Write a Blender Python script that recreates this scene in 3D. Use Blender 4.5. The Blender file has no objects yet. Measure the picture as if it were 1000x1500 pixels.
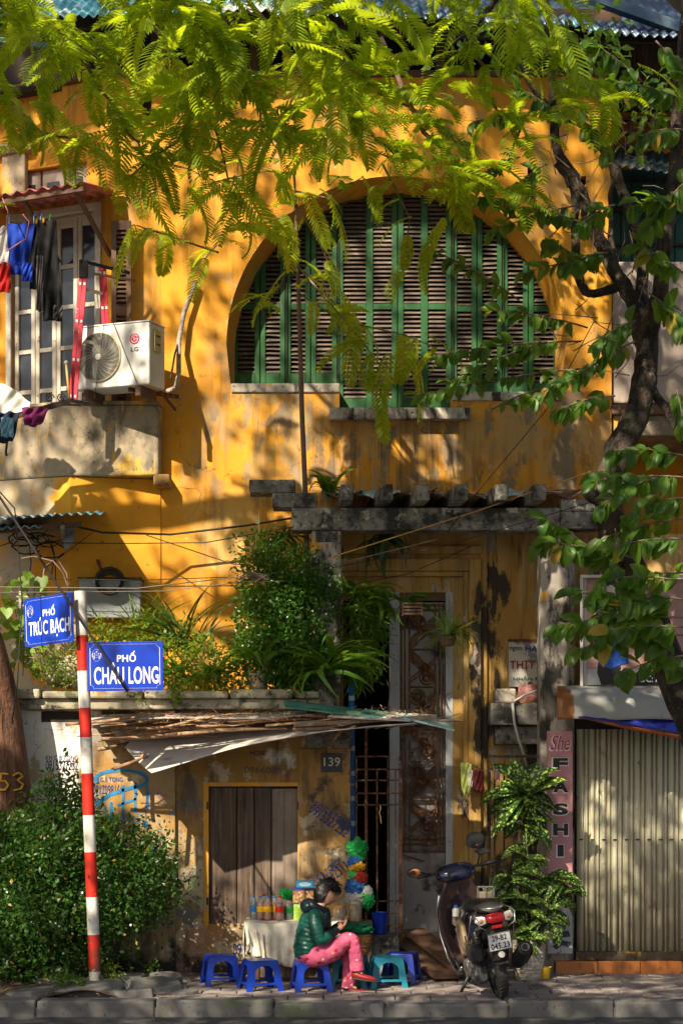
import bpy, bmesh, math, random
import numpy as np
from mathutils import Vector, Matrix, Quaternion
R = math.radians
rnd = random.Random(7)
sc = bpy.context.scene
COL = sc.collection

# ---------------------------------------------------------------- camera
D, F, H, HR = 18.0, 2790.0, 1.9, 1130.0      # distance of the annexe front, focal length in photo px, eye height, horizon row
cam_d = bpy.data.cameras.new('camera'); cam = bpy.data.objects.new('camera', cam_d); COL.objects.link(cam)
cam.location = (0, -D, H); cam.rotation_euler = (R(90), 0, 0)
cam_d.sensor_fit = 'VERTICAL'; cam_d.sensor_height = 36.0; cam_d.lens = F/1500*36
cam_d.shift_y = (HR-750)/1500
cam_d.clip_start = 0.1; cam_d.clip_end = 400
cam_d.dof.use_dof = True; cam_d.dof.focus_distance = 17.3; cam_d.dof.aperture_fstop = 2.4
sc.camera = cam

# ---------------------------------------------------------------- light
SD = Vector((0.60, 1.0, -0.95))              # the way the sunlight travels
world = bpy.data.worlds.new('World'); sc.world = world; world.use_nodes = True
wn = world.node_tree; bg = wn.nodes['Background']
sky = wn.nodes.new('ShaderNodeTexSky'); sky.sky_type = 'NISHITA'; sky.sun_disc = False; sky.dust_density = 3.5
elev = math.atan2(0.95, math.hypot(0.60, 1.0)); sky.sun_elevation = elev
sky.sun_rotation = math.atan2(-0.60, -1.0)
wn.links.new(sky.outputs[0], bg.inputs[0]); bg.inputs[1].default_value = 0.058
sun_d = bpy.data.lights.new('sun', 'SUN'); sun = bpy.data.objects.new('sun', sun_d); COL.objects.link(sun)
sun.rotation_euler = SD.to_track_quat('-Z', 'Y').to_euler()
sun_d.energy = 5.0; sun_d.angle = R(0.55); sun_d.color = (1.0, 0.88, 0.66)
sc.view_settings.view_transform = 'Standard'; sc.view_settings.look = 'None'
sc.view_settings.exposure = 1.08; sc.view_settings.gamma = 1.0; sc.view_settings.use_curve_mapping = False
try:
    sc.cycles.use_denoising = True; sc.cycles.max_bounces = 7; sc.cycles.transparent_max_bounces = 12
    sc.cycles.use_adaptive_sampling = True; sc.cycles.adaptive_threshold = 0.02
except Exception: pass

# ---------------------------------------------------------------- geometry helpers
def PX(px, y=0.0): return (px-500.0)*(D+y)/F
def PZ(py, y=0.0): return H-(py-HR)*(D+y)/F
def P(px, py, y=0.0): return Vector((PX(px, y), y, PZ(py, y)))
def S(px, y=0.0): return px*(D+y)/F           # a length of px photo pixels at depth y

class MB:
    def __init__(s): s.v = []; s.f = []; s.mi = []; s.cur = 0
    def add(s, vs, fs):
        b = len(s.v); s.v += [tuple(v) for v in vs]
        for f in fs: s.f.append(tuple(i+b for i in f)); s.mi.append(s.cur)
        return s
    def box(s, lo, hi, m=None):
        x0,y0,z0 = lo; x1,y1,z1 = hi
        vs = [(x0,y0,z0),(x1,y0,z0),(x1,y1,z0),(x0,y1,z0),(x0,y0,z1),(x1,y0,z1),(x1,y1,z1),(x0,y1,z1)]
        if m is not None: vs = [m @ Vector(v) for v in vs]
        return s.add(vs, [(0,3,2,1),(4,5,6,7),(0,1,5,4),(1,2,6,5),(2,3,7,6),(3,0,4,7)])
    def cbox(s, c, size, rot=None):
        m = Matrix.Translation(Vector(c)) @ (rot.to_matrix().to_4x4() if rot is not None else Matrix())
        h = Vector(size)/2
        return s.box(-h, h, m)
    def bar(s, a, b, w, h=None, up=Vector((0,0,1))):
        a = Vector(a); b = Vector(b); h = h or w
        d = (b-a); L = d.length; d.normalize()
        if abs(d.dot(up)) > .98: up = Vector((0,1,0))
        x = d.cross(up).normalized(); z = x.cross(d)
        vs = []
        for p in (a, b):
            for sx, sz in ((-1,-1),(1,-1),(1,1),(-1,1)): vs.append(p + x*sx*w/2 + z*sz*h/2)
        return s.add(vs, [(0,1,2,3),(7,6,5,4),(0,4,5,1),(1,5,6,2),(2,6,7,3),(3,7,4,0)])
    def tube(s, pts, rad, n=8, caps=True):
        pts = [Vector(p) for p in pts]; k = len(pts)
        if not isinstance(rad, (list, tuple)): rad = [rad]*k
        u = None; vs = []
        for i, p in enumerate(pts):
            d = (pts[min(i+1,k-1)]-pts[max(i-1,0)])
            if d.length < 1e-9: d = Vector((0,0,1))
            d.normalize()
            if u is None:
                u = d.cross(Vector((0,0,1)))
                if u.length < .05: u = d.cross(Vector((0,1,0)))
            u = (u - d*u.dot(d)).normalized(); w = d.cross(u)
            for j in range(n):
                a = 2*math.pi*j/n; vs.append(p + (u*math.cos(a)+w*math.sin(a))*rad[i])
        fs = [(i*n+j, i*n+(j+1)%n, (i+1)*n+(j+1)%n, (i+1)*n+j) for i in range(k-1) for j in range(n)]
        if caps: fs += [tuple(range(n-1,-1,-1)), tuple((k-1)*n+j for j in range(n))]
        return s.add(vs, fs)
    def lathe(s, prof, c=(0,0,0), n=20, m=None, axis='z', caps=True):
        vs = []; c = Vector(c)
        for r, z in prof:
            for j in range(n):
                a = 2*math.pi*j/n
                v = Vector((r*math.cos(a), r*math.sin(a), z))
                if axis == 'x': v = Vector((z, r*math.cos(a), r*math.sin(a)))
                if axis == 'y': v = Vector((r*math.cos(a), z, r*math.sin(a)))
                if m is not None: v = m @ v
                vs.append(v + c)
        k = len(prof)
        fs = [(i*n+j, i*n+(j+1)%n, (i+1)*n+(j+1)%n, (i+1)*n+j) for i in range(k-1) for j in range(n)]
        if caps and prof[0][0] > 1e-5: fs.append(tuple(range(n-1,-1,-1)))
        if caps and prof[-1][0] > 1e-5: fs.append(tuple((k-1)*n+j for j in range(n)))
        return s.add(vs, fs)
    def prism(s, poly, y0, y1, m=None):          # an outline in the xz plane, extruded along y
        n = len(poly)
        vs = [Vector((x,y0,z)) for x,z in poly]+[Vector((x,y1,z)) for x,z in poly]
        if m is not None: vs = [m @ v for v in vs]
        return s.add(vs, [tuple(range(n)), tuple(range(2*n-1,n-1,-1))]+[(i,i+n,(i+1)%n+n,(i+1)%n) for i in range(n)])
    def plan(s, poly, z0, z1):                   # an outline in the xy plane, extruded along z
        n = len(poly)
        vs = [Vector((x,y,z0)) for x,y in poly]+[Vector((x,y,z1)) for x,y in poly]
        return s.add(vs, [tuple(range(n-1,-1,-1)), tuple(range(n,2*n))]+[(i,(i+1)%n,(i+1)%n+n,i+n) for i in range(n)])
    def grid(s, fn, nu, nv):
        vs = [fn(i/nu, j/nv) for j in range(nv+1) for i in range(nu+1)]
        return s.add(vs, [(j*(nu+1)+i, j*(nu+1)+i+1, (j+1)*(nu+1)+i+1, (j+1)*(nu+1)+i) for j in range(nv) for i in range(nu)])
    def ball(s, c, r, n=12, k=8, m=None):
        if not isinstance(r, (list, tuple, Vector)): r = (r,r,r)
        c = Vector(c); vs = []
        for i in range(1, k):
            t = math.pi*i/k
            for j in range(n):
                a = 2*math.pi*j/n
                vs.append(Vector((r[0]*math.sin(t)*math.cos(a), r[1]*math.sin(t)*math.sin(a), r[2]*math.cos(t))))
        vs += [Vector((0,0,r[2])), Vector((0,0,-r[2]))]
        if m is not None: vs = [m @ v for v in vs]
        T = (k-1)*n
        fs = [(i*n+j, (i+1)*n+j, (i+1)*n+(j+1)%n, i*n+(j+1)%n) for i in range(k-2) for j in range(n)]
        fs += [(T, j, (j+1)%n) for j in range(n)] + [(T+1, (k-2)*n+(j+1)%n, (k-2)*n+j) for j in range(n)]
        return s.add([v+c for v in vs], fs)
    def mesh(s, name, mats, smooth=False):
        me = bpy.data.meshes.new(name); me.from_pydata(s.v, [], s.f)
        if not isinstance(mats, (list, tuple)): mats = [mats]
        for m in mats: me.materials.append(m)
        if len(mats) > 1: me.polygons.foreach_set('material_index', s.mi)
        if smooth: me.polygons.foreach_set('use_smooth', [True]*len(s.f))
        bm = bmesh.new(); bm.from_mesh(me); bmesh.ops.recalc_face_normals(bm, faces=bm.faces); bm.to_mesh(me); bm.free()
        me.update(); return me
    def build(s, name, mats, parent=None, smooth=False, bevel=0, solid=0, subsurf=0, auto=0, seg=2):
        o = bpy.data.objects.new(name, s.mesh(name, mats, smooth or auto > 0)); COL.objects.link(o)
        if parent: o.parent = parent
        if solid:
            m = o.modifiers.new('solid', 'SOLIDIFY'); m.thickness = solid; m.offset = 0
        if bevel:
            m = o.modifiers.new('bevel', 'BEVEL'); m.width = bevel; m.segments = seg; m.limit_method = 'ANGLE'; m.angle_limit = R(35)
        if subsurf:
            m = o.modifiers.new('sub', 'SUBSURF'); m.levels = subsurf; m.render_levels = subsurf
        if auto > 0:
            o.data.set_sharp_from_angle(angle=R(auto))
        return o

def put(name, me, parent=None, loc=None, m=None):
    o = bpy.data.objects.new(name, me); COL.objects.link(o)
    if parent: o.parent = parent
    if m is not None: o.matrix_local = m
    if loc is not None: o.location = loc
    return o
def tag(o, label=None, cat=None, group=None, kind=None):
    if label: o['label'] = label
    if cat: o['category'] = cat
    if group: o['group'] = group
    if kind: o['kind'] = kind
    return o
def thing(name, loc, label, cat, group=None, rz=0):
    o = bpy.data.objects.new(name, None); COL.objects.link(o); o.location = loc; o.rotation_euler = (0,0,rz)
    o.empty_display_size = .2
    return tag(o, label, cat, group)
def kids(o): return [c for c in COL.objects if c.parent == o]
def copy_tree(o, kidmap, parent=None):
    c = o.copy(); COL.objects.link(c); c.parent = parent
    for ch in kidmap.get(o, []): copy_tree(ch, kidmap, c)
    return c
def dup(root, loc, rz, label, group=None):
    km = {}
    for o in COL.objects:
        if o.parent: km.setdefault(o.parent, []).append(o)
    c = copy_tree(root, km); c.location = loc; c.rotation_euler = (0,0,rz); c['label'] = label
    if group: c['group'] = group
    return c

# ---------------------------------------------------------------- materials
class NT:
    def __init__(s, name):
        s.m = bpy.data.materials.new(name); s.m.use_nodes = True; s.t = s.m.node_tree; s.t.nodes.clear()
        s.out = s.n('ShaderNodeOutputMaterial'); s.b = s.n('ShaderNodeBsdfPrincipled'); s.l(s.b.outputs[0], s.out.inputs[0])
        s.geo = None
    def n(s, t, **k):
        o = s.t.nodes.new(t)
        for a, v in k.items(): setattr(o, a, v)
        return o
    def l(s, a, b): s.t.links.new(a, b)
    def math(s, op, a, b=None, c=None, clamp=False):
        n = s.n('ShaderNodeMath', operation=op, use_clamp=clamp)
        for i, v in enumerate((a, b, c)):
            if v is None: continue
            if isinstance(v, (int, float)): n.inputs[i].default_value = v
            else: s.l(v, n.inputs[i])
        return n.outputs[0]
    def pos(s, obj=False):
        if obj: return s.n('ShaderNodeTexCoord').outputs['Object']
        if s.geo is None: s.geo = s.n('ShaderNodeNewGeometry')
        return s.geo.outputs['Position']
    def noise(s, scale, detail=5, rough=.6, stretch=None, off=(0,0,0), obj=False, dist=0.0):
        mp = s.n('ShaderNodeMapping'); s.l(s.pos(obj), mp.inputs[0])
        mp.inputs['Location'].default_value = off
        if stretch: mp.inputs['Scale'].default_value = stretch
        n = s.n('ShaderNodeTexNoise'); s.l(mp.outputs[0], n.inputs['Vector'])
        n.inputs['Scale'].default_value = scale; n.inputs['Detail'].default_value = detail
        n.inputs['Roughness'].default_value = rough; n.inputs['Distortion'].default_value = dist
        return n.outputs[0]
    def ramp(s, v, lo, hi, a=0.0, b=1.0):
        m = s.n('ShaderNodeMapRange'); s.l(v, m.inputs[0])
        for i, x in enumerate((lo, hi, a, b)): m.inputs[i+1].default_value = x
        return m.outputs[0]
    def mix(s, f, a, b):
        m = s.n('ShaderNodeMix', data_type='RGBA')
        if isinstance(f, (int, float)): m.inputs[0].default_value = f
        else: s.l(f, m.inputs[0])
        for i, v in ((6, a), (7, b)):
            if isinstance(v, (tuple, list)): m.inputs[i].default_value = (*v[:3], 1)
            else: s.l(v, m.inputs[i])
        return m.outputs[2]
    def axis(s, k, obj=False):
        x = s.n('ShaderNodeSeparateXYZ'); s.l(s.pos(obj), x.inputs[0]); return x.outputs[k]
    def bump(s, h, strength=.4, dist=.01):
        b = s.n('ShaderNodeBump'); b.inputs['Strength'].default_value = strength; b.inputs['Distance'].default_value = dist
        s.l(h, b.inputs['Height']); s.l(b.outputs[0], s.b.inputs['Normal'])

def mat(name, col, rough=.6, metal=0.0, vary=.18, vs=6.0, bump=.15, bs=40.0, bd=.004, layers=(), obj=False, trans=0, coat=0, spec=.4, alpha=1, ior=1.45, sat=None, emis=None):
    """Principled with a little tone variation and fine relief; layers = (colour, scale, lo, hi, options)."""
    N = NT(name); c = N.mix(N.ramp(N.noise(vs, 5, .6, obj=obj), .3, .7), tuple(x*(1-vary) for x in col), tuple(min(1, x*(1+vary)) for x in col))
    hgt = N.noise(bs, 4, .6, obj=obj)
    rr = None
    for L in layers:
        lc, scale, lo, hi = L[:4]; o = L[4] if len(L) > 4 else {}
        m = N.ramp(N.noise(scale, o.get('detail', 7), o.get('rough', .62), o.get('stretch'), o.get('off', (scale*3.1, lo*57, 1.7)), obj, o.get('dist', 0)), lo, hi)
        if 'z' in o:
            z0, z1 = o['z']; m = N.math('MULTIPLY', m, N.ramp(N.axis(2, obj), z0, z1))
        if 'addz' in o:                      # the threshold drifts with height
            z0, z1, a0, a1 = o['addz']
            nz = N.noise(scale, o.get('detail', 7), .62, o.get('stretch'), (5.3, lo*31, scale), obj)
            m = N.ramp(N.math('ADD', nz, N.ramp(N.axis(2, obj), z0, z1, a0, a1)), lo, hi)
        if 'addx' in o:
            x0, x1, a0, a1 = o['addx']
            nz = N.noise(scale, o.get('detail', 7), .62, o.get('stretch'), (2.3, lo*13, scale), obj)
            m = N.ramp(N.math('ADD', nz, N.ramp(N.axis(0, obj), x0, x1, a0, a1)), lo, hi)
        if 'line' in o:
            nz = N.noise(scale, 4, .6, o.get('stretch'), (9.3, 4.1, scale), obj, o.get('dist', 0))
            m = N.math('MULTIPLY', N.ramp(N.math('ABSOLUTE', N.math('SUBTRACT', nz, .5)), o['line'], o['line']*.3), N.ramp(N.noise(scale*.6, 2, .5, None, (1,8,3), obj), .50, .56))
        if 'band' in o:
            z0, z1, x0, x1 = o['band']; wob = N.math('MULTIPLY', N.math('SUBTRACT', N.noise(1.6, 4, .6), .5), 1.6)
            zz = N.math('ADD', N.axis(2), wob); xx = N.math('ADD', N.axis(0), wob)
            k_ = N.math('MULTIPLY', N.math('MULTIPLY', N.ramp(zz, z0-.3, z0+.3), N.ramp(zz, z1+.3, z1-.3)), N.math('MULTIPLY', N.ramp(xx, x0-.3, x0+.3), N.ramp(xx, x1+.3, x1-.3)))
            m = N.math('MULTIPLY', m, k_)
        if 'amt' in o: m = N.math('MULTIPLY', m, o['amt'])
        c = N.mix(m, c, lc)
        if 'h' in o: hgt = N.math('MULTIPLY_ADD', m, o['h'], hgt)
        if 'r' in o: rr = N.n('ShaderNodeMix'); 
        if rr is not None and 'r' in o:
            N.l(m, rr.inputs[0]); rr.inputs[2].default_value = rough; rr.inputs[3].default_value = o['r']
            N.l(rr.outputs[0], N.b.inputs['Roughness'])
    N.l(c, N.b.inputs['Base Color'])
    if rr is None: N.b.inputs['Roughness'].default_value = rough
    N.b.inputs['Metallic'].default_value = metal; N.b.inputs['Specular IOR Level'].default_value = spec
    if trans: N.b.inputs['Transmission Weight'].default_value = trans; N.b.inputs['IOR'].default_value = ior
    if coat: N.b.inputs['Coat Weight'].default_value = coat; N.b.inputs['Coat Roughness'].default_value = .08
    if alpha < 1: N.b.inputs['Alpha'].default_value = alpha
    if bump: N.bump(hgt, bump, bd)
    return N.m

def leafmat(name, c0, c1, trans=.5, tc=None, rough=.4, speck=None, yellow=0, spec=.4):
    N = NT(name)
    ge = N.n('ShaderNodeNewGeometry'); oi = N.n('ShaderNodeObjectInfo')
    r = N.math('FRACT', N.math('ADD', ge.outputs['Random Per Island'], oi.outputs['Random']))
    c = N.mix(r, c0, c1)
    if yellow: c = N.mix(N.ramp(r, 1-yellow, 1-yellow+.005), c, (.35,.22,.03))
    if speck:
        s = N.ramp(N.noise(55, 2, .5, obj=True), .54, .60)
        s = N.math('MULTIPLY', s, N.ramp(N.noise(9, 2, .5, obj=True), .38, .52))
        c = N.mix(s, c, speck)
    N.l(c, N.b.inputs['Base Color']); N.b.inputs['Roughness'].default_value = rough
    N.b.inputs['Specular IOR Level'].default_value = spec
    t = N.n('ShaderNodeBsdfTranslucent'); tcv = tc or tuple(min(1, x*2.2) for x in c1)
    N.l(N.mix(r, tuple(x*.75 for x in tcv), tcv), t.inputs[0])
    ms = N.n('ShaderNodeMixShader'); ms.inputs[0].default_value = trans
    N.l(N.b.outputs[0], ms.inputs[1]); N.l(t.outputs[0], ms.inputs[2]); N.l(ms.outputs[0], N.out.inputs[0])
    N.bump(N.noise(60, 2, .5, obj=True), .15, .003)
    return N.m

GREY = (.20,.185,.16)
M = {}
YEL = (.65,.285,.018)
M['yellow'] = mat('ochre limewash', YEL, .82, vary=.12, vs=1.3, bump=.35, bs=30, bd=.006, layers=[
    ((.74,.36,.04), 2.2, .50, .70, dict(amt=.7)),
    ((.50,.20,.012), 1.1, .50, .64, dict(amt=.75, stretch=(1,1,.35))),
    ((.46,.28,.10), 3.0, .48, .56, dict(detail=9, h=-.4, amt=.85, band=(4.3, 6.0, -1.4, 3), stretch=(1,1,.6))),
    ((.62,.42,.15), 1.2, .52, .55, dict(detail=7, amt=.8, band=(2.6, 4.3, -1.9, -.9))),       # worn through
    ((.34,.25,.15), 6.0, .52, .60, dict(detail=8, stretch=(1.6,1,.45), amt=.85, band=(4.2, 6.1, -1.3, 1.0), h=-.5)),
    ((.26,.13,.03), 5.0, .54, .64, dict(stretch=(1.6,1,.10), amt=.55)),
    ((.40,.24,.09), 1.7, .58, .62, dict(detail=10, amt=.6)), ((.52,.40,.24), 4.5, .66, .69, dict(detail=9, amt=.8, h=-.6)),
    ((.09,.06,.03), 9.0, .52, .66, dict(stretch=(1,1,.30), band=(4.2, 5.1, 0, 3), amt=.8)),
    ((.19,.145,.10), 2.6, .53, .58, dict(detail=9, stretch=(1.3,1,.7), band=(4.2, 6.0, -1.4, 3), amt=.85, h=-.5)),
    ((.13,.08,.04), 7, .48, .60, dict(stretch=(2.2,1,.07), band=(4.75,5.5,-.2,1.5), amt=.75)),
    ((.10,.05,.015), 1.5, 0, 1, dict(line=.0035, dist=.8, amt=.8, h=-1.5)),
])
M['yellow_trim'] = mat('ochre moulding', (.66,.32,.03), .8, vary=.12, vs=2, bump=.3, bs=30, layers=[
    ((.50,.33,.14), 5, .55, .60, dict(h=-.5)), ((.18,.11,.04), 8, .58, .68, dict(stretch=(1,1,.2), amt=.6))])
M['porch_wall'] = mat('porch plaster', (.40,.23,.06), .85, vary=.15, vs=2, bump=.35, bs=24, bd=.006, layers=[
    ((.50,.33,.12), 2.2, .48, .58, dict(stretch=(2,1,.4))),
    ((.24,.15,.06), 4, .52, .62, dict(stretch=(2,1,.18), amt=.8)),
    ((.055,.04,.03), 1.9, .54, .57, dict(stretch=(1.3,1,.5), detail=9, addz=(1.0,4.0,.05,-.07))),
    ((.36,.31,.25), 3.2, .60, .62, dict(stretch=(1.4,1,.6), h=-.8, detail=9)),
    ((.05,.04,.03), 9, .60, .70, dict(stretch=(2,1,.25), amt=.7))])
M['annex'] = mat('peeling annexe plaster', (.34,.19,.055), .86, vary=.16, vs=2.4, bump=.5, bs=22, bd=.008, layers=[
    ((.36,.25,.13), 1.8, .50, .56, dict(detail=9, addz=(.2,2.2,.08,-.06), h=-.4)),
    ((.74,.72,.68), 1.3, .44, .50, dict(detail=8, addx=(-2.6,-1.7,.10,-.22), h=.3)),
    ((.50,.40,.27), 3.2, .56, .59, dict(detail=10, addz=(.0,2.4,.06,-.05), h=-.7)),
    ((.38,.20,.12), 2.4, .58, .62, dict(detail=9, addz=(0,1.6,.05,-.03), h=-.6, amt=.8)),
    ((.20,.18,.16), 2.1, .605, .62, dict(detail=8, h=-1.4)),
    ((.10,.065,.035), 3.4, .51, .62, dict(stretch=(1.5,1,.4), amt=.75, detail=9)),
    ((.09,.045,.015), 1.7, 0, 1, dict(line=.004, dist=1, amt=.85, h=-2)),
    ((.04,.034,.028), 5.5, .54, .64, dict(detail=9, addx=(-1.0,.1,-.22,.06), amt=.9)),
    ((.03,.027,.022), 4.2, .50, .62, dict(detail=9, addz=(.05,.55,.14,-.25)))])
M['balcony'] = mat('balcony render', (.34,.275,.195), .85, vary=.18, vs=3, bump=.4, bs=26, bd=.006, layers=[
    ((.60,.37,.07), 2.4, .54, .60, dict(detail=9, h=.5)), ((.13,.11,.085), 6, .50, .62, dict(stretch=(1,1,.6), amt=.75, detail=9, addx=(-3.2,-2.2,-.1,.05))),
    ((.08,.06,.04), 1.9, 0, 1, dict(line=.004, dist=1, amt=.9, h=-2)), ((.66,.36,.05), 14, .60, .64, dict(stretch=(2,1,.3), amt=.8)), ((.04,.035,.03), 14, .62, .70, dict(amt=.7))])
M['concrete'] = mat('mouldy concrete', (.24,.22,.20), .9, vary=.25, vs=6, bump=.6, bs=45, bd=.008, layers=[
    ((.035,.033,.03), 4, .44, .60, dict(detail=10)), ((.42,.39,.35), 7, .58, .66, dict(detail=9)), ((.02,.02,.018), 16, .54, .64, dict(amt=.8))])
M['column'] = mat('worn column render', (.36,.31,.27), .88, vary=.2, vs=4, bump=.45, bs=35, bd=.006, layers=[
    ((.52,.47,.40), 3, .50, .62, dict(stretch=(1,1,.5))), ((.50,.27,.035), 2.2, .62, .64, dict(detail=8)),
    ((.045,.04,.035), 4, .52, .60, dict(stretch=(1.3,1,.45), detail=10)), ((.02,.02,.018), 18, .58, .66, dict(amt=.8))])
M['ledge'] = mat('weathered ledge stone', (.36,.32,.24), .9, vary=.25, vs=5, bump=.6, bs=35, bd=.01, layers=[
    ((.10,.10,.05), 5, .52, .62, dict(detail=9)), ((.52,.48,.38), 4, .56, .64), ((.04,.04,.035), 12, .58, .66), ((.42,.20,.05), 3, .62, .66)])
M['grey_stucco'] = mat('grey stucco', (.34,.27,.23), .88, vary=.15, vs=3, bump=.3, layers=[((.20,.15,.12), 4, .55, .68, dict(stretch=(1,1,.3)))])
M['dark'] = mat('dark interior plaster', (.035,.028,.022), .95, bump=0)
M['pane_dark'] = mat('dusty window glass', (.03,.035,.045), .12, vary=.4, vs=3, bump=0, spec=.6)
M['shutter_green'] = mat('green shutter paint', (.014,.080,.022), .5, vary=.2, vs=8, bump=.25, bs=60, layers=[((.04,.14,.045), 3, .55, .7), ((.12,.13,.09), 9, .60, .68, dict(stretch=(1,1,.3), amt=.6)), ((.015,.03,.015), 14, .60, .68, dict(amt=.6))])
M['slat'] = mat('greyed slat wood', (.135,.10,.085), .7, vary=.25, vs=12, bump=.3, bs=60, layers=[((.12,.08,.06), 20, .58, .68), ((.28,.21,.18), 8, .58, .7)])
M['rust'] = mat('rusty painted iron', (.10,.045,.025), .8, vary=.4, vs=20, bump=.5, bs=80, metal=.2, layers=[((.26,.10,.03), 25, .52, .60), ((.30,.27,.25), 12, .60, .64, dict(amt=.7))])
M['iron_dark'] = mat('dark iron', (.035,.03,.03), .6, metal=.4, vary=.3, vs=20, layers=[((.14,.06,.03), 18, .55, .66)])
M['white_wood'] = mat('aged cream paint', (.58,.52,.44), .55, vary=.1, vs=5, bump=.2, layers=[((.25,.19,.14), 16, .62, .68), ((.40,.34,.27), 5, .52, .66, dict(stretch=(1,1,.3)))])
M['jamb'] = mat('bluish white door paint', (.42,.43,.46), .6, vary=.1, vs=4, bump=.2, layers=[((.10,.08,.07), 12, .63, .70), ((.26,.25,.25), 5, .5, .66, dict(stretch=(1,1,.25)))])
M['door'] = mat('grimy door paint', (.27,.25,.25), .6, vary=.15, vs=4, bump=.25, layers=[((.12,.07,.045), 3, .48, .62, dict(detail=9)), ((.05,.035,.03), 7, .58, .68)])
M['wood_dark'] = mat('dark weathered plank', (.085,.055,.04), .75, vary=.3, vs=4, bump=.5, bs=30, bd=.006, layers=[
    ((.17,.12,.09), 9, .50, .66, dict(stretch=(4,1,.12))), ((.03,.02,.015), 12, .56, .66, dict(stretch=(3,1,.15)))])
M['wood_grey'] = mat('pale weathered plank', (.22,.17,.135), .75, vary=.3, vs=4, bump=.5, bs=30, bd=.006, layers=[
    ((.12,.08,.06), 9, .50, .66, dict(stretch=(4,1,.12))), ((.32,.27,.22), 12, .60, .70, dict(stretch=(3,1,.15)))])
M['wood_brown'] = mat('old brown timber', (.13,.07,.045), .75, vary=.3, vs=6, bump=.4)
M['stick'] = mat('dry branch bark', (.30,.17,.095), .85, vary=.35, vs=14, bump=.5, bs=70, layers=[((.45,.33,.22), 9, .55, .62), ((.10,.06,.04), 14, .58, .66)])
M['bark'] = mat('dark fissured bark', (.065,.045,.035), .95, vary=.35, vs=6, bump=1.0, bs=26, bd=.03, layers=[
    ((.025,.02,.016), 9, .48, .60, dict(stretch=(1,1,.4), h=-1.5)), ((.24,.19,.14), 5, .60, .66, dict(h=.5)), ((.10,.10,.05), 3, .60, .7, dict(amt=.6))])
M['bark_red'] = mat('reddish smooth bark', (.16,.075,.045), .85, vary=.3, vs=5, bump=.8, bs=18, bd=.02, layers=[
    ((.07,.035,.022), 6, .50, .64, dict(stretch=(2,2,.25), h=-1)), ((.26,.16,.11), 9, .58, .68, dict(stretch=(1.5,1.5,.5)))])
M['twig'] = mat('slender brown stem', (.20,.13,.10), .8, vary=.3, vs=12, bump=.3)
M['paver'] = mat('grey pink paver', (.26,.215,.21), .88, vary=.2, vs=2.2, bump=.5, bs=40, bd=.004, layers=[
    ((.11,.09,.08), 3.2, .52, .66, dict(detail=9)), ((.34,.29,.27), 7, .60, .70), ((.06,.05,.04), 22, .62, .70)])
M['kerb'] = mat('kerb concrete', (.125,.120,.12), .9, vary=.2, vs=2.5, bump=.6, bs=35, bd=.006, layers=[
    ((.09,.085,.08), 3, .52, .66, dict(detail=9)), ((.10,.13,.05), 2.1, .58, .66, dict(amt=.6)), ((.05,.045,.04), 25, .60, .68)])
M['asphalt'] = mat('asphalt', (.055,.053,.055), .9, vary=.2, vs=2, bump=.8, bs=140, bd=.006, layers=[((.12,.115,.11), 60, .60, .66), ((.16,.13,.10), 4, .66, .72, dict(amt=.5))])
M['soil'] = mat('dark soil', (.075,.05,.035), .95, vary=.4, vs=8, bump=1, bs=30, bd=.02, layers=[((.20,.13,.07), 40, .60, .66)])
M['white_paint'] = mat('white enamel', (.66,.64,.60), .42, vary=.06, vs=5, bump=.1, layers=[((.30,.26,.21), 3, .5, .62, dict(detail=9, addz=(.05,.9,.12,-.12))), ((.45,.40,.33), 5, .55, .62, dict(stretch=(3,3,.25), amt=.6)), ((.20,.10,.06), 14, .655, .67, dict(h=-1)), ((.34,.28,.22), 9, .64, .72, dict(amt=.7)), ((.08,.07,.06), 40, .70, .74, dict(amt=.7))])
M['red_paint'] = mat('red enamel', (.52,.022,.012), .4, vary=.15, vs=4, bump=.1, layers=[((.16,.05,.03), 3, .52, .64, dict(detail=9, addz=(.1,1.2,.10,-.10))), ((.45,.36,.32), 12, .65, .665, dict(h=-1)), ((.30,.02,.012), 8, .60, .72), ((.55,.28,.2), 30, .70, .73, dict(amt=.6))])
M['sign_blue'] = mat('enamel blue', (.003,.034,.40), .28, vary=.14, vs=5, bump=.08, spec=.5, layers=[((.05,.09,.40), 3, .55, .75, dict(amt=.5)), ((.16,.06,.03), 16, .70, .715, dict(h=-1))])
M['sign_white'] = mat('sign lettering white', (.80,.80,.80), .35, vary=.02, bump=0)
M['blue_plastic'] = mat('royal blue plastic', (.004,.032,.34), .32, vary=.1, vs=8, bump=.05, spec=.5, layers=[((.05,.08,.40), 12, .60, .72, dict(amt=.5))])
M['teal_plastic'] = mat('faded teal plastic', (.01,.17,.26), .4, vary=.15, vs=8, bump=.05, layers=[((.10,.28,.33), 14, .58, .70, dict(amt=.5))])
M['black_metal'] = mat('black metal', (.02,.02,.02), .4, metal=.3, vary=.2, bump=.05)
M['cable'] = mat('black cable', (.018,.016,.018), .6, vary=.1, bump=0)
M['wire_grey'] = mat('grey wire', (.16,.13,.11), .6, bump=0)
M['yellow_wire'] = mat('ochre cord', (.55,.30,.08), .7, bump=0)
M['zinc'] = mat('grey zinc sheet', (.20,.215,.235), .5, metal=.25, vary=.2, vs=4, bump=.1, layers=[((.34,.35,.36), 2.2, .54, .7), ((.28,.12,.05), 6, .64, .70)])
M['fibro'] = mat('cement sheet', (.46,.42,.39), .8, vary=.12, vs=4, bump=.2, layers=[((.20,.17,.15), 5, .56, .68, dict(stretch=(.5,1,1)))])
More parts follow.
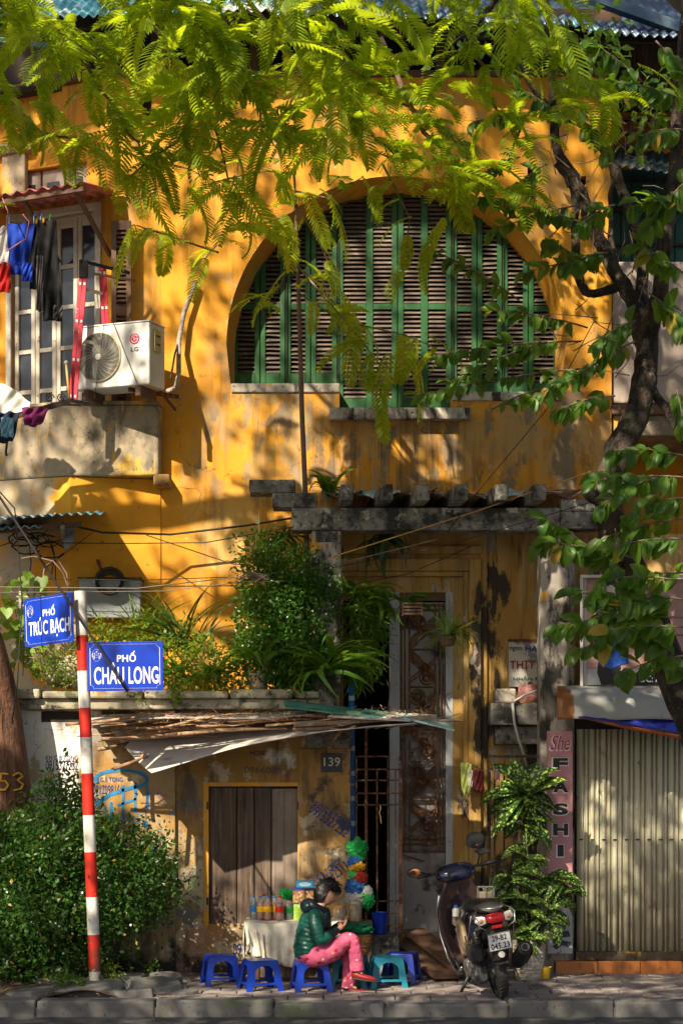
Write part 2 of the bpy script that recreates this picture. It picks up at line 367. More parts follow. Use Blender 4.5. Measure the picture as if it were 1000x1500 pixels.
M['teal_roof'] = mat('faded teal roof sheet', (.10,.33,.42), .55, vary=.2, vs=3, bump=.2, layers=[((.50,.52,.50), 2.6, .50, .60, dict(stretch=(1,.4,1))), ((.10,.08,.07), 9, .62, .68)])
M['red_roof'] = mat('faded red roof sheet', (.50,.13,.10), .6, vary=.2, vs=5, bump=.2, layers=[((.62,.34,.30), 5, .55, .66), ((.12,.07,.05), 9, .60, .68)])
M['blue_roof'] = mat('blue grey steel roof', (.075,.115,.18), .35, metal=.5, vary=.25, vs=2.4, bump=.12, layers=[((.18,.25,.30), 3, .54, .66), ((.16,.07,.03), 7, .63, .69), ((.06,.28,.30), 1.1, .58, .62)])
M['pvc'] = mat('grey pvc', (.48,.46,.43), .6, vary=.1, bump=.1)
print('core ok')
from mathutils.geometry import tessellate_polygon
# ================================================================ the ground
g = MB(); g.box((-60,-60,-.6),(60,60,-.20)); g.build('ground', M['soil'])['kind'] = 'structure'
g = MB(); g.grid(lambda u,v: (-40+80*u, -40+37.72*v, -.165+.04*v), 8, 8)
o = g.build('road', M['asphalt']); o['kind'] = 'structure'
KY = -2.30                                     # the kerb line
g = MB(); g.box((-14,KY+.26,-.3),(14,6,-.045)); sw = g.build('sidewalk', M['kerb']); sw['kind'] = 'structure'
kerb = MB().box((-14,KY+.02,-.3),(14,KY+.26,-.05)).build('kerb', M['kerb']); kerb['kind'] = 'structure'
x = -5.2; i = 0
while x < 5.4:
    L = rnd.uniform(.85, 1.15)
    b = MB().box((x+.006,KY,-.26),(x+L-.006,KY+.25,rnd.uniform(-.006,.006)))
    k = b.build('kerb_stone', M['kerb'], kerb, bevel=.022, seg=3); k.rotation_euler = (R(rnd.uniform(-.4,.4)),0,0)
    x += L
pm = MB().cbox((0,0,0),(.288,.288,.05)).mesh('paver', M['paver'])
pms = []
for q in range(4):
    b = MB(); w = .146
    b.add([(-w,-w,-.03),(w,-w,-.03),(w,w,-.03),(-w,w,-.03),(-w+.002,-w+.002,.012),(w-.002,-w+.002,.012),(w-.002,w-.002,.012),(-w+.002,w-.002,.012),
           (-w+.01,-w+.01,.016),(w-.01,-w+.01,.016),(w-.01,w-.01,.016),(-w+.01,w-.01,.016)],
          [(0,3,2,1),(8,9,10,11)]+[(a,(a+1)%4,(a+1)%4+4,a+4) for a in range(4)]+[(a+4,(a+1)%4+4,(a+1)%4+8,a+8) for a in range(4)])
    pms.append(b.mesh('paver', M['paver']))
cnt = 0
for r in range(8):
    y = KY+.27+.15+r*.30
    if y > .2: break
    for c in range(-15, 18):
        xx = c*.30+(.15 if r%2 else 0)
        if xx < -1.95 and rnd.random() < .0: continue
        if xx < -1.85 and y < .2: continue      # the tree pit and the broken corner are earth
        if xx > 4.2: continue
        p = put('paver', pms[cnt%4], sw, (xx, y, -.016+rnd.uniform(-.005,.005)))
        p.rotation_euler = (R(rnd.uniform(-.8,.8)), R(rnd.uniform(-.8,.8)), R(rnd.uniform(-1.2,1.2))); cnt += 1
# heaved slabs and lumps of broken concrete round the foot of the sign pole
rub = thing('broken_paving', (-2.2,-1.4,0), 'heaved lumps of broken concrete paving around the foot of the red and white pole', 'rubble')
def lump(cx, cy, r, h, parent, name='slab_fragment', m='kerb', seed=0):
    q = random.Random(seed); n = 9
    b = MB(); pts = [(cx+r*q.uniform(.7,1.15)*math.cos(2*math.pi*i/n), cy+.8*r*q.uniform(.7,1.15)*math.sin(2*math.pi*i/n)) for i in range(n)]
    tx, ty = q.uniform(-.15,.15), q.uniform(-.1,.2)
    b.add([(x,y,-.08) for x,y in pts]+[(cx+(x-cx)*.86, cy+(y-cy)*.86, h+tx*(x-cx)+ty*(y-cy)) for x,y in pts]+[(cx,cy,h+.015)],
          [(i,(i+1)%n,(i+1)%n+n,i+n) for i in range(n)]+[(i+n,(i+1)%n+n,2*n) for i in range(n)])
    o = b.build(name, M[m], bevel=.01); o.parent = parent; o.matrix_parent_inverse = Matrix.Translation(-Vector(parent.location)); return o
for i, (cx, cy, r, h) in enumerate([(-2.15,-1.65,.42,.07),(-1.75,-1.85,.22,.05),(-1.60,-1.45,.25,.07),(-2.65,-1.75,.3,.04),(-1.95,-1.15,.3,.10),(-1.55,-1.05,.2,.09),(-2.45,-1.3,.3,.06),(-1.35,-1.75,.16,.03)]):
    lump(cx, cy, r, h, rub, seed=i+3)
b = MB(); b.grid(lambda u,v: (-5.2+3.45*u, KY+.27+2.3*v, .0+.035*math.sin(9*u+3*v)+.03*math.sin(23*u)*math.cos(15*v)-.03*(1-min(1,(1-u)*12))), 40, 16)
o = b.build('tree_pit_soil', M['soil'], smooth=True); o['kind'] = 'structure'

# ================================================================ the old ochre house
house = thing('old_house', (0,0,0), 'old two-storey ochre house with a big arched green shuttered window and peeling plaster', 'house')
Y0 = .9; AX0, AX1, AZ = PX(-80), PX(513), PZ(1040)
def wall_with_holes(b, outer, holes, y, depth):
    loops = [outer]+holes
    tri = tessellate_polygon([[Vector((x,z,0)) for x,z in l] for l in loops])
    flat = [p for l in loops for p in l]
    b.add([(x,y,z) for x,z in flat], [tuple(t) for t in tri])
    for h in holes:
        n = len(h); b.add([(x,y,z) for x,z in h]+[(x,y+depth,z) for x,z in h], [(i,(i+1)%n,(i+1)%n+n,i+n) for i in range(n)])
HX = PX(165, Y0)                               # where the left wing folds back
XR = PX(895, Y0); ZT = PZ(113, Y0)
ac, az, ar = PX(580,Y0), PZ(506,Y0), S(238,Y0)
arcO = [(ac+(ar+.07)*math.cos(a), az+(ar+.07)*math.sin(a)) for a in [math.pi*i/44 for i in range(45)]]
zsl = PZ(562,Y0); zsr = PZ(574,Y0); zc = PZ(598,Y0)
hole = [(PX(818,Y0)+.03, zsr)]+arcO+[(PX(342,Y0)-.03, zsl),(PX(497,Y0),zsl),(PX(497,Y0),zc),(PX(661,Y0),zc),(PX(661,Y0),zsr)]
DX0, DX1, DZ = PX(503,Y0), PX(663,Y0), PZ(868,Y0)
slots = [[(PX(a,Y0),PZ(c,Y0)),(PX(b_,Y0),PZ(c,Y0)),(PX(b_,Y0),PZ(d,Y0)),(PX(a,Y0),PZ(d,Y0))] for a,b_,c,d in ((772,785,298,240),(850,864,318,258),(208,222,170,128))]
w = MB()
wall_with_holes(w, [(HX,-.2),(DX0,-.2),(DX0,DZ),(DX1,DZ),(DX1,-.2),(XR,-.2),(XR,ZT),(HX,ZT)], [hole]+slots, Y0, .12)
w.build('front_wall', M['yellow'], house)
# inner ring of the arch, splayed, and a backing for the wall thickness
w = MB(); arcI = [(ac+ar*math.cos(a), az+ar*math.sin(a)) for a in [math.pi*i/44 for i in range(45)]]
n = 45; aO = [(PX(818,Y0)+.03, zsr)]+arcO+[(PX(342,Y0)-.03, zsl)]; aI = [(PX(818,Y0), zsr)]+arcI+[(PX(342,Y0), zsl)]
w.add([(x,Y0+.12,z) for x,z in aO]+[(x,Y0+.42,z) for x,z in aI], [(i,i+1,i+1+len(aO),i+len(aO)) for i in range(len(aO)-1)])
w.build('arch_reveal', M['yellow'], house, smooth=True)
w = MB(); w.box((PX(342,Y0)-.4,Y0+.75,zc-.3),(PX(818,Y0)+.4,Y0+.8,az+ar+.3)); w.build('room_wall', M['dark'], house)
# the side return of the house at the right corner, its upper end wall and the masonry behind the slots
w = MB(); w.box((XR-.25,Y0+.002,-.2),(XR-.002,Y0+3.5,ZT)); w.build('side_wall', M['yellow'], house)
for s_ in slots:
    w = MB(); w.box((s_[0][0]-.05,Y0+.13,s_[0][1]-.05),(s_[1][0]+.05,Y0+.16,s_[2][1]+.05)); w.build('slot_recess', M['dark'], house)
# sills
w = MB(); w.box((PX(342,Y0)-.02,Y0-.02,zsl-.09),(PX(497,Y0),Y0+.45,zsl)); w.build('window_sill', M['column'], house, bevel=.01)
w = MB(); w.box((PX(662,Y0),Y0-.02,zsr-.09),(PX(822,Y0),Y0+.45,zsr)); w.build('window_sill', M['column'], house, bevel=.01)
w = MB(); w.box((PX(482,Y0-.13),Y0-.14,PZ(614,Y0-.13)),(PX(688,Y0-.13),Y0+.45,PZ(597,Y0-.13))); w.build('window_sill', M['column'], house, bevel=.012)
# shutters
SY = Y0+.40
slat_cache = {}
def slat_mesh(wd):
    k = round(wd, 3)
    if k not in slat_cache:
        b = MB(); h = .034
        b.add([(-wd/2,-.016,-h/2),(wd/2,-.016,-h/2),(wd/2,.016,h/2),(-wd/2,.016,h/2),(-wd/2,-.010,-h/2-.004),(wd/2,-.010,-h/2-.004),(wd/2,.022,h/2-.004),(-wd/2,.022,h/2-.004)],
              [(0,1,2,3),(7,6,5,4),(0,4,5,1),(3,2,6,7),(0,3,7,4),(1,5,6,2)])
        slat_cache[k] = b.mesh('slat', M['slat'])
    return slat_cache[k]
def shutter(x0, x1, z0, z1, zr, y, single, mid=None, sw_=.055, tilt=0.0):
    """a louvred leaf: stiles, rails and its slats"""
    f = MB()
    f.box((x0+.004,y-.02,z0),(x0+sw_,y+.02,z1)); f.box((x1-sw_,y-.02,z0),(x1-.004,y+.02,z1))
    cols = [(x0+sw_, x1-sw_)]
    if mid: f.box((mid-sw_*.6,y-.02,z0),(mid+sw_*.6,y+.02,z1)); cols = [(x0+sw_, mid-sw_*.6),(mid+sw_*.6, x1-sw_)]
    for a, b_ in cols:
        for z, h in ((z0,.11),(zr-.03,.06),(z1-.10,.10)): f.box((a,y-.017,z),(b_,y+.017,z+h))
    leaf = f.build('shutter_leaf', M['shutter_green'], house, bevel=.004, seg=1)
    j = MB()
    for a, b_ in cols:
        me = slat_mesh(b_-a)
        for lo, hi in ((z0+.11, zr-.03),(zr+.03, z1-.10)):
            n = int((hi-lo)/.0445); st = (hi-lo)/n
            for i in range(n):
                z = lo+st*(i+.5)
                if single: 
                    o = put('slat', me, leaf, ((a+b_)/2, y, z)); o.rotation_euler = (R(rnd.uniform(-9,7)),0,R(rnd.uniform(-.2,.2)))
                else:
                    q = rnd.uniform(-.012,.012)
                    j.add([(a,y-.016,z-.017+q),(b_,y-.016,z-.017),(b_,y+.018,z+.017),(a,y+.018,z+.017)], [(0,1,2,3)])
    if not single: tag(j.build('louvre_slats', M['slat'], leaf), kind='stuff')
    return leaf
zr = PZ(450,SY)
def arch_top(px0, px1):
    xs = [PX(px0,Y0), PX(px1,Y0)]; d = min(abs(x-ac) for x in xs)
    if xs[0] < ac < xs[1]: d = 0
    return az+math.sqrt(max(.01, (ar+.05)**2-d*d))+.15
for i, (a, b_) in enumerate(((340,381),(381,418),(418,455),(455,494))):
    shutter(PX(a,SY), PX(b_,SY), PZ(563,SY), max(arch_top(a,b_), zr+.25), zr, SY, i == 3)
for a, b_, m_ in ((494,582,541),(582,661,621)):
    shutter(PX(a,SY), PX(b_,SY), PZ(600,SY), arch_top(a,b_), zr, SY-.01, True, PX(m_,SY), .06)
for i, (a, b_) in enumerate(((661,698),(698,735),(735,773),(773,818))):
    shutter(PX(a,SY), PX(b_,SY), PZ(577,SY), max(arch_top(a,b_), zr+.25), zr-.02, SY, i == 0)
for px in (418, 494, 661, 735):
    MB().tube([P(px+2,560,SY-.04), P(px+2,300,SY-.04)], .006, 6).build('shutter_bolt', M['iron_dark'], house)

# the open loggia under the roof
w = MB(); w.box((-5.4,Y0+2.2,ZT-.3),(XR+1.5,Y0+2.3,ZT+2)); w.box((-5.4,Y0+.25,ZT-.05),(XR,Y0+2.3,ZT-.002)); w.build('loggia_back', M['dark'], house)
w = MB(); w.box((HX+.0,Y0-.04,ZT+.002),(XR+.04,Y0+.22,ZT+.06)); w.build('loggia_coping', M['wood_brown'], house, bevel=.01)
for px in (228, 372, 481, 645, 770, 880):
    MB().box((PX(px,Y0)-.045,Y0+.02,ZT+.06),(PX(px,Y0)+.045,Y0+.11,ZT+1.0)).build('loggia_post', M['wood_brown'], house, bevel=.006)
MB().box((HX-.2,Y0,ZT+.55),(XR+.1,Y0+.12,ZT+.68)).build('eaves_beam', M['wood_brown'], house)
def corrugated(name, a, b_, c, waves, amp, m, parent, seg=6, thick=.004, wob=.0, nv=2):
    """a corrugated sheet: edge a->b across the waves, a->c along them"""
    a, b_, c = Vector(a), Vector(b_), Vector(c); nrm = (b_-a).cross(c-a).normalized()
    if nrm.z < 0: nrm = -nrm
    q = random.Random(sum(map(ord,name)) % 99 + int(waves))
    ph = [q.uniform(0, 6) for _ in range(4)]
    waves = max(1, waves); g = MB(); g.grid(lambda u,v: a+(b_-a)*u+(c-a)*v+nrm*(amp*math.sin(2*math.pi*waves*u)+wob*math.sin(5*u+ph[0])*math.cos(3*v+ph[1])), int(waves*seg), nv)
    return g.build(name, m, parent, smooth=True, solid=thick)
rz = R(30)
for i, (p0, p1, r0, r1) in enumerate(((-40,210,26,22),(205,400,20,18),(395,640,20,26),(630,860,28,42),(850,1030,46,56))):
    ye = Y0-.65
    A, B = P(p0,r0,ye), P(p1,r1,ye)
    corrugated('roof_sheet', A+Vector((0,0,.012*(i%2))), B+Vector((0,0,.012*(i%2))), A+Vector((0,2.6,1.5)), max(10,int((B-A).length/.09)), .016, M['blue_roof'] if i > 1 else M['teal_roof'], house, wob=.01)
MB().bar(P(-40,32,Y0-.45), P(1030,58,Y0-.45), .05, .09).build('fascia_board', M['iron_dark'], house)

# ---------------- left wing folded back by 25 degrees
wa = R(25); ux = Vector((-math.cos(wa), math.sin(wa), 0)); un = Vector((-math.sin(wa), -math.cos(wa), 0)); W0 = Vector((HX, Y0, 0))
def WP(s, z, out=0): return W0+ux*s+un*out+Vector((0,0,z))
def wbox(b, s0, s1, z0, z1, o0, o1):
    v = [WP(s,z,o) for z in (z0,z1) for s,o in ((s0,o0),(s1,o0),(s1,o1),(s0,o1))]
    return b.add(v, [(0,1,2,3),(4,7,6,5),(0,4,5,1),(1,5,6,2),(2,6,7,3),(3,7,4,0)])
FW0, FW1, FZ0, FZ1 = .19, 1.20, 4.9, 7.52
w = MB()
wbox(w, 0, FW0, -.2, ZT, 0, -.3); wbox(w, FW1, 4.5, -.2, ZT, 0, -.3); wbox(w, FW0, FW1, -.2, FZ0, 0, -.3); wbox(w, FW0, FW1, FZ1, 7.70, 0, -.3)
wbox(w, FW0, .30, 7.70, 8.0, 0, -.3); wbox(w, 1.16, FW1, 7.70, 8.0, 0, -.3); wbox(w, FW0, FW1, 8.0, ZT, 0, -.3)
w.build('wing_wall', M['yellow'], house)
w = MB(); wbox(w, .25, 1.2, 7.68, 8.02, -.16, -.2); wbox(w, FW0, FW1, FZ0, FZ1, -.26, -.3); w.build('room_wall', M['dark'], house)
for s0 in (.32, .60, .89):
    w = MB(); wbox(w, s0, s0+.265, 7.71, 7.99, -.06, -.10); f = w.build('upper_shutter', M['grey_stucco'], house, bevel=.006)
    w = MB(); wbox(w, s0+.06, s0+.205, 7.76, 7.86, -.05, -.06); w.build('pane', M['pane_dark'], f)
# cornice block and mouldings high on the wing
for s0, s1, z0, z1, o in ((.9,2.6,8.17,8.27,.10),(1.0,1.28,7.70,8.17,.06),(.95,2.6,7.62,7.70,.09),(1.28,2.6,7.78,8.10,.03)):
    w = MB(); wbox(w, s0, s1, z0, z1, o, -.01); w.build('cornice', M['balcony'] if o > .05 else M['yellow_trim'], house, bevel=.012)
w = MB(); wbox(w, -.05, 3.2, ZT+.002, ZT+.08, .06, -.2); w.build('loggia_coping', M['wood_brown'], house, bevel=.01)
for s0 in (.02, .75, 1.5):
    w = MB(); wbox(w, s0, s0+.07, ZT+.08, ZT+1.1, .0, -.07); w.build('loggia_post', M['wood_brown'], house)
w = MB(); w.bar(WP(.1,ZT+.25,.02), WP(1.5,ZT+.62,.02), .07, .05); w.build('brace_board', M['teal_roof'], house)
# french window: four leaves of five panes
lw = (FW1-FW0)/4
for k in range(4):
    s0 = FW0+lw*k; b = MB(); z0, z1 = FZ0, FZ1-.02
    wbox(b, s0+.003, s0+.05, z0, z1, -.05, -.10); wbox(b, s0+lw-.05, s0+lw-.003, z0, z1, -.05, -.10)
    zs = [z0+.45+i*(z1-.10-z0-.45)/5 for i in range(6)]
    for i, z in enumerate(zs): wbox(b, s0+.05, s0+lw-.05, z-.022, z+.022, -.055, -.095)
    wbox(b, s0+.05, s0+lw-.05, z0, z0+.43, -.065, -.09)
    wbox(b, s0+.05, s0+lw-.05, z1-.08, z1, -.055, -.095)
    f = b.build('french_window_leaf', M['white_wood'], house, bevel=.004, seg=1)
    for i in range(5):
        b = MB(); wbox(b, s0+.05, s0+lw-.05, zs[i]+.022, zs[i+1]-.022, -.073, -.079)
        b.build('pane', M['pane_dark'], f)
w = MB(); wbox(w, FW0-.06, FW0, FZ0, FZ1+.05, .02, -.1); wbox(w, FW1, FW1+.06, FZ0, FZ1+.05, .02, -.1); wbox(w, FW0, FW1, FZ1-.02, FZ1+.05, .02, -.1)
w.build('window_frame', M['white_wood'], house, bevel=.006)
# brown louvred shutter folded open against the corner
sx0, sx1, sz0, sz1 = PX(163,.7), PX(192,.7), 5.45, PZ(322,.7)
f = MB(); f.box((sx0,.72,sz0),(sx0+.05,.76,sz1)); f.box((sx1-.05,.72,sz0),(sx1,.76,sz1))
for z in (sz0, (sz0+sz1)/2, sz1-.09): f.box((sx0+.05,.722,z),(sx1-.05,.758,z+.09))
leaf = f.build('brown_shutter', M['wood_brown'], house, bevel=.004)
MB().box((sx0+.04,.765,sz0),(sx1-.04,.775,sz1)).build('shutter_dark_backing', M['dark'], leaf); me = slat_mesh(sx1-sx0-.1); mb = me.copy(); mb.materials.clear(); mb.materials.append(M['wood_brown'])  # dark backing sheet added so the slat gaps look shaded
for z0, z1 in ((sz0+.09,(sz0+sz1)/2),((sz0+sz1)/2+.09,sz1-.09)):
    n = int((z1-z0)/.042)
    for i in range(n): put('slat', mb, leaf, ((sx0+sx1)/2,.74,z0+(i+.5)*(z1-z0)/n))
# red corrugated hood over the french window
A, B = WP(-.12,PZ(272,.3),.72), WP(1.75,PZ(272,.3)-.02,.72)
corrugated('hood_sheet', A, B, WP(-.12,PZ(272,.3)+.10,.0), 13, .018, M['red_roof'], house, wob=.008)
for s0 in (.02, .62, 1.25):
    MB().bar(WP(s0,7.02,.01), WP(s0,PZ(272,.3)-.03,.66), .035).build('hood_bracket', M['wood_brown'], house)
MB().bar(WP(-.1,PZ(272,.3)-.045,.66), WP(1.75,PZ(272,.3)-.065,.66), .05, .04).build('hood_beam', M['wood_brown'], house)
MB().tube([WP(.0,7.36,.35), WP(1.9,7.30,.35)], .014, 8).build('drying_rail', M['wood_grey'], house)
# balcony
M['annex_y'] = mat('cracked ochre cream plaster', YEL, .84, vary=.15, vs=2.5, bump=.4, layers=[((.44,.35,.24), 2.4, .48, .54, dict(detail=9, addx=(-3.2,-2.2,.16,-.30))), ((.66,.33,.03), 2, .56, .62, dict(detail=8)), ((.16,.11,.07), 12, .62, .68, dict(amt=.7))])
BZ0, BZ1 = PZ(697,.70), PZ(593,.70)
pl = [(PX(238,Y0),Y0+.02),(PX(236,.78),.76),(PX(232,.72),.70),(PX(103,.7),.68),(PX(-90,1.1),1.25),(PX(-90,1.5),2.2)]
MB().plan(pl, BZ0, BZ1).build('balcony', M['balcony'], house, bevel=.02)
cx = sum(p[0] for p in pl)/6; cy = .9
MB().plan([(cx+(x-cx)*1.012, y-.02) for x,y in pl], BZ1, BZ1+.035).build('balcony_coping', M['balcony'], house, bevel=.008)
MB().plan([(PX(236,.88),Y0+.02),(PX(236,.88),.885),(PX(150,.76),.78),(PX(103,.7),.695),(PX(-90,1.1),1.26),(PX(-90,1.5),2.2)], AZ+.1, BZ0-.004).build('balcony_base', M['annex_y'], house, bevel=.01)
MB().box((PX(226,.8),.70,BZ0-.10),(PX(250,.8),Y0+.02,BZ0+.02)).build('broken_ledge', M['annex'], house, bevel=.02)
# blue corrugated hood low on the left
A, B = P(-60,764,-.05), P(150,752,-.05)
corrugated('blue_hood_sheet', A, B, (A.x-.1,Y0+.05,A.z+.16), 15, .014, M['teal_roof'], house, wob=.012)
A, B = P(-60,776,.0), P(60,772,.0)
corrugated('blue_hood_sheet', A, B, (A.x-.1,Y0+.05,A.z+.16), 9, .014, M['teal_roof'], house, wob=.01)
MB().bar(P(-60,782,.2), P(120,768,.2), .04, .05).build('hood_beam', M['wood_brown'], house)
MB().bar(P(92,772,.1), P(92,800,.85), .04).build('hood_bracket', M['zinc'], house)
w = MB(); w.prism([(PX(90,.5),PZ(770,.5)),(PX(112,.5),PZ(770,.5)),(PX(108,.5),PZ(795,.5)),(PX(95,.5),PZ(808,.5))], .5, .52); w.build('hood_flap', M['zinc'], house)

# ---------------- annexe under the terrace
nx0, nx1, nz0, nz1 = PX(306), PX(436), PZ(1353), PZ(1152)
w = MB(); wall_with_holes(w, [(PX(258),-.2),(AX1,-.2),(AX1,AZ),(PX(258),AZ)], [[(nx0,nz0),(nx1,nz0),(nx1,nz1),(nx0,nz1)]], 0, .10)
w.add([(AX1,0,-.2),(AX1,Y0,-.2),(AX1,Y0,AZ),(AX1,0,AZ)], [(0,1,2,3)])
w.build('annexe_wall', M['annex'], house)
MB().box((AX0,-.05,-.2),(PX(258)-.001,.5,AZ)).build('annexe_wall', M['annex'], house, bevel=.012)
MB().box((PX(437),-.018,-.2),(AX1+.002,.03,PZ(1096))).build('pier', M['annex'], house, bevel=.01)
MB().box((PX(448),-.05,PZ(1096)),(AX1+.02,.1,PZ(1070))).build('pier_cap', M['concrete'], house, bevel=.012)
fr = MB(); 
for a in ((nx0-.05,nx0),(nx1,nx1+.03)): fr.box((a[0],-.014,nz0-.02),(a[1],.05,nz1+.03))
fr.box((nx0,-.014,nz1),(nx1,.05,nz1+.04)); fr.build('niche_frame', M['yellow_trim'], house, bevel=.005)
plk = ((306,346,'wood_dark'),(346.6,372,'wood_dark'),(372.6,397,'wood_dark'),(397.6,436,'wood_grey'))
for i, (a, b_, m) in enumerate(plk):
    MB().box((PX(a)+.003,.045+.006*(i%2),nz0),(PX(b_)-.003,.09,nz1-(.01 if i<3 else .02))).build('plank', M[m], house, bevel=.004)
MB().box((nx0,.03,nz0-.03),(nx1,.10,nz0)).build('niche_sill', M['wood_dark'], house, bevel=.004)
# ledge of the terrace: a lower band and coping stones with broken edges
MB().box((AX0,-.16,AZ),(PX(470),Y0,AZ+.10)).build('ledge', M['ledge'], house, bevel=.015)
for i, (a, b_) in enumerate(((-80,60),(61,210),(211,262),(263,335),(336,430),(431,468))):
    o = MB().box((PX(a,-.22)+.004,-.24+.03*(i%3==1),AZ+.101),(PX(b_,-.22)-.004,.25,AZ+.19-.02*(i%2))).build('coping_stone', M['ledge'], house, bevel=.022, seg=2)
MB().box((AX0,.2,AZ+.1),(AX1-.2,Y0,AZ+.16)).build('terrace_floor', M['soil'], house)
for a, b_ in ((62,118),(150,200)):
    MB().box((PX(a),-.052,PZ(1058)),(PX(b_),-.045,PZ(1042))).build('ledge_gap', M['dark'], house)

# ---------------- porch
PT = PZ(744); PB = PZ(777)
MB().box((PX(427),-.02,PB),(PX(820),.26,PT)).build('pergola_beam', M['concrete'], house, bevel=.012)
st = [(497,722),(497,775),(427,775),(427,744),(398,744),(398,722),(365,722),(365,703),(432,703),(432,722)]
st = [(366,703),(432,703),(432,723),(464,723),(464,744),(427.0,744),(427,775),(428,775),(428,764),(428,768),(428,764)]
w = MB()
for (a, b_, r0, r1, e) in ((365,432,703,722,0),(399,464,722.2,744,.004),(428,464,744.2,766,.008)):
    w.box((PX(a),-.03+e,PZ(r1)),(PX(b_),.27-e,PZ(r0)))
w.build('stepped_bracket', M['concrete'], house, bevel=.012)
w = MB()
for (a, b_, r0, r1, e) in ((820.3,886,750,775,0),(820.3,905,732,749.8,.004)):
    w.box((PX(a),-.03+e,PZ(r1)),(PX(b_),.27-e,PZ(r0)))
w.build('stepped_bracket', M['concrete'], house, bevel=.012)
for (px, dx) in ((508,-.05),(566,-.12),(620,-.14),(676,-.16),(735,-.14),(790,-.14)):
    x0 = PX(px,-.32); h = .125
    b = MB(); z0, z1 = PT+.004, PT+h+.03
    b.add([(x0-.06,-.34,z0+.02),(x0+.06,-.34,z0+.02),(x0+.06,-.34,z1+.02),(x0-.06,-.34,z1+.02),(x0-.06+dx,Y0,z0),(x0+.06+dx,Y0,z0),(x0+.06+dx,Y0,z1),(x0-.06+dx,Y0,z1)],
          [(0,1,2,3),(7,6,5,4),(0,4,5,1),(1,5,6,2),(2,6,7,3),(3,7,4,0)])
    b.build('rafter', M['concrete'], house, bevel=.014)
for i in range(7):
    a = 470+i*55; A = P(a,735,.05); B = P(a+62,735,.05)
    q = random.Random(i); dz = .04+.03*q.random()
    corrugated('broken_roof_sheet', A+Vector((0,0,dz)), B+Vector((0,0,dz+.03*q.uniform(-1,1))), (A.x,Y0-.02,A.z+dz+.12+.06*q.random()), 1.2+q.random(), .012, [M['concrete'],M['teal_roof'],M['wood_brown'],M['concrete']][i%4], house, wob=.035, nv=7)
MB().box((PX(470),.05,PT-.08),(PX(850),.08,PT-.002)).build('ceiling_batten', M['teal_roof'], house)
MB().box((PX(455,.3),.30,PT-.04),(PX(840,.3),Y0-.01,PT-.0)).build('porch_ceiling', M['wood_brown'], house)
MB().box((PX(456),.01,PZ(868)),(PX(500),.25,PZ(776))).build('column', M['column'], house, bevel=.025)
MB().box((PX(462),-.005,PZ(794)),(PX(494),.26,PB-.002)).build('column_neck', M['concrete'], house, bevel=.01)
MB().box((PX(458),.02,AZ),(PX(499),.24,PZ(867.9))).build('column', M['column'], house, bevel=.015)
MB().plan([(PX(791),.02),(PX(829),-.02),(PX(843),.10),(PX(843),.34),(PX(791),.34)], -.05, PB-.002).build('column', M['column'], house, bevel=.02)
# inside of the porch: wall skin with mouldings round the door
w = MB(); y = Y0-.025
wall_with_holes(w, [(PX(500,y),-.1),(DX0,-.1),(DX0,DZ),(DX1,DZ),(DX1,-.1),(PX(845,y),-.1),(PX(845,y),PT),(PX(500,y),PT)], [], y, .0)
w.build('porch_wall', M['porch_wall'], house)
def frame(b, x0, x1, zt, wd, y0, y1):
    b.box((x1,y0,.0),(x1+wd,y1,zt+wd)); b.box((x0,y0,zt),(x1,y1,zt+wd))
w = MB(); frame(w, PX(500,y), DX1+.10, PZ(845,y), .05, y-.06, y); w.build('door_moulding', M['porch_wall'], house, bevel=.008)
w = MB(); frame(w, PX(500,y), DX1+.15, PZ(845,y)+.05, .12, y-.10, y); w.build('door_moulding', M['porch_wall'], house, bevel=.008)
MB().box((PX(702,y),y-.04,0),(PX(704,y)+.06,y,PT)).build('pilaster', M['porch_wall'], house, bevel=.006)
MB().box((PX(500,y),y-.05,PZ(812,y)),(PX(706,y),y,PZ(800,y))).build('lintel_moulding', M['porch_wall'], house, bevel=.008)
# dark passage behind the door
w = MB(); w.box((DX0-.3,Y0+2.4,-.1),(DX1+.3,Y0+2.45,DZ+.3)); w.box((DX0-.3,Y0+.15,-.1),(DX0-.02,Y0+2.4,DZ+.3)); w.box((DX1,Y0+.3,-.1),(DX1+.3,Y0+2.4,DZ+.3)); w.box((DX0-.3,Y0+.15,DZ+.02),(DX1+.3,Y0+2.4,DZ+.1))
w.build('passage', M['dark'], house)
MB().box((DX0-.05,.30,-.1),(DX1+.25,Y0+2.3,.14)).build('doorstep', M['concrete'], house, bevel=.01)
# door: jambs, iron leaf with geometric grille
def jamb(a, b_, name='door_jamb'): MB().box((PX(a,Y0),Y0-.03,.14),(PX(b_,Y0),Y0+.12,DZ)).build(name, M['jamb'], house, bevel=.006)
jamb(570,585); jamb(652,663)
MB().box((DX0,Y0,PZ(880,Y0)),(DX1,Y0+.1,DZ)).build('door_head', M['wood_brown'], house)
dl0, dl1 = PX(585.5,Y0), PX(651.5,Y0); dzb = PZ(1249,Y0)
MB().box((dl0,Y0+.0,.15),(dl1,Y0+.04,dzb)).build('door_panel', M['door'], house, bevel=.006)
MB().box((dl0+.05,Y0-.012,.3),(dl1-.05,Y0-.001,dzb-.12)).build('door_panel', M['door'], house, bevel=.01)
MB().box((dl0,Y0+.05,PZ(1068,Y0)),(dl1,Y0+.055,PZ(882,Y0))).build('door_glass', M['pane_dark'], house); MB().box((dl0,Y0+.05,dzb),(dl1,Y0+.055,PZ(1068.5,Y0))).build('door_sheet', M['door'], house)
gr = MB(); yb = Y0+.0
for xx in (dl0+.015, dl0+.05, dl0+.095, dl1-.095, dl1-.05, dl1-.015): gr.box((xx-.007,yb-.007,dzb),(xx+.007,yb+.007,PZ(884,Y0)))
